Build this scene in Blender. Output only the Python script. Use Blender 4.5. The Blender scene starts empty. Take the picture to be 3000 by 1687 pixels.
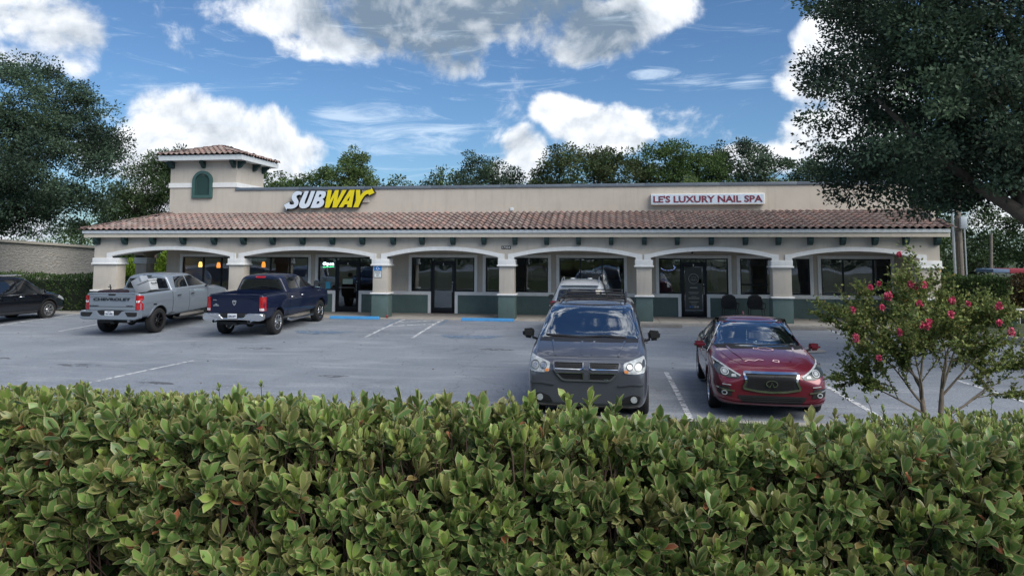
import bpy, bmesh, math, random
import numpy as np
from mathutils import Vector, Matrix, noise
from mathutils.bvhtree import BVHTree
from mathutils.geometry import delaunay_2d_cdt
R = math.radians
sc = bpy.context.scene
col = sc.collection
rng = np.random.default_rng(7)
random.seed(7)

# ------------------------------------------------------------------ camera
cam_d = bpy.data.cameras.new('camera'); cam = bpy.data.objects.new('camera', cam_d); col.objects.link(cam)
cam_d.sensor_width = 36; cam_d.lens = 36*2080/3000; cam_d.shift_y = -(843.5-562)/3000
cam_d.clip_end = 3000; cam_d.clip_start = .05
CAMZ = 2.6
phi = math.atan(290/2080); th = math.atan((740-562)/2080); roll = 0.0024
F0 = Vector((-math.sin(phi), math.cos(phi), 0)); R0 = Vector((math.cos(phi), math.sin(phi), 0)); U0 = Vector((0, 0, 1))
F = F0*math.cos(th)+U0*math.sin(th); U_ = U0*math.cos(th)-F0*math.sin(th)
Rt = R0*math.cos(roll)+U_*math.sin(roll); U = U_*math.cos(roll)-R0*math.sin(roll)
cam.matrix_world = Matrix(((Rt.x, U.x, -F.x, 0), (Rt.y, U.y, -F.y, 0), (Rt.z, U.z, -F.z, CAMZ), (0, 0, 0, 1)))
sc.camera = cam

# ------------------------------------------------------------------ sky
SUN_AZ, SUN_EL = R(126), R(42)         # azimuth from +Y towards +X: veiled sun high to the right, a little behind the viewer
w = bpy.data.worlds.new('World'); sc.world = w; w.use_nodes = True
nt = w.node_tree; nt.nodes.clear()
def N(t, **k):
    n = nt.nodes.new(t)
    for a, b in k.items(): setattr(n, a, b)
    return n
def lk(a, b): nt.links.new(a, b)
def M(op, a, b=None, c=None, clamp=False):
    n = N('ShaderNodeMath', operation=op, use_clamp=clamp)
    for i, v in enumerate((a, b, c)):
        if v is None: continue
        if isinstance(v, (int, float)): n.inputs[i].default_value = v
        else: lk(v, n.inputs[i])
    return n.outputs[0]
def MR(v, a, b, c=0., d=1., smooth=True):
    n = N('ShaderNodeMapRange', interpolation_type='SMOOTHSTEP' if smooth else 'LINEAR')
    for i, x in enumerate((v, a, b, c, d)):
        if isinstance(x, (int, float)): n.inputs[i].default_value = x
        else: lk(x, n.inputs[i])
    return n.outputs[0]
outw = N('ShaderNodeOutputWorld'); bg = N('ShaderNodeBackground'); lk(bg.outputs[0], outw.inputs[0])
sky = N('ShaderNodeTexSky', sky_type='NISHITA'); sky.sun_disc = False
sky.sun_elevation = SUN_EL; sky.sun_rotation = SUN_AZ; sky.air_density = 1.0; sky.dust_density = .6; sky.ozone_density = 1.2
SKY_STRENGTH = .085
tc = N('ShaderNodeTexCoord'); sep = N('ShaderNodeSeparateXYZ'); lk(tc.outputs['Generated'], sep.inputs[0])
az = M('ARCTAN2', sep.outputs[0], sep.outputs[1]); el = M('ARCSINE', sep.outputs[2])
cmb = N('ShaderNodeCombineXYZ'); lk(az, cmb.inputs[0]); lk(el, cmb.inputs[1])
def noise3(scale, det, rough, off=(0, 0, 0), dist=0, sc3=(1, 1, 1)):
    mp = N('ShaderNodeMapping'); mp.inputs['Location'].default_value = off; mp.inputs['Scale'].default_value = sc3
    lk(tc.outputs['Generated'], mp.inputs[0])
    n = N('ShaderNodeTexNoise'); lk(mp.outputs[0], n.inputs['Vector'])
    n.inputs['Scale'].default_value = scale; n.inputs['Detail'].default_value = det; n.inputs['Roughness'].default_value = rough
    n.inputs['Distortion'].default_value = dist
    return n.outputs['Fac']
CLOUDS = [(-0.76, 0.264, 0.067, 0.039, 0), (-0.716, 0.249, 0.05, 0.039, 0), (-0.75, 0.221, 0.043, 0.022, 0), (-0.685, 0.249, 0.023, 0.028, 0), (-0.694, 0.222, 0.025, 0.019, 0), (-0.619, 0.17, 0.029, 0.039, 0), (-0.582, 0.168, 0.045, 0.038, 0), (-0.529, 0.152, 0.054, 0.039, 0), (-0.48, 0.142, 0.056, 0.045, 0), (-0.434, 0.133, 0.039, 0.027, 0), (-0.58, 0.118, 0.091, 0.035, 0), (-0.63, 0.125, 0.027, 0.044, 0), (-0.489, 0.107, 0.097, 0.021, 0), (-0.475, 0.315, 0.079, 0.032, 0), (-0.417, 0.3, 0.059, 0.038, 0), (-0.368, 0.283, 0.088, 0.021, 0), (-0.303, 0.319, 0.119, 0.052, 1), (-0.235, 0.29, 0.063, 0.048, 1), (-0.132, 0.331, 0.148, 0.044, 1), (-0.029, 0.308, 0.084, 0.042, 1), (0.049, 0.331, 0.066, 0.028, 0), (-0.427, 0.274, 0.037, 0.018, 0), (-0.212, 0.258, 0.034, 0.022, 0), (-0.047, 0.285, 0.045, 0.027, 0), (0.07, 0.246, 0.043, 0.014, 2), (0.124, 0.235, 0.057, 0.011, 2), (0.186, 0.228, 0.03, 0.011, 2), (-0.322, 0.173, 0.083, 0.033, 2), (-0.256, 0.164, 0.062, 0.025, 2), (-0.377, 0.182, 0.043, 0.022, 2), (-0.3, 0.141, 0.083, 0.017, 2), (-0.064, 0.201, 0.039, 0.025, 0), (-0.03, 0.181, 0.05, 0.025, 0), (0.014, 0.174, 0.036, 0.03, 0), (-0.008, 0.158, 0.055, 0.022, 0), (0.321, 0.302, 0.041, 0.038, 0), (0.291, 0.267, 0.042, 0.039, 0), (0.276, 0.228, 0.051, 0.035, 0), (0.268, 0.153, 0.047, 0.038, 0), (0.248, 0.128, 0.052, 0.023, 0), (0.194, 0.125, 0.054, 0.018, 0), (0.338, 0.168, 0.065, 0.074, 0), (-0.121, 0.14, 0.028, 0.031, 0), (-0.132, 0.115, 0.034, 0.022, 0), (-0.366, 0.184, 0.033, 0.014, 2), (0.458, 0.045, 0.062, 0.028, 0), (0.4, 0.09, 0.06, 0.034, 0), (-0.75, -0.003, 0.058, 0.036, 0), (-0.592, 0.067, 0.056, 0.04, 0)]
def blobs(kinds, grow=1.):
    acc = None
    for a, e, sx, sy, k in CLOUDS:
        if k not in kinds: continue
        s = N('ShaderNodeVectorMath', operation='SUBTRACT'); lk(cmb.outputs[0], s.inputs[0]); s.inputs[1].default_value = (a, e, 0)
        m = N('ShaderNodeVectorMath', operation='MULTIPLY'); lk(s.outputs[0], m.inputs[0]); m.inputs[1].default_value = (1/(sx*grow), 1/(sy*grow), 0)
        d = N('ShaderNodeVectorMath', operation='DOT_PRODUCT'); lk(m.outputs[0], d.inputs[0]); lk(m.outputs[0], d.inputs[1])
        v = M('SUBTRACT', .68 if k == 2 else 1.35, d.outputs['Value'])
        acc = v if acc is None else M('SMOOTH_MAX', acc, v, .5)
    return M('MULTIPLY', M('MAXIMUM', acc, -.7), .5)
f1 = noise3(9, 12, .61, dist=.25); f2 = noise3(3.2, 6, .55, (3, 1, 2))
fl = noise3(9, 8, .56, dist=.25); fup = noise3(9, 8, .56, (0, 0, .016), dist=.25)
puff = blobs((0, 1, 3)); grey = blobs((1,)); wisp = blobs((2,))
# away from the picture the same broken cumulus goes on all round the sky
inview = M('MULTIPLY', MR(M('ABSOLUTE', M('ADD', az, .137)), .62, .85, 1, 0), MR(el, .42, .6, 1, 0))
general = M('SUBTRACT', M('MULTIPLY', f2, 2.6), 1.28)
base = M('ADD', M('MULTIPLY', puff, inview), M('MULTIPLY', general, M('SUBTRACT', 1, inview)))
dens = M('ADD', base, M('MULTIPLY', M('SUBTRACT', f1, .5), 2.6))
mask = MR(dens, -.06, .46)
fw = noise3(5, 10, .66, (1, 2, 0), 1.6, (1.4, 1.4, 7))
wm = M('MULTIPLY', MR(M('ADD', wisp, M('MULTIPLY', M('SUBTRACT', fw, .5), 3.4)), -.30, .80), .66)
wm = M('MULTIPLY', wm, inview)
rim = M('SUBTRACT', fl, fup)                       # sunlit upper edges, shaded undersides
lit = M('ADD', M('MULTIPLY', rim, 3.6), M('MULTIPLY', MR(dens, .15, 1.3), -.30))
lit = M('ADD', lit, M('MULTIPLY', MR(M('ADD', grey, M('MULTIPLY', M('SUBTRACT', fl, .5), .45)), -.35, .55), M('MULTIPLY', inview, -.78)))
lit = M('ADD', lit, .93, clamp=False)
lit = MR(lit, 0, 1.05, 0, 1, False)
mc = N('ShaderNodeMix', data_type='RGBA'); lk(lit, mc.inputs[0])
mc.inputs[6].default_value = (.072, .100, .135, 1); mc.inputs[7].default_value = (.365, .376, .392, 1)
sks = N('ShaderNodeMix', data_type='RGBA', blend_type='MULTIPLY'); sks.inputs[0].default_value = 1
lk(sky.outputs[0], sks.inputs[6]); sks.inputs[7].default_value = (SKY_STRENGTH*.255, SKY_STRENGTH*.355, SKY_STRENGTH*.455, 1)
m1 = N('ShaderNodeMix', data_type='RGBA'); lk(mask, m1.inputs[0]); lk(sks.outputs[2], m1.inputs[6]); lk(mc.outputs[2], m1.inputs[7])
m2 = N('ShaderNodeMix', data_type='RGBA'); lk(wm, m2.inputs[0]); lk(m1.outputs[2], m2.inputs[6]); m2.inputs[7].default_value = (.26, .31, .37, 1)
lk(m2.outputs[2], bg.inputs[0]); bg.inputs[1].default_value = 1.0
sc.world.cycles.sampling_method = 'MANUAL'; sc.world.cycles.sample_map_resolution = 512

# ------------------------------------------------------------------ sun behind thin cloud
sd = bpy.data.lights.new('sun', 'SUN'); sun = bpy.data.objects.new('sun', sd); col.objects.link(sun)
sd.energy = 1.4; sd.angle = R(52); sd.color = (1, .94, .84)
dirs = Vector((math.sin(SUN_AZ)*math.cos(SUN_EL), math.cos(SUN_AZ)*math.cos(SUN_EL), math.sin(SUN_EL)))
sun.rotation_euler = dirs.to_track_quat('Z', 'Y').to_euler(); sun.location = dirs*60
vs = sc.view_settings; vs.view_transform = 'Standard'; vs.look = 'None'; vs.exposure = 1.6; vs.gamma = 1; vs.use_curve_mapping = False
sc.cycles.use_denoising = True; sc.cycles.max_bounces = 8; sc.cycles.transparent_max_bounces = 12
sc.cycles.sample_clamp_indirect = 6; sc.cycles.caustics_reflective = False; sc.cycles.caustics_refractive = False

# ------------------------------------------------------------------ helpers
def tag(o, label=None, cat=None, group=None, kind=None):
    for k, v in (('label', label), ('category', cat), ('group', group), ('kind', kind)):
        if v: o[k] = v
    return o
def empty(name, loc=(0, 0, 0), rz=0, parent=None):
    o = bpy.data.objects.new(name, None); col.objects.link(o); o.empty_display_size = .2
    o.location = loc; o.rotation_euler = (0, 0, rz)
    if parent: o.parent = parent
    return o
def link(name, me, mat=None, parent=None):
    if mat:
        me.materials.clear()
        for m in (mat if isinstance(mat, (list, tuple)) else [mat]): me.materials.append(m)
    o = bpy.data.objects.new(name, me); col.objects.link(o)
    if parent: o.parent = parent
    return o
def smooth(me, ang=35):
    me.shade_smooth() if hasattr(me, 'shade_smooth') else None
    me.polygons.foreach_set('use_smooth', [True]*len(me.polygons))
    if ang < 180:
        me.set_sharp_from_angle(angle=R(ang))
def build(name, bm, mat=None, parent=None, sm=None):
    me = bpy.data.meshes.new(name); bm.to_mesh(me); bm.free()
    if sm: smooth(me, sm)
    return link(name, me, mat, parent)
def box(bm, x0, x1, y0, y1, z0, z1, bev=0, mi=0):
    r = bmesh.ops.create_cube(bm, size=1)
    vs_ = r['verts']
    for v in vs_:
        v.co = Vector((x0+(v.co.x+.5)*(x1-x0), y0+(v.co.y+.5)*(y1-y0), z0+(v.co.z+.5)*(z1-z0)))
    fs = set(f for v in vs_ for f in v.link_faces)
    for f in fs: f.material_index = mi
    if bev:
        es = list(set(e for v in vs_ for e in v.link_edges))
        bmesh.ops.bevel(bm, geom=es, offset=bev, segments=2, affect='EDGES', profile=.6)
    return vs_
def B(name, x0, x1, y0, y1, z0, z1, mat, parent=None, bev=0, sm=None):
    bm = bmesh.new(); box(bm, x0, x1, y0, y1, z0, z1, bev)
    return build(name, bm, mat, parent, sm or (40 if bev else None))
def tube(bm, pts, rad, seg=8, cap=True):
    pts = [Vector(p) for p in pts]; n = len(pts)
    rad = [rad]*n if isinstance(rad, (int, float)) else rad
    rings = []
    for i, p in enumerate(pts):
        t = (pts[min(i+1, n-1)]-pts[max(i-1, 0)]).normalized()
        a = t.orthogonal().normalized() if i == 0 else (a-t*a.dot(t)).normalized()
        b = t.cross(a)
        rings.append([bm.verts.new(p+(a*math.cos(k*2*math.pi/seg)+b*math.sin(k*2*math.pi/seg))*rad[i]) for k in range(seg)])
    for i in range(n-1):
        for k in range(seg):
            bm.faces.new((rings[i][k], rings[i][(k+1) % seg], rings[i+1][(k+1) % seg], rings[i+1][k]))
    if cap:
        bm.faces.new(rings[0][::-1]); bm.faces.new(rings[-1])
def lathe(bm, prof, seg=32, axis='y'):
    rings = []
    for r_, h_ in prof:
        ring = []
        for k in range(seg):
            a = k*2*math.pi/seg
            c, s = r_*math.cos(a), r_*math.sin(a)
            ring.append(bm.verts.new((c, h_, s) if axis == 'y' else (c, s, h_)))
        rings.append(ring)
    for i in range(len(rings)-1):
        for k in range(seg):
            f = (rings[i][k], rings[i+1][k], rings[i+1][(k+1) % seg], rings[i][(k+1) % seg])
            bm.faces.new(f if axis == 'y' else f[::-1])
    return rings
def prism(bm, pts, y0, y1, plane='xz'):
    """extrude a 2D outline"""
    def P(a, b, d):
        return {'xz': (a, d, b), 'xy': (a, b, d), 'yz': (d, a, b)}[plane]
    f = [bm.verts.new(P(a, b, y0)) for a, b in pts]; g = [bm.verts.new(P(a, b, y1)) for a, b in pts]
    n = len(pts)
    for i in range(n): bm.faces.new((f[i], f[(i+1) % n], g[(i+1) % n], g[i]))
    bm.faces.new(f[::-1]); bm.faces.new(g)
    bmesh.ops.recalc_face_normals(bm, faces=bm.faces[:])
def npmesh(name, V, Fc, cols=None, mat=None, parent=None, rim=None, sm=False):
    """V (n,3); Fc (m,k) uniform face size; cols (n,3)"""
    V = np.asarray(V, dtype=np.float32); Fc = np.asarray(Fc, dtype=np.int32)
    me = bpy.data.meshes.new(name); n, (m, k) = len(V), Fc.shape
    me.vertices.add(n); me.vertices.foreach_set('co', V.ravel())
    me.loops.add(m*k); me.loops.foreach_set('vertex_index', Fc.ravel())
    me.polygons.add(m); me.polygons.foreach_set('loop_start', np.arange(0, m*k, k, dtype=np.int32))
    me.polygons.foreach_set('loop_total', np.full(m, k, dtype=np.int32))
    if sm: me.polygons.foreach_set('use_smooth', np.ones(m, dtype=bool))
    if cols is not None:
        c = np.ones((n, 4), dtype=np.float32); c[:, :3] = cols
        if rim is not None: c[:, 3] = rim
        at = me.color_attributes.new('col', 'FLOAT_COLOR', 'POINT'); at.data.foreach_set('color', c.ravel())
    me.update(calc_edges=True)
    return link(name, me, mat, parent)
def text_mesh(s, size=1, ext=.01, font=None, shear=0, bold=0, align='CENTER', space=1.):
    cu = bpy.data.curves.new('t', 'FONT'); cu.body = s; cu.size = size; cu.extrude = ext; cu.shear = shear
    cu.offset = bold; cu.align_x = align; cu.align_y = 'CENTER'; cu.space_character = space; cu.resolution_u = 3
    o = bpy.data.objects.new('t', cu); col.objects.link(o)
    bpy.context.view_layer.update()
    me = bpy.data.meshes.new_from_object(o.evaluated_get(bpy.context.evaluated_depsgraph_get()))
    bpy.data.objects.remove(o); bpy.data.curves.remove(cu)
    return me
def text(name, s, mat, parent, loc, rot, size, ext=.01, shear=0, bold=0, width=None, height=None, space=1.):
    me = text_mesh(s, size, ext, shear=shear, bold=bold, space=space); 
    if not me.vertices: return None
    co = np.empty(len(me.vertices)*3); me.vertices.foreach_get('co', co); co = co.reshape(-1, 3)
    mn, mx = co.min(0), co.max(0); co[:, :2] -= ((mn+mx)/2)[:2]
    if width: co[:, 0] *= width/(mx[0]-mn[0])
    if height: co[:, 1] *= height/(mx[1]-mn[1])
    me.vertices.foreach_set('co', co.ravel()); me.name = name
    o = link(name, me, mat, parent); o.location = loc; o.rotation_euler = rot
    return o

# ------------------------------------------------------------------ materials
def mat(name, rgb=(.5, .5, .5), rough=.6, metal=0, coat=0, spec=.5, emit=None, es=1, var=0, vscale=6, bump=0, bscale=60, attr=False, dirt=None, ior=1.45):
    m = bpy.data.materials.new(name); m.use_nodes = True; t = m.node_tree; p = t.nodes['Principled BSDF']
    p.inputs['Base Color'].default_value = (*rgb, 1); p.inputs['Roughness'].default_value = rough; p.inputs['Metallic'].default_value = metal
    p.inputs['Coat Weight'].default_value = coat; p.inputs['Coat Roughness'].default_value = .03; p.inputs['Specular IOR Level'].default_value = spec
    p.inputs['IOR'].default_value = ior
    if emit: p.inputs['Emission Color'].default_value = (*emit, 1); p.inputs['Emission Strength'].default_value = es
    tcn = t.nodes.new('ShaderNodeTexCoord')
    src = None
    if attr:
        a = t.nodes.new('ShaderNodeAttribute'); a.attribute_name = 'col'; src = a.outputs['Color']
        t.links.new(src, p.inputs['Base Color'])
    if var:
        n = t.nodes.new('ShaderNodeTexNoise'); n.inputs['Scale'].default_value = vscale; n.inputs['Detail'].default_value = 6; n.inputs['Roughness'].default_value = .65
        t.links.new(tcn.outputs['Object'], n.inputs['Vector'])
        mr = t.nodes.new('ShaderNodeMapRange'); mr.inputs[1].default_value = .3; mr.inputs[2].default_value = .7
        mr.inputs[3].default_value = 1-var; mr.inputs[4].default_value = 1+var; t.links.new(n.outputs['Fac'], mr.inputs[0])
        mx = t.nodes.new('ShaderNodeMix'); mx.data_type = 'RGBA'; mx.blend_type = 'MULTIPLY'; mx.inputs[0].default_value = 1
        if src: t.links.new(src, mx.inputs[6])
        else: mx.inputs[6].default_value = (*rgb, 1)
        t.links.new(mr.outputs[0], mx.inputs[7]); src = mx.outputs[2]
        t.links.new(src, p.inputs['Base Color'])
    if dirt:   # vertical rain streaks and stains (wear)
        mp = t.nodes.new('ShaderNodeMapping'); mp.inputs['Scale'].default_value = dirt[2] if len(dirt) > 2 else (5, 5, .5); t.links.new(tcn.outputs['Object'], mp.inputs[0])
        n = t.nodes.new('ShaderNodeTexNoise'); n.inputs['Scale'].default_value = 1.2; n.inputs['Detail'].default_value = 8; n.inputs['Roughness'].default_value = .7
        t.links.new(mp.outputs[0], n.inputs['Vector'])
        mr = t.nodes.new('ShaderNodeMapRange'); mr.inputs[1].default_value = .5; mr.inputs[2].default_value = .78; mr.inputs[4].default_value = dirt[1]; t.links.new(n.outputs['Fac'], mr.inputs[0])
        mx = t.nodes.new('ShaderNodeMix'); mx.data_type = 'RGBA'; t.links.new(mr.outputs[0], mx.inputs[0])
        if src: t.links.new(src, mx.inputs[6])
        else: mx.inputs[6].default_value = (*rgb, 1)
        mx.inputs[7].default_value = (*dirt[0], 1); t.links.new(mx.outputs[2], p.inputs['Base Color'])
    if bump:
        n = t.nodes.new('ShaderNodeTexNoise'); n.inputs['Scale'].default_value = bscale; n.inputs['Detail'].default_value = 5
        t.links.new(tcn.outputs['Object'], n.inputs['Vector'])
        b = t.nodes.new('ShaderNodeBump'); b.inputs['Strength'].default_value = bump; b.inputs['Distance'].default_value = .02
        t.links.new(n.outputs['Fac'], b.inputs['Height']); t.links.new(b.outputs[0], p.inputs['Normal'])
    return m
def leafmat(name, trans=.3, rough=.5, spec=.35, rimcol=None):
    m = bpy.data.materials.new(name); m.use_nodes = True; t = m.node_tree; p = t.nodes['Principled BSDF']
    a = t.nodes.new('ShaderNodeAttribute'); a.attribute_name = 'col'; c = a.outputs['Color']
    if rimcol:
        mr = t.nodes.new('ShaderNodeMapRange'); mr.inputs[1].default_value = .62; mr.inputs[2].default_value = .93; mr.inputs[4].default_value = .62
        t.links.new(a.outputs['Alpha'], mr.inputs[0])
        mx = t.nodes.new('ShaderNodeMix'); mx.data_type = 'RGBA'; t.links.new(mr.outputs[0], mx.inputs[0]); t.links.new(c, mx.inputs[6]); mx.inputs[7].default_value = (*rimcol, 1)
        # pale midrib
        mv = t.nodes.new('ShaderNodeMapRange'); mv.inputs[1].default_value = .0; mv.inputs[2].default_value = .07; mv.inputs[3].default_value = .35; mv.inputs[4].default_value = 0
        t.links.new(a.outputs['Alpha'], mv.inputs[0])
        m3 = t.nodes.new('ShaderNodeMix'); m3.data_type = 'RGBA'; t.links.new(mv.outputs[0], m3.inputs[0]); t.links.new(mx.outputs[2], m3.inputs[6]); m3.inputs[7].default_value = (.20, .26, .08, 1)
        c = m3.outputs[2]
    t.links.new(c, p.inputs['Base Color']); p.inputs['Roughness'].default_value = rough; p.inputs['Specular IOR Level'].default_value = spec
    tr = t.nodes.new('ShaderNodeBsdfTranslucent'); hs = t.nodes.new('ShaderNodeHueSaturation'); hs.inputs['Value'].default_value = 1.3; hs.inputs['Hue'].default_value = .485
    t.links.new(c, hs.inputs['Color']); t.links.new(hs.outputs[0], tr.inputs[0])
    ms = t.nodes.new('ShaderNodeMixShader'); ms.inputs[0].default_value = trans
    t.links.new(p.outputs[0], ms.inputs[1]); t.links.new(tr.outputs[0], ms.inputs[2]); t.links.new(ms.outputs[0], t.nodes['Material Output'].inputs[0])
    return m
def glassmat(name, tint=(.75, .8, .8), base=.06, boost=1.6, rough=0.0):
    """thin pane: tinted see-through with a fresnel mirror on it"""
    m = bpy.data.materials.new(name); m.use_nodes = True; t = m.node_tree; t.nodes.clear()
    o = t.nodes.new('ShaderNodeOutputMaterial'); tr = t.nodes.new('ShaderNodeBsdfTransparent'); tr.inputs[0].default_value = (*tint, 1)
    g = t.nodes.new('ShaderNodeBsdfGlossy'); g.inputs['Roughness'].default_value = rough; g.inputs[0].default_value = (.9, .95, 1, 1)
    n = t.nodes.new('ShaderNodeTexNoise'); n.inputs['Scale'].default_value = .9; n.inputs['Detail'].default_value = 1
    tcn = t.nodes.new('ShaderNodeTexCoord'); t.links.new(tcn.outputs['Object'], n.inputs['Vector'])
    bp = t.nodes.new('ShaderNodeBump'); bp.inputs['Strength'].default_value = .12; bp.inputs['Distance'].default_value = .05; t.links.new(n.outputs[0], bp.inputs['Height'])
    t.links.new(bp.outputs[0], g.inputs['Normal'])
    fr = t.nodes.new('ShaderNodeFresnel'); fr.inputs[0].default_value = 1.5
    ad = t.nodes.new('ShaderNodeMath'); ad.operation = 'MULTIPLY_ADD'; ad.use_clamp = True; ad.inputs[1].default_value = boost; ad.inputs[2].default_value = base
    t.links.new(fr.outputs[0], ad.inputs[0])
    ms = t.nodes.new('ShaderNodeMixShader'); t.links.new(ad.outputs[0], ms.inputs[0]); t.links.new(tr.outputs[0], ms.inputs[1]); t.links.new(g.outputs[0], ms.inputs[2]); t.links.new(ms.outputs[0], o.inputs[0])
    return m
BEIGE = mat('stucco_beige', (.505, .462, .405), .85, var=.06, vscale=1.2, bump=.25, bscale=90, dirt=((.27, .25, .215), .38, (3.5, 3.5, .35)))
TRIM = mat('stucco_pale_trim', (.74, .75, .75), .8, var=.05, bump=.15, bscale=90, dirt=((.35, .34, .32), .22))
GREENW = mat('stucco_green_base', (.090, .138, .134), .75, var=.10, vscale=2, bump=.2, bscale=90, dirt=((.06, .08, .07), .35))
BRACK = mat('painted_bracket_green', (.020, .050, .050), .6, var=.15)
SHUT = mat('shutter_green', (.045, .105, .10), .6, var=.08)
FASC = mat('white_fascia_paint', (.62, .66, .68), .55, var=.06, dirt=((.38, .40, .42), .3, (8, 8, 1.5)))
METALCOP = mat('grey_metal_coping', (.15, .18, .22), .45, metal=.3, var=.12)
BLACKAL = mat('dark_aluminium', (.008, .010, .014), .35, metal=.2, spec=.4)
CONC = mat('concrete', (.33, .31, .285), .9, var=.18, vscale=1.5, bump=.3, bscale=40, dirt=((.14, .13, .12), .6, (2, 2, 2)))
CONCD = mat('worn_concrete', (.20, .19, .18), .9, var=.22, vscale=3, bump=.35, bscale=40)
BLUEP = mat('blue_kerb_paint', (.05, .27, .58), .6, var=.12, vscale=5, dirt=((.22, .28, .33), .4, (6, 6, 6)))
WHITEP = mat('white_plastic', (.78, .78, .76), .4)
CHROME = mat('chrome', (.75, .76, .78), .08, metal=1)
RUBBER = mat('tyre_rubber', (.014, .014, .015), .8, bump=.2, bscale=80)
BLACKPL = mat('black_plastic', (.012, .012, .013), .5)
WINGLASS = glassmat('shop_window_glass', (.7, .74, .76), .07, 1.1)
WSGLASS = glassmat('windscreen_glass', (.80, .85, .84), .24, 2.0)
TINTGLASS = mat('tinted_car_glass', (.008, .010, .013), .03, spec=.9, coat=1)

# ================================================================== GROUND
def sm01(t): t = min(1, max(0, t)); return t*t*(3-2*t)
def gz(X, Y):
    a = -.06-.11*sm01((Y-13)/7.)
    end = -.02-.10*sm01((X+3)/4.)
    return a+(end-a)*sm01((Y-20)/7.2)
def grid_sheet(name, x0, x1, y0, y1, nx, ny, zf, mat_, parent=None):
    xs = np.linspace(x0, x1, nx); ys = np.linspace(y0, y1, ny)
    V = [(x, y, zf(x, y)) for y in ys for x in xs]
    Fq = [(j*nx+i, j*nx+i+1, (j+1)*nx+i+1, (j+1)*nx+i) for j in range(ny-1) for i in range(nx-1)]
    return npmesh(name, V, Fq, mat=mat_, parent=parent, sm=True)

def asphalt():
    m = bpy.data.materials.new('asphalt'); m.use_nodes = True; t = m.node_tree; p = t.nodes['Principled BSDF']
    tc_ = t.nodes.new('ShaderNodeTexCoord')
    def nz(s, d, r_, sc3=(1, 1, 1), rot=0):
        mp = t.nodes.new('ShaderNodeMapping'); mp.inputs['Scale'].default_value = sc3; mp.inputs['Rotation'].default_value = (0, 0, rot)
        t.links.new(tc_.outputs['Object'], mp.inputs[0]); n = t.nodes.new('ShaderNodeTexNoise')
        n.inputs['Scale'].default_value = s; n.inputs['Detail'].default_value = d; n.inputs['Roughness'].default_value = r_; t.links.new(mp.outputs[0], n.inputs['Vector']); return n.outputs['Fac']
    def mr(v, a, b, c, d):
        n = t.nodes.new('ShaderNodeMapRange'); n.inputs[1].default_value = a; n.inputs[2].default_value = b; n.inputs[3].default_value = c; n.inputs[4].default_value = d; t.links.new(v, n.inputs[0]); return n.outputs[0]
    def mixc(f, a, b, bt='MIX'):
        n = t.nodes.new('ShaderNodeMix'); n.data_type = 'RGBA'; n.blend_type = bt
        if isinstance(f, float): n.inputs[0].default_value = f
        else: t.links.new(f, n.inputs[0])
        for i, x in ((6, a), (7, b)):
            if isinstance(x, tuple): n.inputs[i].default_value = (*x, 1)
            else: t.links.new(x, n.inputs[i])
        return n.outputs[2]
    c = mixc(mr(nz(.35, 6, .6), .35, .7, 0, 1), (.180, .204, .240), (.258, .284, .322))
    c = mixc(mr(nz(1.1, 7, .65, (.35, 1.6, 1)), .52, .72, 0, .75), c, (.33, .352, .385))      # worn lanes along the aisle
    c = mixc(mr(nz(.8, 5, .6, (.5, 1, 1), .3), .60, .74, 0, .40), c, (.085, .088, .096))        # oil and tyre stains
    c = mixc(mr(nz(38, 4, .85), .32, .68, 0, 1), mixc(1., c, (.55, .55, .55), 'MULTIPLY'), mixc(1., c, (1.4, 1.4, 1.4), 'MULTIPLY'))
    v = t.nodes.new('ShaderNodeTexVoronoi'); v.feature = 'DISTANCE_TO_EDGE'; v.inputs['Scale'].default_value = .33
    mp = t.nodes.new('ShaderNodeMapping'); t.links.new(tc_.outputs['Object'], mp.inputs[0])
    wn = t.nodes.new('ShaderNodeTexNoise'); wn.inputs['Scale'].default_value = 1.3; wn.inputs['Detail'].default_value = 8; t.links.new(mp.outputs[0], wn.inputs['Vector'])
    ad = t.nodes.new('ShaderNodeMix'); ad.data_type = 'RGBA'; ad.blend_type = 'ADD'; ad.inputs[0].default_value = .9; t.links.new(mp.outputs[0], ad.inputs[6]); t.links.new(wn.outputs['Color'], ad.inputs[7])
    t.links.new(ad.outputs[2], v.inputs['Vector'])
    c = mixc(mr(v.outputs['Distance'], .002, .006, .30, 0), c, (.05, .05, .055))
    t.links.new(c, p.inputs['Base Color']); p.inputs['Roughness'].default_value = .82; p.inputs['Specular IOR Level'].default_value = .35
    b = t.nodes.new('ShaderNodeBump'); b.inputs['Strength'].default_value = .5; b.inputs['Distance'].default_value = .01; t.links.new(nz(90, 3, .7), b.inputs['Height']); t.links.new(b.outputs[0], p.inputs['Normal'])
    return m
ASPH = asphalt()
GRASS = mat('lawn', (.042, .056, .026), .9, var=.35, vscale=3, bump=.5, bscale=60, dirt=((.075, .060, .035), .6, (1.2, 1.2, 1)))
SOIL = mat('mulch_soil', (.07, .05, .035), .95, var=.3, bump=.5, bscale=30)
tag(grid_sheet('parking_lot', -70, 45, 11.4, 27.42, 160, 40, gz, ASPH), kind='structure')
tag(grid_sheet('ground', -600, 600, -300, 1500, 13, 19, lambda x, y: -.42, GRASS), kind='structure')
def berm(X, Y):
    t = (11.45-Y)/6.0
    return .02+.72*sm01(t)+.02*math.sin(X*1.7+Y)
tag(grid_sheet('lawn', -30, 30, -12, 11.45, 60, 60, berm, GRASS), kind='structure')
k = B('kerb', -30, 30, 11.42, 11.60, -.3, .035, CONC, None, .02); tag(k, kind='structure')
k = B('sidewalk', -24.6, 12.3, 27.42, 30.2, -.3, 0, CONC, None, .02); tag(k, kind='structure')
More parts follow.
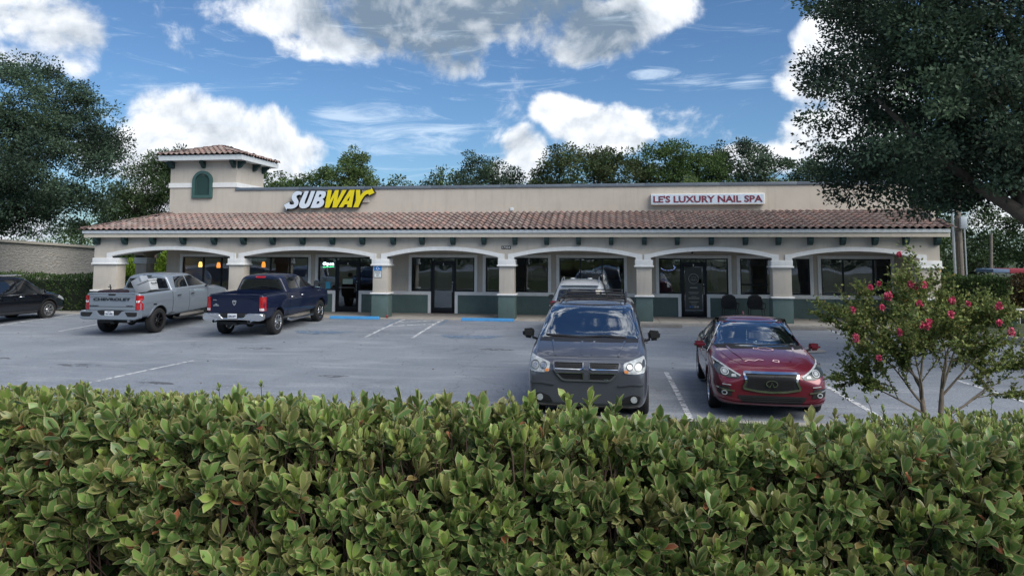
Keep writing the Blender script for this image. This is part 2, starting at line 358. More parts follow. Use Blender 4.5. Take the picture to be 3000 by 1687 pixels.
# expansion joints of the walk are real grooves: separate darker strips set 2 mm proud
bm = bmesh.new()
for X in np.arange(-21, 12, 1.52): box(bm, X-.012, X+.012, 27.43, 30.0, -.05, .003)
tag(build('sidewalk_joint', bm, CONCD), kind='structure')
# lot's left verge with kerb, right-hand island with curved kerb
tag(grid_sheet('verge', -70, -22.32, 27.42, 60, 10, 10, lambda x, y: -.02-.006*(y-27), GRASS), kind='structure')
tag(B('kerb', -70, -24.62, 27.2, 27.44, -.3, .03, CONC, None, .02), kind='structure')
tag(B('path', -34, -24.62, 27.46, 28.1, -.2, .02, CONC, None, .01), kind='structure')
isl = [(12.35, 27.5), (11.2, 27.35), (11.1, 26.6), (11.5, 25.2), (12.2, 23.9), (13.3, 22.6), (15.5, 21.3), (20, 20.4), (45, 20), (45, 70), (12.35, 70)]
bm = bmesh.new(); prism(bm, isl, -.3, .06, 'xy'); bmesh.ops.subdivide_edges(bm, edges=bm.edges[:], cuts=3, use_grid_fill=True)
tag(build('lawn', bm, GRASS), kind='structure')
bm = bmesh.new(); pts = [Vector((a, b, .0)) for a, b in isl[1:9]]
for i in range(len(pts)-1):
    a, b = pts[i], pts[i+1]; d = (b-a).normalized(); n = Vector((d.y, -d.x, 0)); n = n if n.x < 0 or n.y < 0 else -n
    f = [a+n*.14, b+n*.14, b-n*.03, a-n*.03]; lo = [bm.verts.new((v.x, v.y, -.3)) for v in f]; hi = [bm.verts.new((v.x, v.y, .085)) for v in f]
    bm.faces.new(hi); [bm.faces.new((lo[j], lo[(j+1) % 4], hi[(j+1) % 4], hi[j])) for j in range(4)]
bmesh.ops.recalc_face_normals(bm, faces=bm.faces[:]); tag(build('kerb', bm, CONC), kind='structure')

# painted lines
def worn(name, rgb, keep, scale=9):
    m = bpy.data.materials.new(name); m.use_nodes = True; t = m.node_tree; p = t.nodes['Principled BSDF']
    p.inputs['Base Color'].default_value = (*rgb, 1); p.inputs['Roughness'].default_value = .75
    tc_ = t.nodes.new('ShaderNodeTexCoord'); n = t.nodes.new('ShaderNodeTexNoise'); n.inputs['Scale'].default_value = scale; n.inputs['Detail'].default_value = 9; n.inputs['Roughness'].default_value = .75
    t.links.new(tc_.outputs['Object'], n.inputs['Vector']); r_ = t.nodes.new('ShaderNodeMapRange'); r_.inputs[1].default_value = .62-keep*.3; r_.inputs[2].default_value = .70-keep*.3
    t.links.new(n.outputs['Fac'], r_.inputs[0]); r2 = t.nodes.new('ShaderNodeMath'); r2.operation = 'SUBTRACT'; r2.inputs[0].default_value = 1; t.links.new(r_.outputs[0], r2.inputs[1])
    t.links.new(r_.outputs[0], p.inputs['Alpha']); return m
LINE = worn('parking_line_paint', (.62, .64, .66), .62); LINEF = worn('faded_line_paint', (.46, .49, .53), .32); LINEB = worn('blue_line_paint', (.10, .22, .38), .45)
def strip(name, a, b, wd, m, lift=.006, n=14):
    a, b = Vector(a), Vector(b); d = (b-a).normalized(); s = Vector((-d.y, d.x))*wd/2; V = []
    for i in range(n+1):
        p = a.lerp(b, i/n)
        for q in (p-s, p+s): V.append((q.x, q.y, gz(q.x, q.y)+lift))
    Fq = [(2*i, 2*i+1, 2*i+3, 2*i+2) for i in range(n)]
    return tag(npmesh(name, V, Fq, mat=m), kind='structure')
for X, m in ((-13.4, LINEF), (-10.5, LINE), (-7.52, LINEF), (-4.6, LINEF), (-1.7, LINEF), (1.22, LINE), (4.29, LINE), (7.36, LINE), (10.4, LINE)):
    strip('painted_line', (X+.07 if X < 0 else X, 16.9), (X-.07 if X < 0 else X+.02, 11.66), .10, m)
for X, m in ((5.0, LINEF), (7.62, LINE), (10.3, LINE), (-18.9, LINE), (2.4, LINEF), (-22.2, LINE)):
    strip('painted_line', (X, 27.3), (X+.1, 22.3), .10, m)
strip('painted_line', (-8.05, 27.35), (-7.9, 22.4), .10, LINE); strip('painted_line', (-6.52, 27.35), (-6.34, 22.4), .10, LINE)
strip('painted_line', (-8.24, 27.35), (-8.1, 24.9), .12, LINEB, .006); strip('painted_line', (-6.33, 27.35), (-6.22, 25.4), .12, LINEB, .006)
for i, y0 in enumerate((26.2, 25.0, 23.8, 22.7)): strip('painted_line', (-7.95+.02*i, y0), (-6.5+.03*i, y0+.85), .15, LINE if i < 2 else LINEF, .010)
strip('painted_line', (-5.9, 22.45), (-5.35, 22.45), .10, LINEF)
for (X, Y) in ((-4.55, 23.0), (-9.75, 23.4)):     # worn wheelchair symbols on the bays
    bm = bmesh.new()
    vs_ = [bm.verts.new((X+1.0*math.cos(a)*(1+.1*math.sin(5*a)), Y+.62*math.sin(a), gz(X, Y)+.006)) for a in np.linspace(0, 2*math.pi, 24, endpoint=False)]
    bm.faces.new(vs_); tag(build('faded_bay_symbol', bm, LINEB), kind='structure')
    bm = bmesh.new()
    for (a, b) in (((-.28, .1), (.0, .05)), ((0, .05), (.35, -.2)), ((.35, -.2), (.5, -.15))):
        a_, b_ = Vector((X+a[0], Y+a[1])), Vector((X+b[0], Y+b[1])); d = (b_-a_).normalized(); s = Vector((-d.y, d.x))*.04
        bm.faces.new([bm.verts.new((q.x, q.y, gz(X, Y)+.011)) for q in (a_-s, b_-s, b_+s, a_+s)])
    tag(build('faded_bay_symbol', bm, LINEF), kind='structure')
bm = bmesh.new(); bm.faces.new([bm.verts.new((5.4+.62*math.cos(a), 21.6+.62*math.sin(a), gz(5.4, 21.6)+.012)) for a in np.linspace(0, 2*math.pi, 24, endpoint=False)])
tag(build('manhole_collar', bm, CONC), kind='structure')

OIL = worn('oil_stain_dark', (.105, .112, .125), .45, 5)
for X, Y, a_, b_ in ((-12.6, 15.6, .55, .16), (-15.6, 16.4, .5, .14), (-10.2, 19.6, .6, .22), (-9.2, 13.6, .4, .14), (-3.3, 20.4, .5, .2), (-6.0, 15.0, .35, .12), (-1.6, 17.6, .4, .2), (2.6, 19.0, .3, .12)):
    bm = bmesh.new(); bm.faces.new([bm.verts.new((X+a_*math.cos(q)*(1+.2*math.sin(3*q+X)), Y+b_*math.sin(q)*(1+.25*math.cos(2*q+Y)), gz(X, Y)+.005)) for q in np.linspace(0, 2*math.pi, 20, endpoint=False)]); tag(build('oil_stain', bm, OIL), kind='structure')
bm = bmesh.new(); box(bm, -90, 90, -34, -12.5, -.4, .62); tag(build('road', bm, ASPH), kind='structure')
# wheel stops
def stop(x0, x1, y, z, m, label, grp=None):
    bm = bmesh.new(); prism(bm, [(y-.09, z), (y-.06, z+.11), (y+.06, z+.11), (y+.09, z)], x0, x1, 'yz')
    bmesh.ops.bevel(bm, geom=bm.edges[:], offset=.012, segments=1, affect='EDGES')
    return tag(build('wheel_stop', bm, m), label, 'wheel stop', grp)
G = 'concrete wheel stops along the walk'
stop(-11.05, -9.05, 27.2, gz(-10, 27.2), BLUEP, 'blue painted wheel stop below the wheelchair sign, beside the red drinks can', G)
stop(-5.75, -3.7, 27.2, gz(-5, 27.2), BLUEP, 'blue painted wheel stop in front of the pillar with the house number', G)
stop(.6, 2.55, 26.9, gz(1.5, 26.9), CONCD, 'grey wheel stop left of the nail salon door', G)
stop(6.0, 8.0, 26.9, gz(7, 26.9), CONCD, 'grey wheel stop right of the salon chairs, beyond the red sedan', G)
stop(8.9, 10.9, 26.9, gz(10, 26.9), CONCD, 'grey wheel stop behind the crape myrtle near the island', G)
bm = bmesh.new(); lathe(bm, [(0, 0), (.031, 0), (.033, .01), (.033, .105), (.026, .12), (0, .12)], 16, 'z')
c_ = build('drinks_can', bm, mat('can_red', (.45, .03, .04), .3, metal=.6), sm=40); c_.location = (-8.85, 27.6, .0); tag(c_, 'small red drinks can standing by the base of the pillar', 'can')

# ================================================================== BUILDING
bld = empty('shopping_plaza', (-4, 30, 0)); tag(bld, 'long beige stucco shopping plaza with arched walkway, tiled roof and small tower', 'building')
BP = bld; off = Vector((-4, 30, 0))
def attach(o, p=BP):
    o.parent = p; o.matrix_parent_inverse = Matrix.Translation(-off) if p is BP else p.matrix_world.inverted(); return o
def BB(name, *a, **k):
    p = k.pop('parent', BP); o = B(name, *a, **k); o.parent = p
    if p is BP: o.matrix_parent_inverse = Matrix.Translation(-off)
    return o
def bb(name, bm, m, p=BP, sm=None):
    o = build(name, bm, m, None, sm); o.parent = p
    if p is BP: o.matrix_parent_inverse = Matrix.Translation(-off)
    return o
YF, YB = 27.8, 30.1
cols = [(-21.95, -20.85), (-15.76, -15.13), (-9.54, -8.93), (-4.38, -3.79), (.95, 1.53), (5.97, 6.65), (11.08, 11.83)]
ZS, ZA = 2.42, 2.68                        # spring and crown of the arches
arches = [(cols[i][1]-.12, cols[i+1][0]+.12) for i in range(6)]
arches = [(-21.1, -15.72), (-15.1, -9.66), (-8.96, -4.42), (-3.78, .93), (1.5, 5.95), (6.68, 11.12)]
def arch_z(u): return ZS+(ZA-ZS)*(1-abs(2*u-1)**2.15)
def arcade(name, a0, a1, arcs, zt, y0, y1, along='x'):
    xs = sorted(set([a0, a1]+[v for a in arcs for v in a]+[a[0]+(a[1]-a[0])*i/28 for a in arcs for i in range(29)]))
    bm = bmesh.new()
    def zb(x, side):
        for a, b in arcs:
            if a <= x <= b and not (x == a and side < 0) and not (x == b and side > 0): return arch_z((x-a)/(b-a))
        return 2.33
    P = (lambda x, y, z: (x, y, z)) if along == 'x' else (lambda x, y, z: (y, x, z))
    for i in range(len(xs)-1):
        l, r_ = xs[i], xs[i+1]; zl, zr = zb(l, 1), zb(r_, -1)
        q = [[bm.verts.new(P(l, y, zl)), bm.verts.new(P(r_, y, zr)), bm.verts.new(P(r_, y, zt)), bm.verts.new(P(l, y, zt))] for y in (y0, y1)]
        bm.faces.new(q[0]); bm.faces.new(q[1][::-1]); bm.faces.new((q[0][0], q[1][0], q[1][1], q[0][1]))
    bmesh.ops.remove_doubles(bm, verts=bm.verts[:], dist=1e-4); bmesh.ops.recalc_face_normals(bm, faces=bm.faces[:])
    return bb(name, bm, BEIGE)
arcade('arcade_wall', -21.95, 11.83, arches, 3.22, YF, YF+.5)
arcade('side_arcade_wall', YF+.5, 37, [(28.75, 30.45), (31.15, 33.6), (34.3, 36.8)], 3.22, -21.95, -21.45, 'y')
# arch trims: a band that follows each arch and drops with a shoulder onto the capitals
def archtrim(a, b):
    bm = bmesh.new(); n = 30; wd = .155; y0, y1 = YF-.035, YF+.02; inn, out = [], []
    inn.append((a, 2.30)); out.append((a-.25 if a > -21 else a-.27, 2.30)); out.append((out[0][0], ZS+.12))
    inn.append((a, ZS-.005)); 
    for i in range(n+1):
        u = i/n; x = a+(b-a)*u; z = arch_z(u); inn.append((x, z)); out.append((x, z+wd+(.0 if 0 < i < n else -.0)))
    inn += [(b, ZS-.005), (b, 2.30)]; out += [(b+.25, ZS+.12), (b+.25, 2.30)]
    poly = inn+out[::-1]
    # strips
    def quad(p, q, r_, s):
        f = [bm.verts.new((v[0], y0, v[1])) for v in (p, q, r_, s)]; g = [bm.verts.new((v[0], y1, v[1])) for v in (p, q, r_, s)]
        bm.faces.new(f); 
        for j in range(4): bm.faces.new((f[j], f[(j+1) % 4], g[(j+1) % 4], g[j]))
    I, O = inn[2:-2], out[2:-2]
    for i in range(n): quad(I[i], I[i+1], O[i+1], O[i])
    sl = .25
    quad((a-sl, 2.33), (a, 2.33), (a, arch_z(0)+wd), (a-sl, arch_z(0)+wd-.03)); quad((b, 2.33), (b+sl, 2.33), (b+sl, arch_z(1)+wd-.03), (b, arch_z(1)+wd))
    # reveal lining
    for i in range(n):
        p, q = I[i], I[i+1]; bm.faces.new([bm.verts.new(v) for v in ((p[0], y0, p[1]-.004), (q[0], y0, q[1]-.004), (q[0], YF+.52, q[1]-.004), (p[0], YF+.52, p[1]-.004))])
    bmesh.ops.remove_doubles(bm, verts=bm.verts[:], dist=1e-4); bmesh.ops.recalc_face_normals(bm, faces=bm.faces[:])
    return bb('arch_trim', bm, TRIM)
for a, b in arches: archtrim(a, b)
def column(x0, x1, y0=YF, y1=YF+.55):
    e = .012
    s = BB('pillar', x0, x1, y0, y1, .97, 2.12, BEIGE, bev=.012)
    g = BB('pillar_base', x0-.03, x1+.03, y0-.03, y1+.03, 0, .93, GREENW, parent=s, bev=.01); g.matrix_parent_inverse = s.matrix_world.inverted()
    g.parent = s; g.matrix_parent_inverse = Matrix.Identity(4); 
    bm = bmesh.new(); box(bm, x0-.045, x1+.045, y0-.045, y1+.045, 2.12, 2.335, .01); box(bm, x0-.085, x1+.085, y0-.085, y1+.085, 2.055, 2.125, .03)
    build('capital', bm, TRIM, s, 50)
    bm = bmesh.new(); box(bm, x0-.085, x1+.085, y0-.085, y1+.085, .92, .985, .028); build('sill_moulding', bm, TRIM, s, 50)
    return s
for i, (a, b) in enumerate(cols): column(a, b)
column(-21.95, -21.4, 30.5, 31.1); column(-21.95, -21.4, 33.65, 34.25); column(-21.95, -21.4, 36.6, 37.0)
# eave: fascia, drip edge, soffit and ceiling
YE = 27.42; XL, XR = -22.28, 12.05
BB('fascia', XL+.05, XR, YE+.05, YE+.09, 3.20, 3.37, FASC if False else mat('fascia_beige', (.55, .50, .42), .7, var=.06, dirt=((.3, .3, .3), .3, (8, 8, 1.5))))
BB('drip_edge', XL, XR+.02, YE, YE+.05, 3.365, 3.49, FASC, bev=.008)
BB('fascia', XL+.05, XL+.09, YE+.09, 37, 3.20, 3.37, FASC); BB('drip_edge', XL, XL+.05, YE+.05, 37, 3.365, 3.49, FASC)
BB('soffit', XL+.09, XR-.02, YE+.09, YF-.002, 3.205, 3.23, BEIGE); BB('soffit', XL+.09, -21.952, YF, 37, 3.205, 3.23, BEIGE)
BB('ceiling', -21.45, 11.8, YF+.5, YB, 3.0, 3.05, BEIGE); BB('ceiling', -21.45, -20.12, YB, 37, 3.0, 3.05, BEIGE)
# brackets under the eave
bm = bmesh.new()
prof = [(YF, 3.20), (YE+.11, 3.20), (YE+.11, 3.10), (YE+.13, 3.06), (YE+.15, 3.055), (YE+.17, 3.0), (YE+.21, 2.955), (YE+.23, 2.95), (YE+.25, 2.92), (YF, 2.90)]
prism(bm, prof, -.085, .085, 'yz'); brm = bpy.data.meshes.new('bracket'); bm.to_mesh(brm); bm.free(); brm.materials.append(BRACK)
bx = [-21.77, -20.48, -19.18, -17.80, -16.4, -15.1, -13.82, -12.52, -11.24, -9.97, -8.68, -7.49, -6.23, -4.98, -3.74, -2.49, -1.25, 0, 1.26, 2.49, 3.75, 5.0, 6.19, 7.33, 8.47, 9.59, 10.65, 11.72]
for x in bx:
    o = bpy.data.objects.new('bracket', brm); col.objects.link(o); o.location = (x, 0, 0); attach(o)
# ---- back wall with storefront openings
def wallgrid(name, x0, x1, z0, z1, holes, y, m, th=.12):
    xs = sorted(set([x0, x1]+[h for H in holes for h in H[:2] if x0 <= h <= x1])); zs = sorted(set([z0, z1]+[h for H in holes for h in H[2:] if z0 <= h <= z1]))
    bm = bmesh.new()
    for i in range(len(xs)-1):
        for j in range(len(zs)-1):
            cx, cz = (xs[i]+xs[i+1])/2, (zs[j]+zs[j+1])/2
            if any(h[0] < cx < h[1] and h[2] < cz < h[3] for h in holes): continue
            bm.faces.new([bm.verts.new(v) for v in ((xs[i], y, zs[j]), (xs[i+1], y, zs[j]), (xs[i+1], y, zs[j+1]), (xs[i], y, zs[j+1]))])
    bmesh.ops.remove_doubles(bm, verts=bm.verts[:], dist=1e-4)
    r_ = bmesh.ops.solidify(bm, geom=bm.faces[:], thickness=th)
    bmesh.ops.recalc_face_normals(bm, faces=bm.faces[:])
    return bb(name, bm, m)
ZW0, ZW1, ZD = .93, 2.38, 2.2
# (x0,x1,[mullions],door or None)
W = [(-19.31, -16.9, [-18.32, -17.45], None), (-16.15, -13.3, [-15.1, -14.2], None),
     (-12.84, -10.0, [-12.02, -10.95], (-12.02, -10.95)), (-8.58, -5.81, [-7.71, -6.66], (-7.71, -6.66)),
     (-5.32, -2.65, [-3.6], None), (-2.17, .52, [-1.29, -.38], None),
     (1.95, 4.72, [2.83, 3.85], (2.83, 3.85)), (5.19, 7.9, [6.2], None), (8.33, 10.97, [9.18, 10.33], None)]
holes = []
for x0, x1, mu, d in W:
    holes.append((x0, x1, ZW0, ZW1))
    if d: holes.append((d[0], d[1], 0, ZW0+.01))
wallgrid('storefront_wall', -20.12, 12.0, .0, 3.02, holes, YB, BEIGE)
def inset(x0, x1, z0, z1, y, proud, m, name, parent=BP, bev=.006):
    return BB(name, x0, x1, y-proud, y+.01, z0, z1, m, parent=parent, bev=bev)
# green dado between doors and sill band, pale trims
doors = [d for *_, d in W if d]
edges = [-20.12]+[e for d in doors for e in d]+[11.98]
for i in range(0, len(edges), 2):
    a, b = edges[i], edges[i+1]; a2 = a+.13 if i else a; b2 = b-.13 if i+2 < len(edges) else b
    inset(a2, b2, .0, .78, YB, .02, GREENW, 'green_dado'); inset(a2, b2, .78, ZW0-.002, YB, .045, TRIM, 'sill_band')
    if i: inset(a, a+.13, 0, ZW0-.002, YB, .045, TRIM, 'door_trim')
    if i+2 < len(edges): inset(b-.13, b, 0, ZW0-.002, YB, .045, TRIM, 'door_trim')
for x0, x1, mu, d in W:
    t = .13
    inset(x0-t, x0, ZW0+.001, ZW1+t, YB, .045, TRIM, 'window_trim'); inset(x1, x1+t, ZW0+.001, ZW1+t, YB, .045, TRIM, 'window_trim'); inset(x0+.001, x1-.001, ZW1, ZW1+t, YB, .045, TRIM, 'window_trim')
def bar(bm, x0, x1, z0, z1, y0=YB+.0, y1=YB+.09): box(bm, x0, x1, y0, y1, z0, z1)
HANDLE = mat('brushed_metal', (.45, .46, .48), .3, metal=1)
for wi, (x0, x1, mu, d) in enumerate(W):
    f = .05; bm = bmesh.new(); segs = [x0]+mu+[x1]
    bar(bm, x0, x1, ZW1-f, ZW1)
    for i, x in enumerate(segs):
        lo = 0 if (d and x in d) else ZW0
        bar(bm, x if i == 0 else x-(f if i == len(segs)-1 else f/2), x+f if i == 0 else x+(0 if i == len(segs)-1 else f/2), lo, ZW1-f-.001)
    for i in range(len(segs)-1):
        a, b = segs[i], segs[i+1]; a1 = a+(f if i == 0 else f/2)+.001; b1 = b-(f if i == len(segs)-2 else f/2)-.001
        if d and a == d[0]: bar(bm, a1, b1, ZD-.03, ZD+.03)
        else: bar(bm, a1, b1, ZW0, ZW0+f)
    fr = bb('window', bm, BLACKAL)
    for i in range(len(segs)-1):
        a, b = segs[i]+.02, segs[i+1]-.02
        if d and segs[i] == d[0]:
            pn = BB('pane', a, b, YB+.045, YB+.052, ZD+.03, ZW1-f, WINGLASS, parent=fr); pn.matrix_parent_inverse = Matrix.Identity(4); continue
        pn = B('pane', a, b, YB+.045, YB+.052, ZW0+.03, ZW1-.03, WINGLASS, fr)
        if wi == 7 and i == 0: B('sash_rail', a, b+.1, YB+.02, YB+.08, 1.30, 1.36, BLACKAL, fr)
    if d:
        a, b = d[0]+.03, d[1]-.03; bm = bmesh.new(); s = .11
        for q in ((a, a+s, .01, ZD-.035), (b-s, b, .01, ZD-.035), (a+s, b-s, ZD-.15, ZD-.035), (a+s, b-s, .01, .24)): box(bm, q[0], q[1], YB+.01, YB+.06, q[2], q[3], .004)
        dr = bb('door', bm, BLACKAL, sm=40)
        B('pane', a+s-.01, b-s+.01, YB+.032, YB+.039, .23, ZD-.14, WINGLASS, dr)
        bm = bmesh.new(); hx = b-.08
        tube(bm, [(hx, YB+.01, .92), (hx, YB-.05, .92), (hx, YB-.05, 1.22), (hx, YB+.01, 1.22)], .012, 6); build('handle', bm, HANDLE, dr, 40)
        if wi == 2:
            bm = bmesh.new(); tube(bm, [(a+.13, YB-.03, 1.06), (b-.17, YB-.03, 1.06), (b-.17, YB-.03, .84)], .012, 6); build('push_bar', bm, HANDLE, dr, 40)
        bm = bmesh.new(); box(bm, b-.10, b-.06, YB-.0, YB+.012, 1.3, 1.34); build('lock', bm, HANDLE, dr)

# interiors: floor, partition and rear walls, ceiling
INTW = mat('interior_wall', (.34, .28, .22), .9, var=.2, vscale=.8); INTF = mat('interior_floor', (.24, .20, .17), .5, var=.2, vscale=2); INTC = mat('interior_ceiling', (.6, .6, .58), .9)
BB('interior_floor', -20.1, 11.9, YB+.13, 36.5, -.02, .0, INTF); BB('interior_rear_wall', -20.1, 11.9, 34.6, 34.8, 0, 3.0, INTW); BB('interior_ceiling', -20.1, 11.9, YB+.13, 36.5, 2.75, 2.8, INTC)
for x in (-9.3, .9): BB('partition_wall', x, x+.12, YB+.14, 36.5, 0, 2.75, INTW)
BB('building_side_wall', -20.12, -20.0, YB+.13, 48, 0, 4.2, BEIGE); BB('building_side_wall', 11.83, 11.98, YF+.56, 48, 0, 4.2, BEIGE)
BB('counter', -19, -11, 33.2, 33.9, 0, 1.1, mat('counter_wood', (.20, .10, .04), .5, var=.2)); 
for x in (-18.6, -16.9, -14.9, -13.6): BB('table', x, x+.75, 31, 31.7, .72, .76, bpy.data.materials['counter_wood']); BB('table_stem', x+.33, x+.41, 31.3, 31.38, 0, .72, BLACKAL)
BB('window_blind', -5.25, -3.7, YB+.3, YB+.32, .95, 2.3, mat('blind_dark', (.05, .045, .042), .8)); BB('window_blind', -8.5, -7.8, YB+.3, YB+.32, .95, 2.3, mat('blind_pale', (.16, .15, .14), .8))
BB('door_paper', -7.55, -6.83, YB+.3, YB+.302, .25, 2.05, mat('brown_paper', (.22, .19, .17), .8))
for x0_, x1_, m_ in ((2.1, 2.5, 'blind_pale'), (4.1, 4.3, 'blind_pale'), (5.3, 5.75, 'interior_wall'), (8.5, 8.9, 'blind_pale'), (10.5, 10.9, 'blind_pale'), (-1.2, -.7, 'blind_pale'), (-16.1, -15.9, 'blind_pale'), (-14.15, -14.0, 'blind_pale')):
    BB('curtain', x0_, x1_, YB+.25, YB+.29, .3, 2.4, bpy.data.materials[m_])
for x_, z_, w_2, h_2 in ((-18.0, 1.6, .7, .9), (-14.6, 1.65, .8, .7), (-12.5, 1.5, .5, .8), (4.2, 1.6, .6, .5), (6.6, 1.7, .9, .6), (9.4, 1.6, 1.0, .6), (-4.3, 1.5, .9, .7)):
    BB('wall_picture', x_-w_2/2, x_+w_2/2, 34.55, 34.59, z_-h_2/2, z_+h_2/2, bpy.data.materials['counter_wood'] if x_ < -10 else bpy.data.materials['blind_pale'])
for x_ in (2.4, 5.6, 7.2, 9.0, 10.2):
    BB('salon_chair', x_, x_+.55, 31.8, 32.4, .0, .5, bpy.data.materials['blind_dark'], bev=.05); BB('salon_chair_back', x_, x_+.55, 32.3, 32.45, .45, 1.15, bpy.data.materials['blind_dark'], bev=.05)
# pendant lamps, lit
LAMP = mat('amber_lamp_glass', (.9, .35, .05), .4, emit=(1, .30, .03), es=1.0); LAMPY = mat('amber_lamp_glass_bright', (.9, .6, .2), .4, emit=(1, .55, .12), es=1.3)
for i, (x, y, z, m) in enumerate(((-19.25, 31.4, 1.98, LAMPY), (-18.33, 31.4, 1.95, LAMP), (-16.08, 31.4, 1.99, LAMP))):
    t = empty('pendant_lamp', (x, y, z)); tag(t, ['small yellow glowing pendant lamp in the left window of the sandwich shop', 'orange glowing pendant lamp just left of the second pillar', 'orange glowing pendant lamp above the dark blue pickup'][i], 'lamp', 'lit pendant lamps in the sandwich shop')
    bm = bmesh.new(); lathe(bm, [(.02, .16), (.06, .15), (.085, .05), (.09, -.07), (.075, -.1), (0, -.09)], 18, 'z'); build('lamp_shade', bm, m, t, 60)
    bm = bmesh.new(); tube(bm, [(0, 0, .15), (0, 0, .76)], .006, 5); build('cord', bm, BLACKPL, t)
# ---- parapet, coping, tower
BB('parapet_wall', -16.86, 11.75, YB, YB+.25, 4.0, 5.40, BEIGE)
for a in np.arange(-16.88, 11.7, 3.05): BB('coping', a, min(a+3.045, 11.8), YB-.05, YB+.3, 5.37, 5.5, METALCOP, bev=.008)
BB('building_roof', -20, 11.7, YB+.25, 48, 4.15, 4.2, CONCD)
tw = BB('tower', -20.1, -16.86, YB-.002, 32.65, 4.0, 6.78, BEIGE)
def TB(name, *a, **k): return B(name, *a, tw, k.get('bev', 0), k.get('sm'))
TB('tower_band', -20.15, -16.81, YB+.001, 32.7, 5.53, 5.74, TRIM); TB('tower_band', -20.15, -18.965, YB-.05, YB, 5.53, 5.74, TRIM); TB('tower_band', -17.975, -16.81, YB-.05, YB, 5.53, 5.74, TRIM)
bm = bmesh.new()
def archpts(cx, hw, z0, zs, n=14): return [(cx-hw, z0), (cx+hw, z0)]+[(cx+hw*math.cos(a), zs+hw*math.sin(a)) for a in np.linspace(0, math.pi, n)]
cxs = -18.47; outer = archpts(cxs, .49, 5.04, 5.80); inner = archpts(cxs, .36, 5.17, 5.80)
sh = empty('shutter', (0, 0, 0)); sh.parent = tw; sh.matrix_parent_inverse = Matrix.Identity(4)
sb = bmesh.new()
n_ = len(outer)
for y0 in (YB-.11,):
    fo = [sb.verts.new((a, y0, b)) for a, b in outer]; fi = [sb.verts.new((a, y0, b)) for a, b in inner]; bo = [sb.verts.new((a, YB, b)) for a, b in outer]; bi = [sb.verts.new((a, YB-.01, b)) for a, b in inner]
    for i in range(n_):
        j = (i+1) % n_; sb.faces.new((fo[i], fo[j], fi[j], fi[i])); sb.faces.new((fo[i], bo[i], bo[j], fo[j])); sb.faces.new((fi[i], fi[j], bi[j], bi[i]))
bmesh.ops.recalc_face_normals(sb, faces=sb.faces[:]); bpy.data.objects.remove(sh); bm.free()
sh = build('shutter', sb, SHUT, tw)
sm_ = bpy.data.meshes.new('slat'); bm = bmesh.new(); box(bm, -.5, .5, -.035, .0, -.004, .004)
for v in bm.verts: v.co.z += .75*(v.co.y+.0175)
bm.to_mesh(sm_); bm.free(); sm_.materials.append(SHUT)
for i in range(21):
    z = 5.20+i*.045; hw = .35 if z < 5.80 else math.sqrt(max(.0, .36**2-(z-5.80)**2))
    if hw < .06: continue
    o = bpy.data.objects.new('slat', sm_); col.objects.link(o); o.parent = sh; o.location = (cxs, YB-.02, z); o.scale = (2*hw, 1, 1)
B('shutter_back', cxs-.3, cxs+.3, YB-.012, YB-.004, 5.2, 6.05, BLACKPL, sh)
TX0, TX1, TY0, TY1 = -20.42, -16.38, 29.62, 33.2
B('tower_soffit', TX0+.03, TX1-.03, TY0+.03, TY1-.03, 6.74, 6.77, FASC, tw)
for q in ((TX0, TX1, TY0, TY0+.03), (TX0, TX1, TY1-.03, TY1), (TX0, TX0+.03, TY0+.031, TY1-.031), (TX1-.03, TX1, TY0+.031, TY1-.031)): B('tower_fascia', *q, 6.735, 6.96, FASC, tw)
bm = bmesh.new(); prism(bm, [(0, 0), (-.34, 0), (-.34, -.09), (-.30, -.13), (-.24, -.16), (-.16, -.27), (-.1, -.31), (0, -.33)], -.075, .075, 'yz'); tbm = bpy.data.meshes.new('tower_bracket'); bm.to_mesh(tbm); bm.free(); tbm.materials.append(BRACK)
for (x, y, rz) in ((-19.98, YB, 0), (-18.45, YB, 0), (-16.98, YB, 0), (-16.86, 30.22, 90), (-16.86, 31.6, 90), (-16.86, 32.5, 90), (-20.1, 30.25, -90)):
    o = bpy.data.objects.new('bracket', tbm); col.objects.link(o); o.parent = tw; o.location = (x, y, 6.74); o.rotation_euler = (0, 0, R(rz))

# ---- roof tiles: S tiles; the nearest 300 are objects, the others one part
TCOL = [(.255, .185, .168), (.275, .195, .175), (.235, .18, .165), (.275, .225, .205), (.215, .165, .155), (.30, .20, .175)]
TILEM = mat('clay_tile', rough=.85, attr=True, var=.22, vscale=14, bump=.2, bscale=60)
def tile_geo(L=.44, Wd=.27):
    """one S tile, front lip at y=0, runs to +y; returns V,F(quads)"""
    n = 9; xs = np.linspace(0, 1, n); zf = .058*np.where(xs < .62, np.sin(xs/.62*math.pi), -.35*np.sin((xs-.62)/.38*math.pi))
    V = []; Fq = []
    for (y, dz) in ((0, .0), (L, -.008)):
        for i in range(n): V.append(((xs[i]-.5)*Wd*1.03, y, zf[i]+dz+(.058 if y == 0 else .012)))
    for i in range(n): V.append(((xs[i]-.5)*Wd*1.03, .004, zf[i]+.040))
    for i in range(n-1): Fq.append((i, i+1, n+i+1, n+i)); Fq.append((2*n+i, 2*n+i+1, i+1, i))
    return np.array(V), np.array(Fq)
TV, TF = tile_geo()
def tile_col(x, r_):
    c = np.array(TCOL[rng.integers(len(TCOL))]); warm = .5+.5*noise.noise(Vector((x*.35, r_*.5, 3)))
    return c*(.70+.55*warm)*(.92+.16*rng.random())
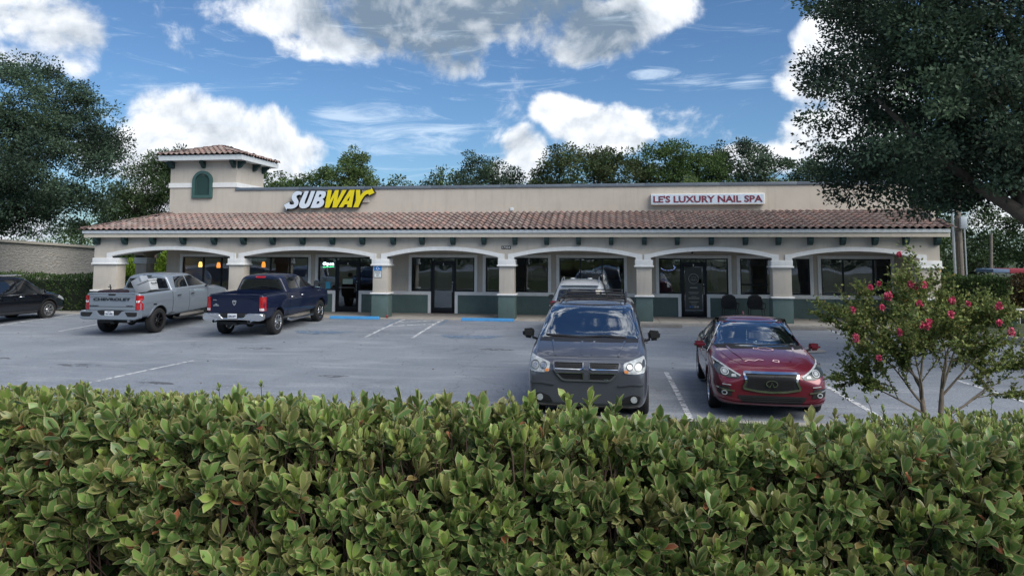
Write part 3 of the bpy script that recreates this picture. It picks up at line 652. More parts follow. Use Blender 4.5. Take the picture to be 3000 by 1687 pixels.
def slope_tiles(p00, ex, up, width, length, clipf=None):
    """p00 eave origin, ex unit along the eave, up unit up-slope. yields matrix list"""
    ex = Vector(ex); up = Vector(up); nrm = ex.cross(up).normalized(); out = []; rows = int(length/.365)+1; wd = .262
    for r_ in range(rows):
        for c in range(int(width/wd)+1):
            x = (c+.5)*wd; y = r_*.365-.03
            if clipf and not clipf(x, y): continue
            o = Vector(p00)+ex*x+up*y+nrm*(.012+.006*random.random())
            a = random.gauss(0, .012); e2 = (ex+up*a).normalized(); u2 = nrm.cross(e2)
            out.append((Matrix(((e2.x, u2.x, nrm.x, o.x), (e2.y, u2.y, nrm.y, o.y), (e2.z, u2.z, nrm.z, o.z), (0, 0, 0, 1))), tile_col(o.x, r_)))
    return out
ztop, ye2 = 4.27, YB-.02
sl = math.hypot(ye2-YE, ztop-3.49); up_f = Vector((0, ye2-YE, ztop-3.49)).normalized()
hipx = 2.2
front = slope_tiles((XL-.05, YE-.05, 3.49), (1, 0, 0), up_f, XR-XL+.1, sl, lambda x, y: x > .02+(hipx*y/sl))
upl = Vector((hipx, 0, ztop-3.49)).normalized(); sll = math.hypot(hipx, ztop-3.49)
left = slope_tiles((XL-.05, 37, 3.49), (0, -1, 0), upl, 37-YE, sll, lambda x, y: x < 37-YE-.02-(ye2-YE)*y/sll)
def slab(name, pts, m, th=.03, parent=BP):
    bm = bmesh.new(); f = bm.faces.new([bm.verts.new(p) for p in pts]); bmesh.ops.solidify(bm, geom=[f], thickness=th); bmesh.ops.recalc_face_normals(bm, faces=bm.faces[:])
    o = build(name, bm, m); o.parent = parent
    if parent is BP: o.matrix_parent_inverse = Matrix.Translation(-off)
    return o
UNDER = mat('roof_felt', (.06, .045, .04), .9)
slab('roof', [(XL, YE, 3.49), (XR, YE, 3.49), (XR, ye2, ztop), (XL+hipx, ye2, ztop)], UNDER); slab('roof', [(XL, 37, 3.49), (XL, YE, 3.49), (XL+hipx, ye2, ztop), (XL+hipx, 37, ztop)], UNDER)
C0 = Vector((0, 0, CAMZ))
front.sort(key=lambda t: (t[0].translation-C0).length)
vis = [t for t in front if t[0].translation.x < 8.4]; rest = [t for t in front if t[0].translation.x >= 8.4]+left
objs, rest = vis[:300], vis[300:]+rest
tmesh = []
for c in TCOL:
    for s in (.85, 1.08):
        me = bpy.data.meshes.new('roof_tile'); me.from_pydata([tuple(v) for v in TV], [], [tuple(int(i) for i in f) for f in TF]); me.polygons.foreach_set('use_smooth', [True]*len(me.polygons))
        at = me.color_attributes.new('col', 'FLOAT_COLOR', 'POINT'); at.data.foreach_set('color', np.tile([c[0]*s, c[1]*s, c[2]*s, 1], (len(TV), 1)).astype(np.float32).ravel()); me.materials.append(TILEM); tmesh.append(me)
for mtx, c in objs:
    o = bpy.data.objects.new('roof_tile', tmesh[rng.integers(len(tmesh))]); col.objects.link(o); o.parent = BP; o.matrix_parent_inverse = Matrix.Translation(-off); o.matrix_basis = mtx
def merge_tiles(name, lst, parent=BP):
    Vs, Fs, Cs = [], [], []
    for i, (mtx, c) in enumerate(lst):
        A = np.array(mtx); Vs.append(TV@A[:3, :3].T+A[:3, 3]); Fs.append(TF+i*len(TV)); Cs.append(np.tile(c, (len(TV), 1)))
    o = npmesh(name, np.concatenate(Vs), np.concatenate(Fs), np.concatenate(Cs), TILEM, sm=True); o.parent = parent
    if parent is BP: o.matrix_parent_inverse = Matrix.Translation(-off)
    o['kind'] = 'stuff'; return o
merge_tiles('roof_tiles', rest)
# hip ridge caps
def caps(name, a, b, n, parent=BP, r_=.10):
    a, b = Vector(a), Vector(b); d = (b-a).normalized(); s = d.cross(Vector((0, 0, 1))).normalized(); u = s.cross(d); L = (b-a).length/n
    for i in range(n):
        bm = bmesh.new(); rr = []
        for (t, rad) in ((-.03, r_), (L+.03, r_*.82)):
            p = a+d*(i*L+t)+u*(.035 if t < 0 else .015); rr.append([bm.verts.new(p+s*rad*math.cos(q)+u*rad*.8*math.sin(q)) for q in np.linspace(0, math.pi, 8)])
        for k_ in range(7): bm.faces.new((rr[0][k_], rr[0][k_+1], rr[1][k_+1], rr[1][k_]))
        r2 = bmesh.ops.solidify(bm, geom=bm.faces[:], thickness=.012); me = bpy.data.meshes.new(name); bm.to_mesh(me); bm.free(); smooth(me)
        c = tile_col(i, 2)*1.05; at = me.color_attributes.new('col', 'FLOAT_COLOR', 'POINT'); at.data.foreach_set('color', np.tile([*c, 1], (len(me.vertices), 1)).astype(np.float32).ravel())
        o = link(name, me, TILEM); o.parent = parent
        if parent is BP: o.matrix_parent_inverse = Matrix.Translation(-off)
caps('ridge_cap', (XL-.02, YE-.02, 3.54), (XL+hipx, ye2, ztop+.06), 9); caps('ridge_cap', (XR+.0, YE-.02, 3.54), (XR+.0, ye2, ztop+.06), 8)
BB('rake_board', XR-.03, XR+.02, YE+.06, ye2, 3.2, 3.48, FASC)
bm = bmesh.new(); prism(bm, [(YE+.05, 3.48), (ye2, 3.48), (ye2, ztop)], XR-.06, XR-.03, 'yz'); bb('gable_end', bm, BEIGE)
# tower roof
cx, cy, zp, ze = (TX0+TX1)/2, (TY0+TY1)/2, 7.56, 6.95
hw, hd = (TX1-TX0)/2, (TY1-TY0)/2
for q in ([(TX0, TY0), (TX1, TY0)], [(TX1, TY0), (TX1, TY1)], [(TX1, TY1), (TX0, TY1)], [(TX0, TY1), (TX0, TY0)]):
    slab('tower_roof', [(q[0][0], q[0][1], ze), (q[1][0], q[1][1], ze), (cx, cy, zp-.03)], UNDER, parent=tw)
tt = []
for (p0, ex, dist, width) in (((TX0-.05, TY0-.05, ze+.01), (1, 0, 0), hd, 2*hw+.1), ((TX1+.05, TY0-.05, ze+.01), (0, 1, 0), hw, 2*hd+.1), ((TX1+.05, TY1+.05, ze+.01), (-1, 0, 0), hd, 2*hw+.1), ((TX0-.05, TY1+.05, ze+.01), (0, -1, 0), hw, 2*hd+.1)):
    inw = Vector((-ex[1], ex[0], 0)); L = math.hypot(dist, zp-ze); upv = (inw*dist+Vector((0, 0, zp-ze))).normalized()
    tt += slope_tiles(p0, ex, upv, width, L, lambda x, y, w_=width, L_=L: w_/2*y/L_+.03 < x < w_-w_/2*y/L_-.03)
merge_tiles('tower_roof_tiles', tt, tw)
for a in ((TX0, TY0), (TX1, TY0), (TX1, TY1), (TX0, TY1)): caps('ridge_cap', (a[0], a[1], ze+.06), (cx, cy, zp+.05), 7, tw)

# ================================================================== SIGNS
def curve_shape(name, loops, ext, mats, parent, ofs=0):
    cu = bpy.data.curves.new('c', 'CURVE'); cu.dimensions = '2D'; cu.fill_mode = 'BOTH'; cu.extrude = ext; cu.offset = ofs
    for lp in loops:
        s = cu.splines.new('POLY'); s.points.add(len(lp)-1); s.use_cyclic_u = True
        for p, q in zip(s.points, lp): p.co = (q[0], q[1], 0, 1)
    o = bpy.data.objects.new('c', cu); col.objects.link(o); bpy.context.view_layer.update()
    me = bpy.data.meshes.new_from_object(o.evaluated_get(bpy.context.evaluated_depsgraph_get())); bpy.data.objects.remove(o); me.name = name
    me.materials.clear()
    for m in mats: me.materials.append(m)
    for p in me.polygons: p.material_index = 0 if p.normal.z > .7 else len(mats)-1
    o = bpy.data.objects.new(name, me); col.objects.link(o); o.parent = parent; return o
def chaikin(lp, keep=()):
    out = []; n = len(lp)
    for i in range(n):
        a, b, c = Vector(lp[i-1]), Vector(lp[i]), Vector(lp[(i+1) % n])
        if (b-a).angle(c-b) > R(50): out.append(tuple(b))
        else: out += [tuple(b.lerp(a, .25)), tuple(b.lerp(c, .25))]
    return out
PALE = mat('sign_face_pale', (.62, .70, .80), .4); YEL = mat('sign_face_yellow', (.72, .60, .012), .4, var=.06); BLK = mat('sign_return_black', (.01, .01, .013), .5)
ss = empty('wall_sign', (-12.3, YB-.02, 4.95)); tag(ss, 'channel letter sign reading SUBWAY in white and yellow with two arrows', 'sign')
LT = {'S': ([[(575, 295), (520, 265), (440, 258), (370, 290), (320, 350), (303, 420), (318, 480), (362, 530), (378, 575), (350, 602), (300, 605), (262, 590), (255, 535), (112, 605), (185, 738), (205, 698), (300, 708), (390, 690), (460, 632), (490, 560), (478, 490), (434, 430), (430, 385), (470, 356), (520, 350), (542, 372)]], 0),
      'U': ([[(640, 262), (740, 262), (640, 540), (640, 575), (660, 590), (690, 575), (800, 262), (902, 262), (800, 560), (760, 640), (690, 690), (600, 702), (530, 682), (500, 630), (508, 560)]], 0),
      'B': ([[(945, 262), (1110, 262), (1165, 290), (1174, 350), (1145, 425), (1090, 465), (1130, 510), (1134, 570), (1095, 640), (1025, 680), (960, 690), (790, 690)], [(1012, 350), (990, 420), (1035, 415), (1062, 385), (1058, 352)], [(965, 522), (935, 592), (985, 588), (1018, 555), (1012, 522)]], 0),
      'W': ([[(1220, 245), (1320, 245), (1278, 500), (1405, 245), (1495, 245), (1458, 500), (1590, 245), (1690, 245), (1452, 682), (1340, 682), (1378, 430), (1262, 686), (1150, 686)]], 1),
      'A': ([[(1765, 245), (1890, 245), (1825, 677), (1708, 677), (1718, 604), (1652, 604), (1608, 677), (1500, 677)], [(1775, 395), (1698, 518), (1752, 518)]], 1),
      'Y': ([[(1920, 245), (2025, 245), (2032, 390), (2100, 305), (2180, 258), (2290, 238), (2305, 192), (2382, 322), (2248, 384), (2232, 342), (2170, 362), (2110, 430), (2060, 510), (1985, 680), (1862, 680), (1925, 510)]], 1)}
for ch, (lps, y_) in LT.items():
    L2 = []
    for lp in lps:
        q = [(-14.42+(u-112)*.001842+12.3, 5.42-(v-192)*.00176-4.95) for u, v in lp]
        L2.append(chaikin(chaikin(q)) if ch in 'SUB' else q)
    o = curve_shape('letter', L2, .012, [YEL if y_ else PALE, BLK], ss); o.rotation_euler = (R(90), 0, 0); o.location = (0, -.225, 0)
    o2 = curve_shape('letter_return', L2, .10, [BLK], o, ofs=.016); o2.location = (0, 0, -.105)
bm = bmesh.new(); box(bm, -1.9, 1.75, -.06, .02, -.17, .12, .01); build('sign_raceway', bm, BEIGE, ss)
ns = empty('wall_sign', (3.93, YB-.12, 4.81)); tag(ns, "white box sign with worn dark red letters reading LE'S LUXURY NAIL SPA", 'sign')
ns.rotation_euler = (0, 0, 0)
B('sign_box', -2.27, 2.27, -.1, .12, -.225, .225, WHITEP, ns, .012)
B('sign_face', -2.235, 2.235, -.106, -.1, -.19, .19, mat('sign_panel_pale_blue', (.55, .66, .78), .35, var=.1, dirt=((.75, .78, .82), .5, (6, 6, 3))), ns)
text('lettering', "LE'S LUXURY NAIL SPA", mat('worn_red_letter', (.16, .018, .04), .5, dirt=((.42, .38, .45), .7, (14, 14, 14))), ns, (0, -.108, 0), (R(90), 0, 0), .4, .008, bold=.012, width=4.36, height=.29)
# house number, disabled parking sign
hn = B('house_number_plate', -.19, .19, -.012, 0, -.065, .065, mat('number_plate_black', (.015, .012, .012), .5)); hn.location = (-4.1, YF-.002, 2.80); tag(hn, 'small dark plate with the number 17304 over the middle pillar', 'number plate')
text('digits', '17304', WHITEP, hn, (0, -.013, 0), (R(90), 0, 0), .1, .001, bold=.001, width=.32, height=.085)
hs = empty('disabled_parking_sign', (-9.33, YF-.004, 1.82)); tag(hs, 'blue wheelchair sign above a white permit plate on the third pillar', 'sign')
B('blue_plate', -.155, .155, -.012, 0, .05, .30, mat('sign_blue', (.02, .22, .62), .4), hs, .004)
B('white_plate', -.165, .165, -.012, 0, -.235, .045, mat('plate_border', (.03, .05, .08), .4), hs, .004); B('plate_face', -.148, .148, -.015, -.012, -.22, .03, mat('plate_white', (.66, .70, .70), .5), hs)
bm = bmesh.new()
tube(bm, [(-.03, -.014, .25), (-.03, -.014, .17), (.03, -.014, .17), (.055, -.014, .10), (.08, -.014, .10)], .011, 6)
tube(bm, [(-.01+.055*math.cos(a), -.014, .135+.055*math.sin(a)) for a in np.linspace(R(110), R(340), 12)], .009, 6)
bmesh.ops.create_uvsphere(bm, u_segments=10, v_segments=6, radius=.016, matrix=Matrix.Translation((-.03, -.014, .27))); build('wheelchair_symbol', bm, WHITEP, hs, 60)
for i, s in enumerate(('PARKING BY', 'DISABLED', 'PERMIT', 'ONLY')): text('lettering', s, mat('sign_ink', (.02, .04, .06), .6) if i == 0 else bpy.data.materials['sign_ink'], hs, (0, -.016, -.005-i*.055), (R(90), 0, 0), .05, .0008, bold=.0015, width=.24 if i < 2 else .13, height=.034)
# open sign, glowing
og = empty('open_sign', (-12.43, YB+.12, 2.05)); tag(og, 'glowing white Open sign with green underline in the shop window', 'sign')
text('lettering', 'Open', mat('neon_white', (.9, .95, 1), .4, emit=(.85, .95, 1), es=3), og, (0, 0, .02), (R(90), 0, 0), .3, .01, bold=.006, width=.50, height=.17, shear=0)
bm = bmesh.new(); tube(bm, [(-.25, 0, -.115), (.0, 0, -.10), (.26, 0, -.085)], .012, 6); build('underline', bm, mat('neon_green', (.1, .9, .3), .4, emit=(.05, .8, .25), es=2), og)
B('sign_frame', -.3, .3, .015, .03, -.16, .16, BLACKPL, og)
# door graphics and notices
def notice(name, label, x, z, w_, h_, m, y=YB+.028, cat='notice'):
    o = B(name, -w_/2, w_/2, -.002, 0, -h_/2, h_/2, m); o.location = (x, y, z); return tag(o, label, cat)
notice('notice', 'pale green notice stuck across the middle of the sandwich shop door', -11.48, 1.32, .46, .22, mat('notice_green', (.34, .42, .36), .6))
notice('notice', 'small blue notice at the foot of the window left of the sandwich shop door', -12.38, 1.15, .22, .30, mat('notice_blue', (.06, .34, .52), .6))
notice('notice', 'small white notice taped inside the salon window left of its door', 2.32, 1.27, .10, .16, mat('notice_white', (.6, .6, .58), .6))
notice('notice', 'small white sticker on the right side of the salon door glass', 3.60, 1.45, .12, .16, bpy.data.materials['notice_white'])
SCR = mat('window_print_pale', (.42, .42, .38), .6)
dp = empty('door_poster', (3.34, YB+.026, 1.15)); tag(dp, 'dark panel with round floral emblem and salon details on the salon door', 'poster')
B('poster_sheet', -.33, .33, 0, .004, -.86, .86, mat('poster_dark', (.045, .05, .05), .35), dp)
bm = bmesh.new(); tube(bm, [(.2*math.cos(a), -.004, .40+.2*math.sin(a)) for a in np.linspace(0, 2*math.pi, 33)], .008, 5, False)
for k_ in range(7):
    a0 = k_*2*math.pi/7; tube(bm, [((.045+.05*math.sin(t/2)*1.0)*math.cos(a0+math.cos(t)*.35), -.004, .42+(.045+.05*math.sin(t/2))*math.sin(a0+math.cos(t)*.35)*.85) for t in np.linspace(0, 2*math.pi, 10)], .0045, 4, False)
tube(bm, [(-.15, -.004, .36), (-.06, -.004, .33), (.06, -.004, .33), (.15, -.004, .36)], .006, 4); build('emblem', bm, SCR, dp)
for z, wd in ((.02, .30), (-.16, .42), (-.21, .34), (-.33, .2), (-.38, .44), (-.42, .44), (-.54, .38), (-.58, .26), (-.66, .2)): B('print_line', -wd/2, wd/2, -.004, -.001, z, z+.014 if z != .02 else z+.03, SCR, dp)
for i in range(4): B('card_logo', -.19+i*.1, -.11+i*.1, -.004, -.001, -.78, -.71, [mat('logo_blue', (.08, .16, .4), .5), bpy.data.materials.get('logo_blue'), SCR, SCR][i] if i else mat('logo_blue', (.08, .16, .4), .5), dp)
nn = tag(text('door_number', '3', WHITEP, None, (3.34, YB+.005, 2.10), (R(90), 0, 0), .1, .001, bold=.002, width=.05, height=.085), 'white digit 3 on the dark salon door', 'number')
for x, s in ((-11.48, '1'), (-7.18, '2')): tag(text('door_number', s, WHITEP, None, (x, YB+.005, 2.10), (R(90), 0, 0), .1, .001, bold=.001, width=.04, height=.085), 'small white digit %s on the %s door' % (s, 'sandwich shop' if s == '1' else 'empty suite'), 'number')
ol = empty('led_sign', (2.33, YB+.1, 2.0)); tag(ol, 'oval ring of small blue lights in the salon window', 'sign')
bm = bmesh.new()
for a in np.linspace(R(190), R(400), 22): bmesh.ops.create_icosphere(bm, subdivisions=1, radius=.009, matrix=Matrix.Translation((.28*math.cos(a), 0, .12*math.sin(a))))
build('led_dots', bm, mat('led_blue', (.3, .4, .9), .4, emit=(.35, .45, 1), es=1.5), ol)
cmr = empty('security_camera', (3.3, YB-.06, 2.62)); tag(cmr, 'tiny dark security camera above the salon door', 'camera'); bm = bmesh.new(); bmesh.ops.create_uvsphere(bm, u_segments=12, v_segments=8, radius=.045); build('dome', bm, BLACKPL, cmr, 60); B('mount', -.03, .03, 0, .06, .0, .05, BLACKPL, cmr)
al = empty('alarm_box', (-4.2, YB, 4.45)); tag(al, 'tiny box fixed low on the parapet above the number plate', 'box'); B('housing', -.07, .07, -.06, 0, -.07, .07, FASC, al, .01); bm = bmesh.new(); tube(bm, [(0, -.02, -.07), (0, -.02, -.12)], .012, 6); build('conduit', bm, HANDLE, al)
# patio chairs by the salon
def chair(x, rz, label):
    t = empty('patio_chair', (x, 29.2, 0), rz); tag(t, label, 'chair', 'black wire patio chairs by the salon')
    bm = bmesh.new(); hoop = [(-.27, .18, .44), (-.30, .24, .62), (-.24, .27, .86), (-.12, .28, .95), (.12, .28, .95), (.24, .27, .86), (.30, .24, .62), (.27, .18, .44)]
    tube(bm, hoop, .013, 6)
    for i in range(-5, 6): tube(bm, [(i*.045, .2, .45), (i*.048, .27, .94-.012*abs(i))], .005, 4)
    for z in (.6, .75): tube(bm, [(-.27, .235, z), (0, .27, z), (.27, .235, z)], .005, 4)
    bk_ = build('backrest', bm, BLACKPL, t, 60)
    bm = bmesh.new(); prism(bm, [(-.26, .45), (-.285, .62), (-.23, .85), (-.11, .935), (.11, .935), (.23, .85), (.285, .62), (.26, .45)], .255, .262, 'xz'); build('mesh_panel', bm, BLACKPL, bk_)
    bm = bmesh.new(); box(bm, -.26, .26, -.26, .22, .42, .45, .012); build('seat', bm, BLACKPL, t, 40)
    for sx in (-1, 1):
        bm = bmesh.new(); tube(bm, [(sx*.3, .24, .62), (sx*.33, 0, .66), (sx*.31, -.24, .62), (sx*.28, -.26, .44)], .013, 6); build('armrest', bm, BLACKPL, t, 60)
        for sy in (-1, 1): bm = bmesh.new(); tube(bm, [(sx*.25, sy*.23, .43), (sx*.28, sy*.27, 0)], .012, 6); build('leg', bm, BLACKPL, t, 60)
chair(4.62, R(0), 'black wire patio chair nearer the salon door'); chair(5.62, R(0), 'black wire patio chair right beside the sixth pillar')

# ================================================================== VEHICLES
def paint(name, rgb, metal=.35, rough=.3):
    m = mat(name, rgb, rough, metal=metal, coat=1, var=.03, vscale=30); return m
def catmull_body(stations, lvl=2, flat_top=False, crease=.35, name='body'):
    bm = bmesh.new(); rings = []
    for (x, w_, zb, zs, zt, wr) in stations:
        h = zs-zb; k_ = min(1, max(.15, (zt-zs)/.35)); c = .02 if not flat_top else .0
        half = [(.72*w_, zb), (.95*w_, zb+.03), (w_, zb+.36*h), (w_*.998, zb+.76*h), (w_*.965, zs), ((.93*w_+wr)/2, zs+(zt-zs)*.5), (wr, zt-.07*k_), (wr*.86, zt-.006*k_), (wr*.45, zt+c)]
        ring = [(0, zb)]+half+[(0, zt+c*1.2)]+[(-a, b) for a, b in half[::-1]]
        rings.append([bm.verts.new((x, a, b)) for a, b in ring])
    n = len(rings[0]); cl = bm.edges.layers.float.new('crease_edge')
    for i in range(len(rings)-1):
        for k_ in range(n): bm.faces.new((rings[i][k_], rings[i][(k_+1) % n], rings[i+1][(k_+1) % n], rings[i+1][k_]))
    for r_, fl in ((rings[0], True), (rings[-1], False)):
        hn_ = n//2
        for i in range(hn_):
            a, b, c_, d = r_[i], r_[i+1], r_[(n-i-1) % n], r_[(n-i) % n]
            vs_ = [a, b, c_, d]; vs_ = list(dict.fromkeys(vs_))
            if len(vs_) >= 3:
                try: bm.faces.new(vs_)
                except ValueError: pass
    bmesh.ops.recalc_face_normals(bm, faces=bm.faces[:])
    for e in bm.edges:
        a, b = e.verts
        for r_ in rings: pass
    for i in range(len(rings)-1):
        for k_ in (5, n-5):
            e = bm.edges.get((rings[i][k_], rings[i+1][k_]))
            if e: e[cl] = crease
    me = bpy.data.meshes.new(name); bm.to_mesh(me); bm.free()
    o = bpy.data.objects.new('tmp', me); col.objects.link(o); md = o.modifiers.new('s', 'SUBSURF'); md.levels = lvl; md.render_levels = lvl
    return o
def apply(o):
    bpy.context.view_layer.update()
    me = bpy.data.meshes.new_from_object(o.evaluated_get(bpy.context.evaluated_depsgraph_get())); old = o.data; o.modifiers.clear(); o.data = me; return o
def bvh_of(o):
    bm = bmesh.new(); bm.from_mesh(o.data); t = BVHTree.FromBMesh(bm); bm.free(); return t
def cut(o, cutter):
    md = o.modifiers.new('b', 'BOOLEAN'); md.operation = 'DIFFERENCE'; md.solver = 'EXACT'; md.object = cutter; apply(o); bpy.data.objects.remove(cutter); return o
def tmpobj(bm):
    me = bpy.data.meshes.new('c'); bmesh.ops.recalc_face_normals(bm, faces=bm.faces[:]); bm.to_mesh(me); bm.free(); o = bpy.data.objects.new('c', me); col.objects.link(o); return o
ZOFF = [0.]
AX = {'+x': (Vector((-1, 0, 0)), lambda a, b: Vector((6, a, b+ZOFF[0]))), '-x': (Vector((1, 0, 0)), lambda a, b: Vector((-6, a, b))),
      '+y': (Vector((0, -1, 0)), lambda a, b: Vector((a, 3, b))), '-y': (Vector((0, 1, 0)), lambda a, b: Vector((a, -3, b))), '+z': (Vector((0, 0, -1)), lambda a, b: Vector((a, b, 4)))}
def hit(bv, ax, a, b, off_):
    d, f = AX[ax]; o = f(a, b); r_ = bv.ray_cast(o, d)
    if r_[0] is None:
        for i in range(1, 60):
            a2, b2 = (a*(1-.012*i), b-.008*i*(b > .6)+.004*i*(b <= .6)) if 'x' in ax else ((a, b-.012*i) if 'y' in ax else (a, b*(1-.015*i)))
            r_ = bv.ray_cast(f(a2, b2), d)
            if r_[0] is not None:
                p = r_[0]; q = f(a, b)
                if 'x' in ax: return Vector((p.x, a, q.z)), -d
                if 'y' in ax: return Vector((a, p.y, b)), -d
                return Vector((a, b, p.z)), -d
        return bv.find_nearest(o+d*3)[0], -d
    nn_ = r_[1]
    if nn_.dot(d) > 0: nn_ = -nn_
    return r_[0]+(nn_*.6-d*.4)*off_, nn_
def rnd(poly, r_=.03, n=4):
    out = []; m = len(poly)
    for i in range(m):
        a, b, c_ = Vector(poly[i-1]), Vector(poly[i]), Vector(poly[(i+1) % m]); la, lc = (a-b).length, (c_-b).length; t = min(r_, la*.45, lc*.45)
        p, q = b+(a-b)*(t/la), b+(c_-b)*(t/lc)
        for j in range(n+1):
            u = j/n; out.append(tuple(p*(1-u)**2+b*2*u*(1-u)+q*u*u))
    return out
def panel(name, bv, ax, poly, m, parent, off_=.006, th=.02, res=.09, r_=.03, maxd=None):
    if r_: poly = rnd(poly, r_)
    # densify outline
    P = []
    for i in range(len(poly)):
        a, b = Vector(poly[i]), Vector(poly[(i+1) % len(poly)]); k_ = max(1, int((b-a).length/res))
        for j in range(k_): P.append(a.lerp(b, j/k_))
    nb = len(P)
    xs = [p.x for p in P]; ys = [p.y for p in P]
    def inside(x, y):
        c_ = False; j = nb-1
        for i in range(nb):
            if (P[i].y > y) != (P[j].y > y) and x < (P[j].x-P[i].x)*(y-P[i].y)/(P[j].y-P[i].y)+P[i].x: c_ = not c_
            j = i
        return c_
    G_ = []; x = min(xs)+res/2
    while x < max(xs):
        y = min(ys)+res/2
        while y < max(ys):
            if inside(x, y) and min((Vector((x, y))-p).length for p in P) > res*.4: G_.append(Vector((x, y)))
            y += res
        x += res
    V2, _, F2, *_r = delaunay_2d_cdt(P+G_, [(i, (i+1) % nb) for i in range(nb)], [list(range(nb))], 1, 1e-6)
    H = [hit(bv, ax, v.x, v.y, off_)[0] for v in V2]
    if maxd is None and name in ('tail_lamp', 'headlight', 'tail_lamp_side', 'reverse_lamp'): maxd = .10 if name != 'headlight' else .5
    if maxd is not None:
        k0 = 0 if 'x' in ax else 1; sgn = -1 if ax[0] == '+' else 1; dm = min(h[k0]*sgn for h in H)
        for h in H:
            if h[k0]*sgn > dm+maxd: h[k0] = sgn*(dm+maxd)
    bm = bmesh.new(); vs_ = [bm.verts.new(h) for h in H]
    for f in F2:
        try: bm.faces.new([vs_[i] for i in f])
        except ValueError: pass
    bnd = [e for e in bm.edges if len(e.link_faces) == 1]; d = AX[ax][0]
    r2 = bmesh.ops.extrude_edge_only(bm, edges=bnd)
    for v in r2['geom']:
        if isinstance(v, bmesh.types.BMVert): v.co += d*th
    bmesh.ops.recalc_face_normals(bm, faces=bm.faces[:])
    fs = bm.faces[:]
    if sum((f.normal.dot(-d)*f.calc_area()) for f in fs) < 0: bmesh.ops.reverse_faces(bm, faces=fs)
    return build(name, bm, m, parent, 30)
def stroke(name, bv, ax, pts, wd, m, parent, off_=.008, closed=False, res=.06, th=.01):
    pts = [Vector(p) for p in pts]; 
    if closed: pts = pts+[pts[0]]
    P = []
    for i in range(len(pts)-1):
        k_ = max(1, int((pts[i+1]-pts[i]).length/res))
        for j in range(k_): P.append(pts[i].lerp(pts[i+1], j/k_))
    P.append(pts[-1]); bm = bmesh.new(); L, R_, n = [], [], len(P)
    for i, p in enumerate(P):
        a = P[i-1] if i else (P[-2] if closed else P[0]); b = P[i+1] if i < n-1 else (P[1] if closed else P[-1]); t = (b-a)
        t = t.normalized() if t.length > 1e-9 else Vector((1, 0)); s = Vector((-t.y, t.x))*wd/2
        L.append(bm.verts.new(hit(bv, ax, *(p+s), off_)[0])); R_.append(bm.verts.new(hit(bv, ax, *(p-s), off_)[0]))
    for i in range(n-1): bm.faces.new((L[i], L[i+1], R_[i+1], R_[i]))
    d = AX[ax][0]; r2 = bmesh.ops.extrude_edge_only(bm, edges=[e for e in bm.edges if len(e.link_faces) == 1])
    for v in r2['geom']:
        if isinstance(v, bmesh.types.BMVert): v.co += d*th
    bmesh.ops.recalc_face_normals(bm, faces=bm.faces[:])
    if sum(f.normal.dot(-d)*f.calc_area() for f in bm.faces) < 0: bmesh.ops.reverse_faces(bm, faces=bm.faces[:])
    return build(name, bm, m, parent, 30)
def mirror2(poly): return [(-a, b) for a, b in poly[::-1]]
SEAM = mat('panel_gap', (.006, .006, .007), .8)
DISC = mat('brake_disc', (.18, .18, .18), .4, metal=.9)
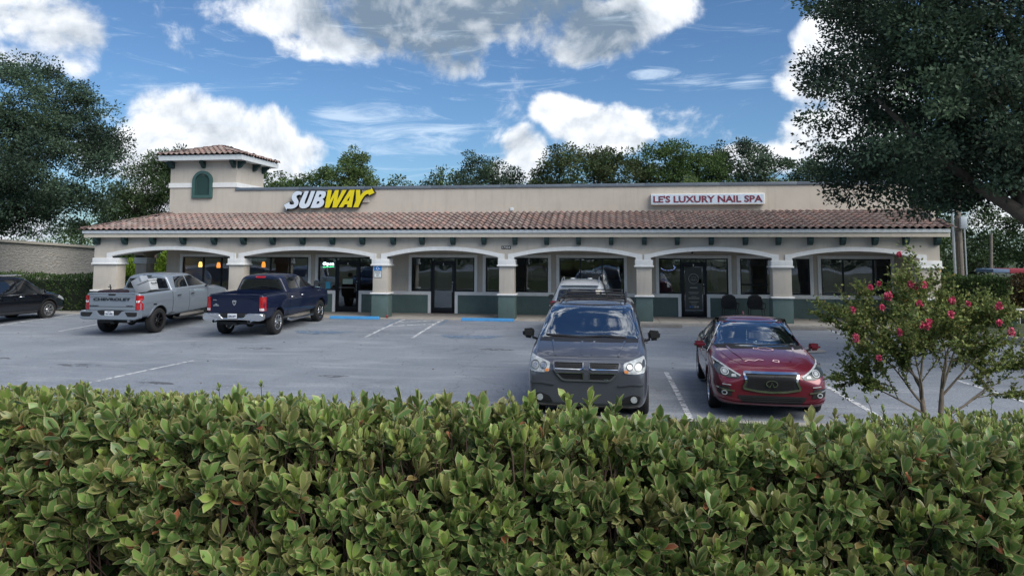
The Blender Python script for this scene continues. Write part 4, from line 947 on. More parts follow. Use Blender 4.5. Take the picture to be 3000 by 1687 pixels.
def wheel_meshes(r_, wd, rimr, kind, rimmat):
    bm = bmesh.new(); h = wd/2
    prof = [(rimr-.01, -h*.8), (rimr+.01, -h*.95), (r_-.05, -h), (r_-.015, -h*.9), (r_, -h*.7), (r_+.002, -h*.3), (r_-.004, -h*.28), (r_-.004, -h*.22), (r_+.002, -h*.2), (r_+.002, h*.2), (r_-.004, h*.22), (r_-.004, h*.28), (r_+.002, h*.3), (r_, h*.7), (r_-.015, h*.9), (r_-.05, h), (rimr+.01, h*.95), (rimr-.01, h*.8)]
    lathe(bm, prof, 40); bmesh.ops.recalc_face_normals(bm, faces=bm.faces[:]); tm = bpy.data.meshes.new('tyre'); bm.to_mesh(tm); bm.free(); smooth(tm, 40); tm.materials.append(RUBBER)
    bm = bmesh.new()
    lathe(bm, [(rimr, h*.85), (rimr-.004, h*.93), (rimr-.028, h*.92), (rimr-.035, h*.6), (rimr-.045, -h*.8), (rimr, -h*.85)], 40)
    ns = {'6': 6, '5': 5, '10': 10, '7': 7}[kind]
    for k_ in range(ns):
        a = 2*math.pi*k_/ns
        for s in ((-1, 1) if kind in ('5',) else (0,)):
            w0, w1 = (.028, .042) if kind != '10' else (.018, .026)
            if kind == '6': w0, w1 = .035, .05
            if kind == '7': w0, w1 = .03, .04
            aa = a+s*.0; b0 = Vector((.04, 0)); vs_ = []
            for (rr, ww, yy, sh_) in ((.045, w0, h*.62, 0), (rimr*.55, w0*.9, h*.70, s*.035), (rimr-.02, w1, h*.86, s*.085)):
                for q in (-1, 1):
                    for dy in (0, -.035):
                        x, z = rr, q*ww/2+sh_*1.0; vs_.append(bm.verts.new((x*math.cos(aa)-z*math.sin(aa), yy+dy, x*math.sin(aa)+z*math.cos(aa))))
            for j in (0, 4):
                A = vs_[j:j+8]; bm.faces.new((A[0], A[2], A[6], A[4])); bm.faces.new((A[2], A[3], A[7], A[6])); bm.faces.new((A[0], A[4], A[5], A[1])); bm.faces.new((A[1], A[5], A[7], A[3]))
    lathe(bm, [(0, h*.70), (.03, h*.70), (.055, h*.62), (.075, h*.45), (.07, h*.1)], 20)
    bmesh.ops.recalc_face_normals(bm, faces=bm.faces[:]); rm = bpy.data.meshes.new('rim'); bm.to_mesh(rm); bm.free(); smooth(rm, 35); rm.materials.append(rimmat)
    bm = bmesh.new(); lathe(bm, [(0, h*.05), (rimr*.72, h*.05), (rimr*.72, -h*.05), (rimr-.02, -h*.3), (rimr-.02, -h*.7), (0, -h*.7)], 28); bmesh.ops.recalc_face_normals(bm, faces=bm.faces[:]); dm = bpy.data.meshes.new('wheel'); bm.to_mesh(dm); bm.free(); dm.materials.append(bpy.data.materials['black_plastic'] if kind == '6' else DISC)
    return tm, rm, dm
def put_wheels(root, ms, pos, steer=0):
    for (x, y, z) in pos:
        wo = link('wheel', ms[2], None, root); wo.location = (x, y, z); wo.rotation_euler = (0, random.uniform(0, 6), (0 if y > 0 else math.pi)+(steer if x > 0 else 0))
        link('tyre', ms[0], None, wo); link('rim', ms[1], None, wo)
def finish_body(o, name, mats, axles, r_, w_, root, well=.06):
    for (x, z) in axles:
        bm = bmesh.new(); 
        for s in (1, -1):
            bmesh.ops.create_cone(bm, cap_ends=True, segments=48, radius1=r_+well, radius2=r_+well, depth=.42, matrix=Matrix.Translation((x, s*(w_-.10), z+.01))@Matrix.Rotation(R(90), 4, 'X'))
        cut(o, tmpobj(bm))
    me = o.data; me.materials.clear()
    for m in mats: me.materials.append(m)
    for p in me.polygons:
        c_ = p.center; p.material_index = 0
        for (x, z) in axles:
            if abs(c_.y) < w_-.02 and math.hypot(c_.x-x, c_.z-z-.01) < r_+well+.012 and abs(math.hypot(p.normal.x, p.normal.z)-1) < .02 or (abs(p.normal.y) > .98 and abs(c_.y) < w_-.25): p.material_index = 1
        if p.normal.z < -.8: p.material_index = 1
    smooth(me, 40); o.name = name; me.name = name; o.parent = root
    return o
def arch_lip(root, axles, r_, w_, m, bv, wd=.035, well=.06, name='wheel_arch'):
    for (x, z) in axles:
        for ax in ('+y', '-y'):
            pts = [(x+(r_+well+wd/2)*math.cos(a), z+.01+(r_+well+wd/2)*math.sin(a)) for a in np.linspace(R(-12), R(192), 22)]
            stroke(name, bv, ax, pts, wd, m, root, .014, th=.03)
def mirror_part(root, x, y, z, m, size=(.11, .20, .15), glassdir=-1, gm=CHROME):
    bm = bmesh.new(); r_ = bmesh.ops.create_cube(bm, size=1)
    for v in bm.verts: v.co = Vector((v.co.x*size[0]*(1 if v.co.x*glassdir < 0 else .6)+x, v.co.y*size[1]*(1-.2*(v.co.z < 0))+y, v.co.z*size[2]*(1 if v.co.y*y < 0 else .8)+z))
    bmesh.ops.bevel(bm, geom=bm.edges[:], offset=.045, segments=4, affect='EDGES')
    o = build('wing_mirror', bm, m, root, 60)
    s = 1 if y > 0 else -1
    gx = x+glassdir*size[0]*(.3 if glassdir > 0 else .5)
    B('mirror_glass', gx-.004, gx+.004, y-size[1]*.38, y+size[1]*.38, z-size[2]*.34, z+size[2]*.36, gm, o)
    bm = bmesh.new(); tube(bm, [(x, y-s*size[1]*.3, z-size[2]*.35), (x+.02, y-s*(size[1]*.5+.10), z-size[2]*.62)], .022, 6); build('mirror_arm', bm, BLACKPL, o, 60)
    return o
RED = mat('tail_lamp_red', (.34, .008, .012), .12, coat=1, var=.25, vscale=18); CLEAR = mat('lamp_clear', (.40, .43, .45), .38, metal=.2, coat=.12, var=.35, vscale=22)
AMB = mat('lamp_amber', (.7, .25, .06), .15, coat=1); PLATE = mat('number_plate_white', (.62, .66, .70), .4); INK = mat('plate_ink', (.02, .03, .09), .5)
LAMPD = mat('lamp_dark_glass', (.05, .06, .065), .25, metal=.3, coat=.2)
SILVER = mat('alloy_silver', (.55, .56, .57), .25, metal=.9); BLKRIM = mat('alloy_black', (.012, .012, .013), .25, metal=.3, coat=.5)

def place(root, x, y, heading, zf=None, pitch=0):
    root.location = (x, y, gz(x, y) if zf is None else zf); root.rotation_euler = (0, pitch, heading)

# ---------------- pickups
def pickup(root, P, spec):
    S = spec; w_ = S['w']; r_ = S['r']; ax = [(-S['wb']/2, r_), (S['wb']/2, r_)]
    xr, xf = S['xr'], S['xf']; bh, cz = S['bed'], S['roof']; bx_ = S['cabx']
    zs_ = bh-.07
    st = [(xr, w_*.93, .60, zs_, bh, w_*.90), (xr+.05, w_*.985, .56, zs_, bh, w_*.93), (xr+.4, w_, .54, zs_, bh, w_*.93), (xr+1.2, w_, .50, zs_, bh, w_*.93), (bx_, w_, .48, zs_, bh, w_*.93), (bx_+.1, w_, .46, zs_, bh+.0, w_*.93),
          (.2, w_, .46, zs_-.01, bh-.0, w_*.92), (1.1, w_, .46, zs_-.02, bh-.0, w_*.88), (1.35, w_, .46, zs_-.03, bh-.01, w_*.84), (1.9, w_*1.0, .45, zs_-.05, bh-.05, w_*.8), (2.35, w_*.985, .42, zs_-.12, bh-.11, w_*.78), (xf-.16, w_*.95, .38, zs_-.2, bh-.2, w_*.74), (xf, w_*.82, .4, zs_-.3, bh-.32, w_*.6)]
    o = apply(catmull_body(st, 2, True, .5)); bv = bvh_of(o)
    bm = bmesh.new(); box(bm, xr+.1, bx_-.05, -w_*.80, w_*.80, bh-.52, bh+.4); cut(o, tmpobj(bm))
    body = finish_body(o, 'body', [P, BLACKPL], ax, r_, w_, root, .085)
    cs = [(bx_-.0, w_*.90, bh-.12, bh+.02, cz-.10, w_*.70), (bx_+.05, w_*.93, bh-.12, bh+.02, cz-.045, w_*.71), (bx_+.3, w_*.95, bh-.12, bh+.02, cz-.01, w_*.72), (-.3, w_*.955, bh-.12, bh+.02, cz, w_*.72), (.25, w_*.955, bh-.12, bh+.02, cz-.02, w_*.72),
          (.55, w_*.955, bh-.12, bh+.02, cz-.10, w_*.73), (.95, w_*.955, bh-.12, bh+.01, cz-.31, w_*.77), (1.28, w_*.95, bh-.12, bh-.02, bh+.04, w_*.82), (1.36, w_*.94, bh-.12, bh-.03, bh-.02, w_*.82)]
    c = apply(catmull_body(cs, 2, False, .2)); cb = bvh_of(c); c.name = 'cab'; c.data.name = 'cab'; c.parent = root; c.data.materials.append(P); smooth(c.data, 50)
    # side glass, doors, handles
    g0, g1 = bh+.04, cz-.115
    for s in ('+y', '-y'):
        panel('rear_side_window', cb, s, [(bx_+.25, g0), (-.13, g0), (-.13, g1), (bx_+.36, g1)], TINTGLASS, root, .006, r_=.05)
        panel('front_side_window', cb, s, [(-.06, g0), (1.08, g0-.01), (.90, g0+.09), (.50, g1-.03), (.30, g1), (-.06, g1)], TINTGLASS, root, .006, r_=.04)
        d1 = panel('rear_door', bv, s, [(bx_+.17, .56), (-.11, .56), (-.11, bh-.08), (bx_+.17, bh-.08)] if bx_+.17 > -S['wb']/2+r_+.1 else [(bx_+.17, bh-.08), (bx_+.17, .95), (bx_+.42, .56), (-.11, .56), (-.11, bh-.08)], P, root, .007, .02, .15, .03)
        d2 = panel('front_door', bv, s, [(-.09, .56), (1.12, .56), (1.12, bh-.08), (-.09, bh-.08)], P, root, .007, .02, .15, .03)
        for (dx, dd) in ((bx_+.34, d1), (.06, d2)):
            yy = (w_+.012)*(1 if s == '+y' else -1); zz = bh-.22
            bm = bmesh.new(); tube(bm, [(dx-.09, yy, zz), (dx-.07, yy+.035*(1 if yy > 0 else -1), zz+.004), (dx+.07, yy+.035*(1 if yy > 0 else -1), zz+.004), (dx+.09, yy, zz)], .017, 6); build('handle', bm, S['handle'], dd, 60)
        stroke('bed_seam', bv, s, [(bx_+.01, .55), (bx_+.01, bh-.01)], .018, SEAM, root, .004); stroke('door_seam', bv, s, [(-.10, .54), (-.10, bh-.03)], .014, SEAM, root, .003); stroke('door_seam', bv, s, [(1.13, .54), (1.13, bh-.1)], .012, SEAM, root, .003)
        stroke('body_crease', bv, s, [(xr+.15, bh-.34), (xf-.6, bh-.36)], .02, P, root, .006)
        stroke('rocker_seam', bv, s, [(-S['wb']/2+r_+.15, .60), (1.1, .60)], .012, SEAM, root, .003)
        yy = (w_+.0)*(1 if s == '+y' else -1)
        bm = bmesh.new(); tube(bm, [(-.95, yy*.9, .42), (-.85, yy*1.0, .37), (1.0, yy*1.0, .37), (1.12, yy*.9, .42)], .045, 8); build('side_step', bm, S['step'], root, 60)
        mirror_part(root, 1.0, (w_+.14)*(1 if s == '+y' else -1), bh+.12, S['mirror'], (.13, .24, .26), -1, LAMPD)
    arch_lip(root, ax, r_, w_, P, bv, .05, .085)
    panel('windscreen', cb, '+x', [(-.78, bh+.02), (.78, bh+.02), (.68, cz-.13), (-.68, cz-.13)], TINTGLASS, root, .008)
    panel('bonnet', bv, '+z', [(1.42, -.75), (2.55, -.70), (2.55, .70), (1.42, .75)], P, root, .010, .02, .2)
    rg = panel('rear_window', cb, '-x', [(-w_*.80, bh+.035), (w_*.80, bh+.035), (w_*.66, cz-.15), (-w_*.66, cz-.15)], TINTGLASS, root, .008, r_=.06)
    stroke('slider_frame', cb, '-x', [(-.27, bh+.07), (.27, bh+.07), (.27, cz-.21), (-.27, cz-.21)], .02, SEAM, rg, .014, True)
    hm = panel('brake_lamp', cb, '-x', [(-.17, cz-.105), (.17, cz-.105), (.17, cz-.05), (-.17, cz-.05)], S['chmsl'], root, .014, r_=.01)
    # bed: floor ribs, inner walls dark, top rail caps, tailgate
    BED = S['bedmat']
    B('bed_liner', xr+.101, bx_-.051, -w_*.799, w_*.799, bh-.522, bh-.505, BED, root)
    for s in (-1, 1): B('bed_rail', xr+.12, bx_-.03, s*w_*.87-.05, s*w_*.87+.05, bh-.005, bh+.012, S['rail'], root, .004)
    tg = panel('tailgate', bv, '-x', [(-w_*.80, S['tg0']), (w_*.80, S['tg0']), (w_*.80, bh-.015), (-w_*.80, bh-.015)], P, root, .020, .05, .12, .03)
    tgx = xr-.022
    B('tailgate_cap', xr-.026, xr+.10, -w_*.80, w_*.80, bh-.02, bh+.016, P if S['kind'] == 'chev' else P, tg, .01)
    stroke('tailgate_gap', bv, '-x', [(-w_*.815, S['tg0']-.01), (-w_*.815, bh-.01)], .014, SEAM, root, .004); stroke('tailgate_gap', bv, '-x', [(w_*.815, S['tg0']-.01), (w_*.815, bh-.01)], .014, SEAM, root, .004)
    put_wheels(root, wheel_meshes(r_, .275, S['rim'], S['wheel'], S['rimmat']), [(x, s*(w_-.15), r_) for x, z in ax for s in (1, -1)])
    # underbody
    B('chassis_rail', xr+.3, xf-.5, -.55, -.43, .42, .54, BLACKPL, root); B('chassis_rail', xr+.3, xf-.5, .43, .55, .42, .54, BLACKPL, root)
    bm = bmesh.new(); tube(bm, [(-S['wb']/2, -.7, r_), (-S['wb']/2, -.2, r_-.02), (-S['wb']/2, .2, r_-.02), (-S['wb']/2, .7, r_)], [.05, .07, .07, .05], 10); bmesh.ops.create_uvsphere(bm, u_segments=14, v_segments=10, radius=.15, matrix=Matrix.Translation((-S['wb']/2, 0, r_-.03))); build('rear_axle', bm, BLACKPL, root, 60)
    B('hitch', xr+.02, xr+.3, -.06, .06, .40, .48, BLACKPL, root, .01); B('cross_member', xr+.15, xr+.22, -.6, .6, .42, .5, BLACKPL, root)
    bm = bmesh.new(); bmesh.ops.create_cone(bm, cap_ends=True, segments=24, radius1=.3, radius2=.3, depth=.22, matrix=Matrix.Translation((xr+.65, 0, .56))); build('spare_wheel', bm, RUBBER, root, 40)
    B('interior', bx_+.12, .9, -w_*.62, w_*.62, bh-.05, bh-.02, BLACKPL, root)
    return bv, cb, tg, tgx, body

# silver-blue pickup
root1 = empty('pickup_truck'); tag(root1, 'light grey crew cab pickup with black wheels and two coolers in its bed', 'pickup truck')
PG = paint('paint_light_grey_blue', (.20, .235, .28), .2, .35)
S1 = dict(kind='chev', w=1.01, r=.415, wb=3.745, xr=-2.90, xf=2.85, bed=1.40, roof=1.93, cabx=-1.12, handle=BLACKPL, step=BLACKPL, mirror=BLACKPL, chmsl=LAMPD, rail=BLACKPL, bedmat=BLACKPL, tg0=.86, rim=.26, wheel='6', rimmat=BLKRIM)
bv, cb, tg, tgx, body = pickup(root1, PG, S1)
text('lettering', 'CHEVROLET', mat('badge_black', (.012, .014, .02), .4), tg, (tgx-.012, 0, 1.205), (R(90), 0, R(-90)), .16, .006, bold=.004, width=1.30, height=.088)
stroke('tailgate_crease', bv, '-x', [(-.80, 1.29), (.80, 1.29)], .02, PG, tg, .032); stroke('tailgate_crease', bv, '-x', [(-.80, .965), (.80, .965)], .014, SEAM, tg, .022)
text('badge', 'SILVERADO', bpy.data.materials['badge_black'], tg, (tgx-.010, .62, .995), (R(90), 0, R(-90)), .05, .003, bold=.002, width=.32, height=.03); text('badge', 'CUSTOM', bpy.data.materials['badge_black'], tg, (tgx-.010, -.63, .995), (R(90), 0, R(-90)), .05, .003, bold=.002, width=.24, height=.03)
panel('tailgate_handle', bv, '-x', rnd([(-.12, 1.325), (.12, 1.325), (.14, 1.385), (-.14, 1.385)], .02), BLACKPL, tg, .026, r_=0)
for s in (1, -1):
    L_ = [(s*.835, .86), (s*1.02, .865), (s*1.02, 1.03), (s*.97, 1.09), (s*.965, 1.14), (s*1.02, 1.20), (s*1.02, 1.32), (s*.835, 1.335)]
    tl = panel('tail_lamp', bv, '-x', L_ if s > 0 else L_[::-1], RED, root1, .016, .03, .06, .025)
    pts = [(s*.845, 1.10), (s*.93, 1.10), (s*.95, 1.17), (s*.845, 1.16)]; panel('reverse_lamp', bv, '-x', pts if s > 0 else pts[::-1], PLATE, tl, .024, .02, .06, .01)
    q = [(-2.90, .90), (-2.80, .90), (-2.78, 1.02), (-2.83, 1.12), (-2.76, 1.22), (-2.74, 1.31), (-2.90, 1.33)]; panel('tail_lamp_side', bv, '+y' if s > 0 else '-y', q, RED, tl, .010, .02, .06, .02)
bm = bmesh.new()     # painted bumper with steps and plate recess
pr = [(-1.03, .60), (-1.03, .84), (-.46, .84), (-.32, .70), (.32, .70), (.46, .84), (1.03, .84), (1.03, .60), (.9, .555), (-.9, .555)]
prism(bm, pr, -3.05, -2.83, 'yz'); bmesh.ops.bevel(bm, geom=bm.edges[:], offset=.02, segments=2, affect='EDGES'); bp_ = build('rear_bumper', bm, PG, root1, 40)
for s in (1, -1):
    q = rnd([(s*.56, .80), (s*.98, .80), (s*.98, .69), (s*.92, .66), (s*.66, .66)], .02); bm = bmesh.new(); prism(bm, q, -3.056, -3.01, 'yz'); build('corner_step', bm, BLACKPL, bp_)
B('plate_recess', -3.02, -2.92, -.44, .44, .69, .845, BLACKPL, bp_, .01)
pl = B('number_plate', -3.040, -3.032, -.155, .155, .685, .835, PLATE, bp_, .003)
text('plate_text', 'VNT-4982', INK, pl, (-3.042, 0, .745), (R(90), 0, R(-90)), .1, .001, bold=.003, width=.26, height=.07); text('plate_text', 'TEXAS', INK, pl, (-3.042, 0, .815), (R(90), 0, R(-90)), .04, .001, bold=.001, width=.13, height=.022)
bm = bmesh.new(); tube(bm, [(-2.85, -.55, .50), (-2.5, -.55, .50)], .045, 12); build('exhaust_tip', bm, HANDLE, root1, 60)
put = (-16.22, 22.35)
def pickpose(root, rx, ry, ang, wb):
    h = R(ang); fx, fy = rx+wb*math.cos(h), ry+wb*math.sin(h); z0, z1 = gz(rx, ry), gz(fx, fy)
    root.location = ((rx+fx)/2, (ry+fy)/2, (z0+z1)/2); root.rotation_euler = (0, -math.atan2(z1-z0, wb), h)
pickpose(root1, -16.22, 22.5, 91.2, 3.745)

# navy pickup
root2 = empty('pickup_truck'); tag(root2, 'dark navy blue crew cab pickup with chrome rear bumper and polished wheels', 'pickup truck')
PN = paint('paint_navy', (.005, .010, .034), .0, .5)
PN.node_tree.nodes['Principled BSDF'].inputs['Specular IOR Level'].default_value = .15; PN.node_tree.nodes['Principled BSDF'].inputs['Coat Weight'].default_value = .7
S2 = dict(kind='ram', w=1.005, r=.405, wb=3.57, xr=-2.82, xf=2.80, bed=1.38, roof=1.92, cabx=-1.1, handle=CHROME, step=HANDLE, mirror=CHROME, chmsl=RED, rail=PN, bedmat=BLACKPL, tg0=.80, rim=.255, wheel='5', rimmat=CHROME)
bv, cb, tg, tgx, body = pickup(root2, PN, S2)
stroke('tailgate_crease', bv, '-x', [(-.80, 1.27), (.80, 1.27)], .022, PN, tg, .034)
bm = bmesh.new(); prism(bm, [(-.075, .075), (-.05, -.03), (0, -.085), (.05, -.03), (.075, .075), (.03, .09), (-.03, .09)], -.006, .006, 'yz'); e = build('tailgate_emblem', bm, CHROME, tg); e.location = (tgx-.014, 0, 1.12)
bm = bmesh.new(); prism(bm, [(-.045, .06), (-.03, .0), (-.012, -.05), (-.006, -.01), (.006, -.01), (.012, -.05), (.03, 0), (.045, .06), (.02, .03), (-.02, .03)], -.009, -.006, 'yz'); e2 = build('emblem_relief', bm, BLACKPL, e)
text('badge', 'RAM', CHROME, tg, (tgx-.012, .66, 1.215), (R(90), 0, R(-90)), .05, .003, bold=.003, width=.12, height=.028); text('badge', 'BIG HORN', CHROME, tg, (tgx-.012, .62, 1.03), (R(90), 0, R(-90)), .05, .003, bold=.003, width=.20, height=.03)
bm = bmesh.new(); prism(bm, [(-.1, 0), (-.02, .03), (.0, .05), (.04, .02), (.1, .0)], -.004, .004, 'yz'); e3 = build('badge', bm, CHROME, tg); e3.location = (tgx-.012, .62, 1.055)
text('badge', 'HEMI 5.7L', CHROME, root2, (1.55, -1.018, 1.20), (R(90), 0, 0), .05, .003, bold=.003, width=.28, height=.032)
for s in (1, -1):
    L_ = [(s*.83, .86), (s*1.01, .86), (s*1.01, 1.31), (s*.83, 1.31)]
    tl = panel('tail_lamp', bv, '-x', L_ if s > 0 else L_[::-1], RED, root2, .016, .03, .06, .03)
    pts = [(s*.84, .875), (s*.96, .875), (s*.96, .95), (s*.84, .95)]; panel('reverse_lamp', bv, '-x', pts if s > 0 else pts[::-1], PLATE, tl, .024, .02, .06, .01)
    panel('tail_lamp_side', bv, '+y' if s > 0 else '-y', [(-2.83, .88), (-2.73, .88), (-2.71, 1.3), (-2.83, 1.3)], RED, tl, .010, .02, .06, .02)
    bm = bmesh.new(); lathe(bm, [(.045, -.14), (.05, -.14), (.05, .1), (.045, .1), (.042, -.13)], 20); e4 = build('exhaust_tip', bm, CHROME, root2, 60); e4.location = (-2.89, s*.60, .56); e4.rotation_euler = (0, 0, R(-90))
    B('exhaust_mouth', -2.94, -2.87, s*.60-.035, s*.60+.035, .535, .585, BLACKPL, e4).matrix_parent_inverse = Matrix.Identity(4)
bm = bmesh.new(); pr = [(-1.02, .60), (-1.02, .80), (-.46, .80), (-.33, .655), (.33, .655), (.46, .80), (1.02, .80), (1.02, .60), (.9, .56), (.3, .60), (-.3, .60), (-.9, .56)]
prism(bm, pr, -2.97, -2.77, 'yz'); bmesh.ops.bevel(bm, geom=bm.edges[:], offset=.03, segments=3, affect='EDGES'); bp_ = build('rear_bumper', bm, CHROME, root2, 40)
B('plate_recess', -2.94, -2.83, -.43, .43, .655, .80, BLACKPL, bp_, .01)
pl = B('number_plate', -2.978, -2.970, -.155, .155, .645, .795, PLATE, bp_, .003); text('plate_text', '22N-XP7', INK, pl, (-2.980, 0, .715), (R(90), 0, R(-90)), .1, .001, bold=.004, width=.26, height=.07)
pickpose(root2, -12.0, 22.65, 90.6, 3.57)

# ---------------- closed cars
def closed(root, P, st, S):
    ax = S['ax']; r_ = S['r']; w_ = S['w']
    o = apply(catmull_body(st, 2, False, S.get('crease', .3))); bv = bvh_of(o)
    body = finish_body(o, 'body', [P, BLACKPL], ax, r_, w_, root, S.get('well', .05))
    arch_lip(root, ax, r_, w_, S.get('lip', P), bv, S.get('lipw', .03), S.get('well', .05))
    put_wheels(root, wheel_meshes(r_, S.get('tw', .225), S['rim'], S['wheel'], S.get('rimmat', SILVER)), [(x, s*(w_-S.get('inset', .115)), r_) for x, z in ax for s in (1, -1)])
    return bv, body
def open_screen(body, bv, poly, st, root, xr, linercol=(.06, .06, .06)):
    """cut the screen opening, add a dark liner, dashboard, seats and wheel inside"""
    def inside(x, y):
        c_ = False; j = len(poly)-1
        for i in range(len(poly)):
            if (poly[i][1] > y) != (poly[j][1] > y) and x < (poly[j][0]-poly[i][0])*(y-poly[i][1])/(poly[j][1]-poly[i][1])+poly[i][0]: c_ = not c_
            j = i
        return c_
    lin = [(x, max(.3, w__-.07), zb+.12, zs-.04, zt-.05, max(.3, wr-.05)) for (x, w__, zb, zs, zt, wr) in st if xr[2] < x < xr[1]+.15]
    lo = apply(catmull_body(lin, 2)); 
    for ob in (body, lo):
        bm = bmesh.new(); bm.from_mesh(ob.data)
        bmesh.ops.delete(bm, geom=[f for f in bm.faces if xr[0] < f.calc_center_median().x < xr[1] and f.normal.x > .15 and f.normal.z > .1 and inside(f.calc_center_median().y, f.calc_center_median().z)], context='FACES')
        if ob is lo: bmesh.ops.reverse_faces(bm, faces=bm.faces[:])
        bm.to_mesh(ob.data); bm.free()
    lo.name = 'interior_lining'; lo.data.name = 'interior_lining'; lo.parent = root; lo.data.materials.append(mat('interior_trim_grey', linercol, .8)); smooth(lo.data, 60)
    return lo
SEATM = mat('seat_fabric_grey', (.36, .35, .33), .85, var=.1)
def seats(root, x, yd, z0, m=SEATM):
    for s in (1, -1):
        bm = bmesh.new()
        for (x0, x1, hw_, za, zb_) in ((x, x+.5, .25, z0, z0+.15), (x-.12, x+.03, .25, z0+.1, z0+.68), (x-.10, x-.01, .13, z0+.70, z0+.88)):
            box(bm, x0, x1, s*yd-hw_, s*yd+hw_, za, zb_, .04)
        build('front_seat', bm, m, root, 50)
def steering(root, x, y, z):
    bm = bmesh.new(); tube(bm, [(x+.08*math.sin(a)*-.9, y+.19*math.cos(a), z+.19*math.sin(a)*.9) for a in np.linspace(0, 2*math.pi, 25)], .016, 6, False); tube(bm, [(x, y-.18, z), (x, y+.18, z)], .02, 5); tube(bm, [(x, y, z), (x+.2, y, z-.12)], .03, 6); build('steering_wheel', bm, BLACKPL, root, 60)

# red sedan
root3 = empty('car'); tag(root3, 'dark red sedan with peeling clear coat on its bonnet, nose towards the hedge', 'car')
PR = paint('paint_dark_red', (.135, .011, .025), .3, .32)
st3 = [(-2.39, .58, .46, .72, .88, .45), (-2.32, .78, .33, .84, 1.0, .60), (-2.0, .87, .27, .90, 1.06, .66), (-1.6, .90, .23, .92, 1.12, .63), (-1.15, .91, .2, .925, 1.29, .63), (-.75, .91, .19, .92, 1.39, .625), (-.25, .91, .19, .91, 1.435, .63), (.08, .91, .19, .90, 1.415, .635),
       (.30, .91, .19, .895, 1.36, .645), (.68, .91, .19, .90, 1.20, .70), (1.04, .91, .19, .90, 1.03, .79), (1.16, .91, .19, .895, 1.00, .80), (1.5, .91, .19, .87, .975, .78), (1.85, .895, .19, .83, .93, .68), (2.12, .88, .20, .78, .865, .66), (2.30, .84, .22, .70, .80, .60), (2.40, .75, .27, .62, .72, .50), (2.43, .64, .33, .56, .66, .44)]
S3 = dict(ax=[(-1.425, .335), (1.425, .335)], r=.335, w=.91, rim=.235, wheel='7', tw=.23)
bv, body = closed(root3, PR, st3, S3)
ZOFF[0] = .03
ws = [(-.77, .985), (.77, .985), (.63, 1.365), (-.63, 1.365)]
panel('windscreen', bv, '+x', ws, WSGLASS, root3, .006, .004, .08, .05)
lo = open_screen(body, bv, [(-.73, 1.045), (.73, 1.045), (.60, 1.365), (-.60, 1.365)], st3, root3, (.1, 1.12, -1.7), (.42, .43, .42))
stroke('screen_seal', bv, '+x', [(-.77, .985), (.77, .985), (.635, 1.37), (-.635, 1.37)], .05, SEAM, root3, .004, True); ZOFF[0] = .085
B('dashboard', .75, 1.10, -.72, .72, .80, .985, mat('dash_grey', (.14, .14, .14), .7), root3, .03); seats(root3, -.15, .36, .35); steering(root3, .55, .36, .97)
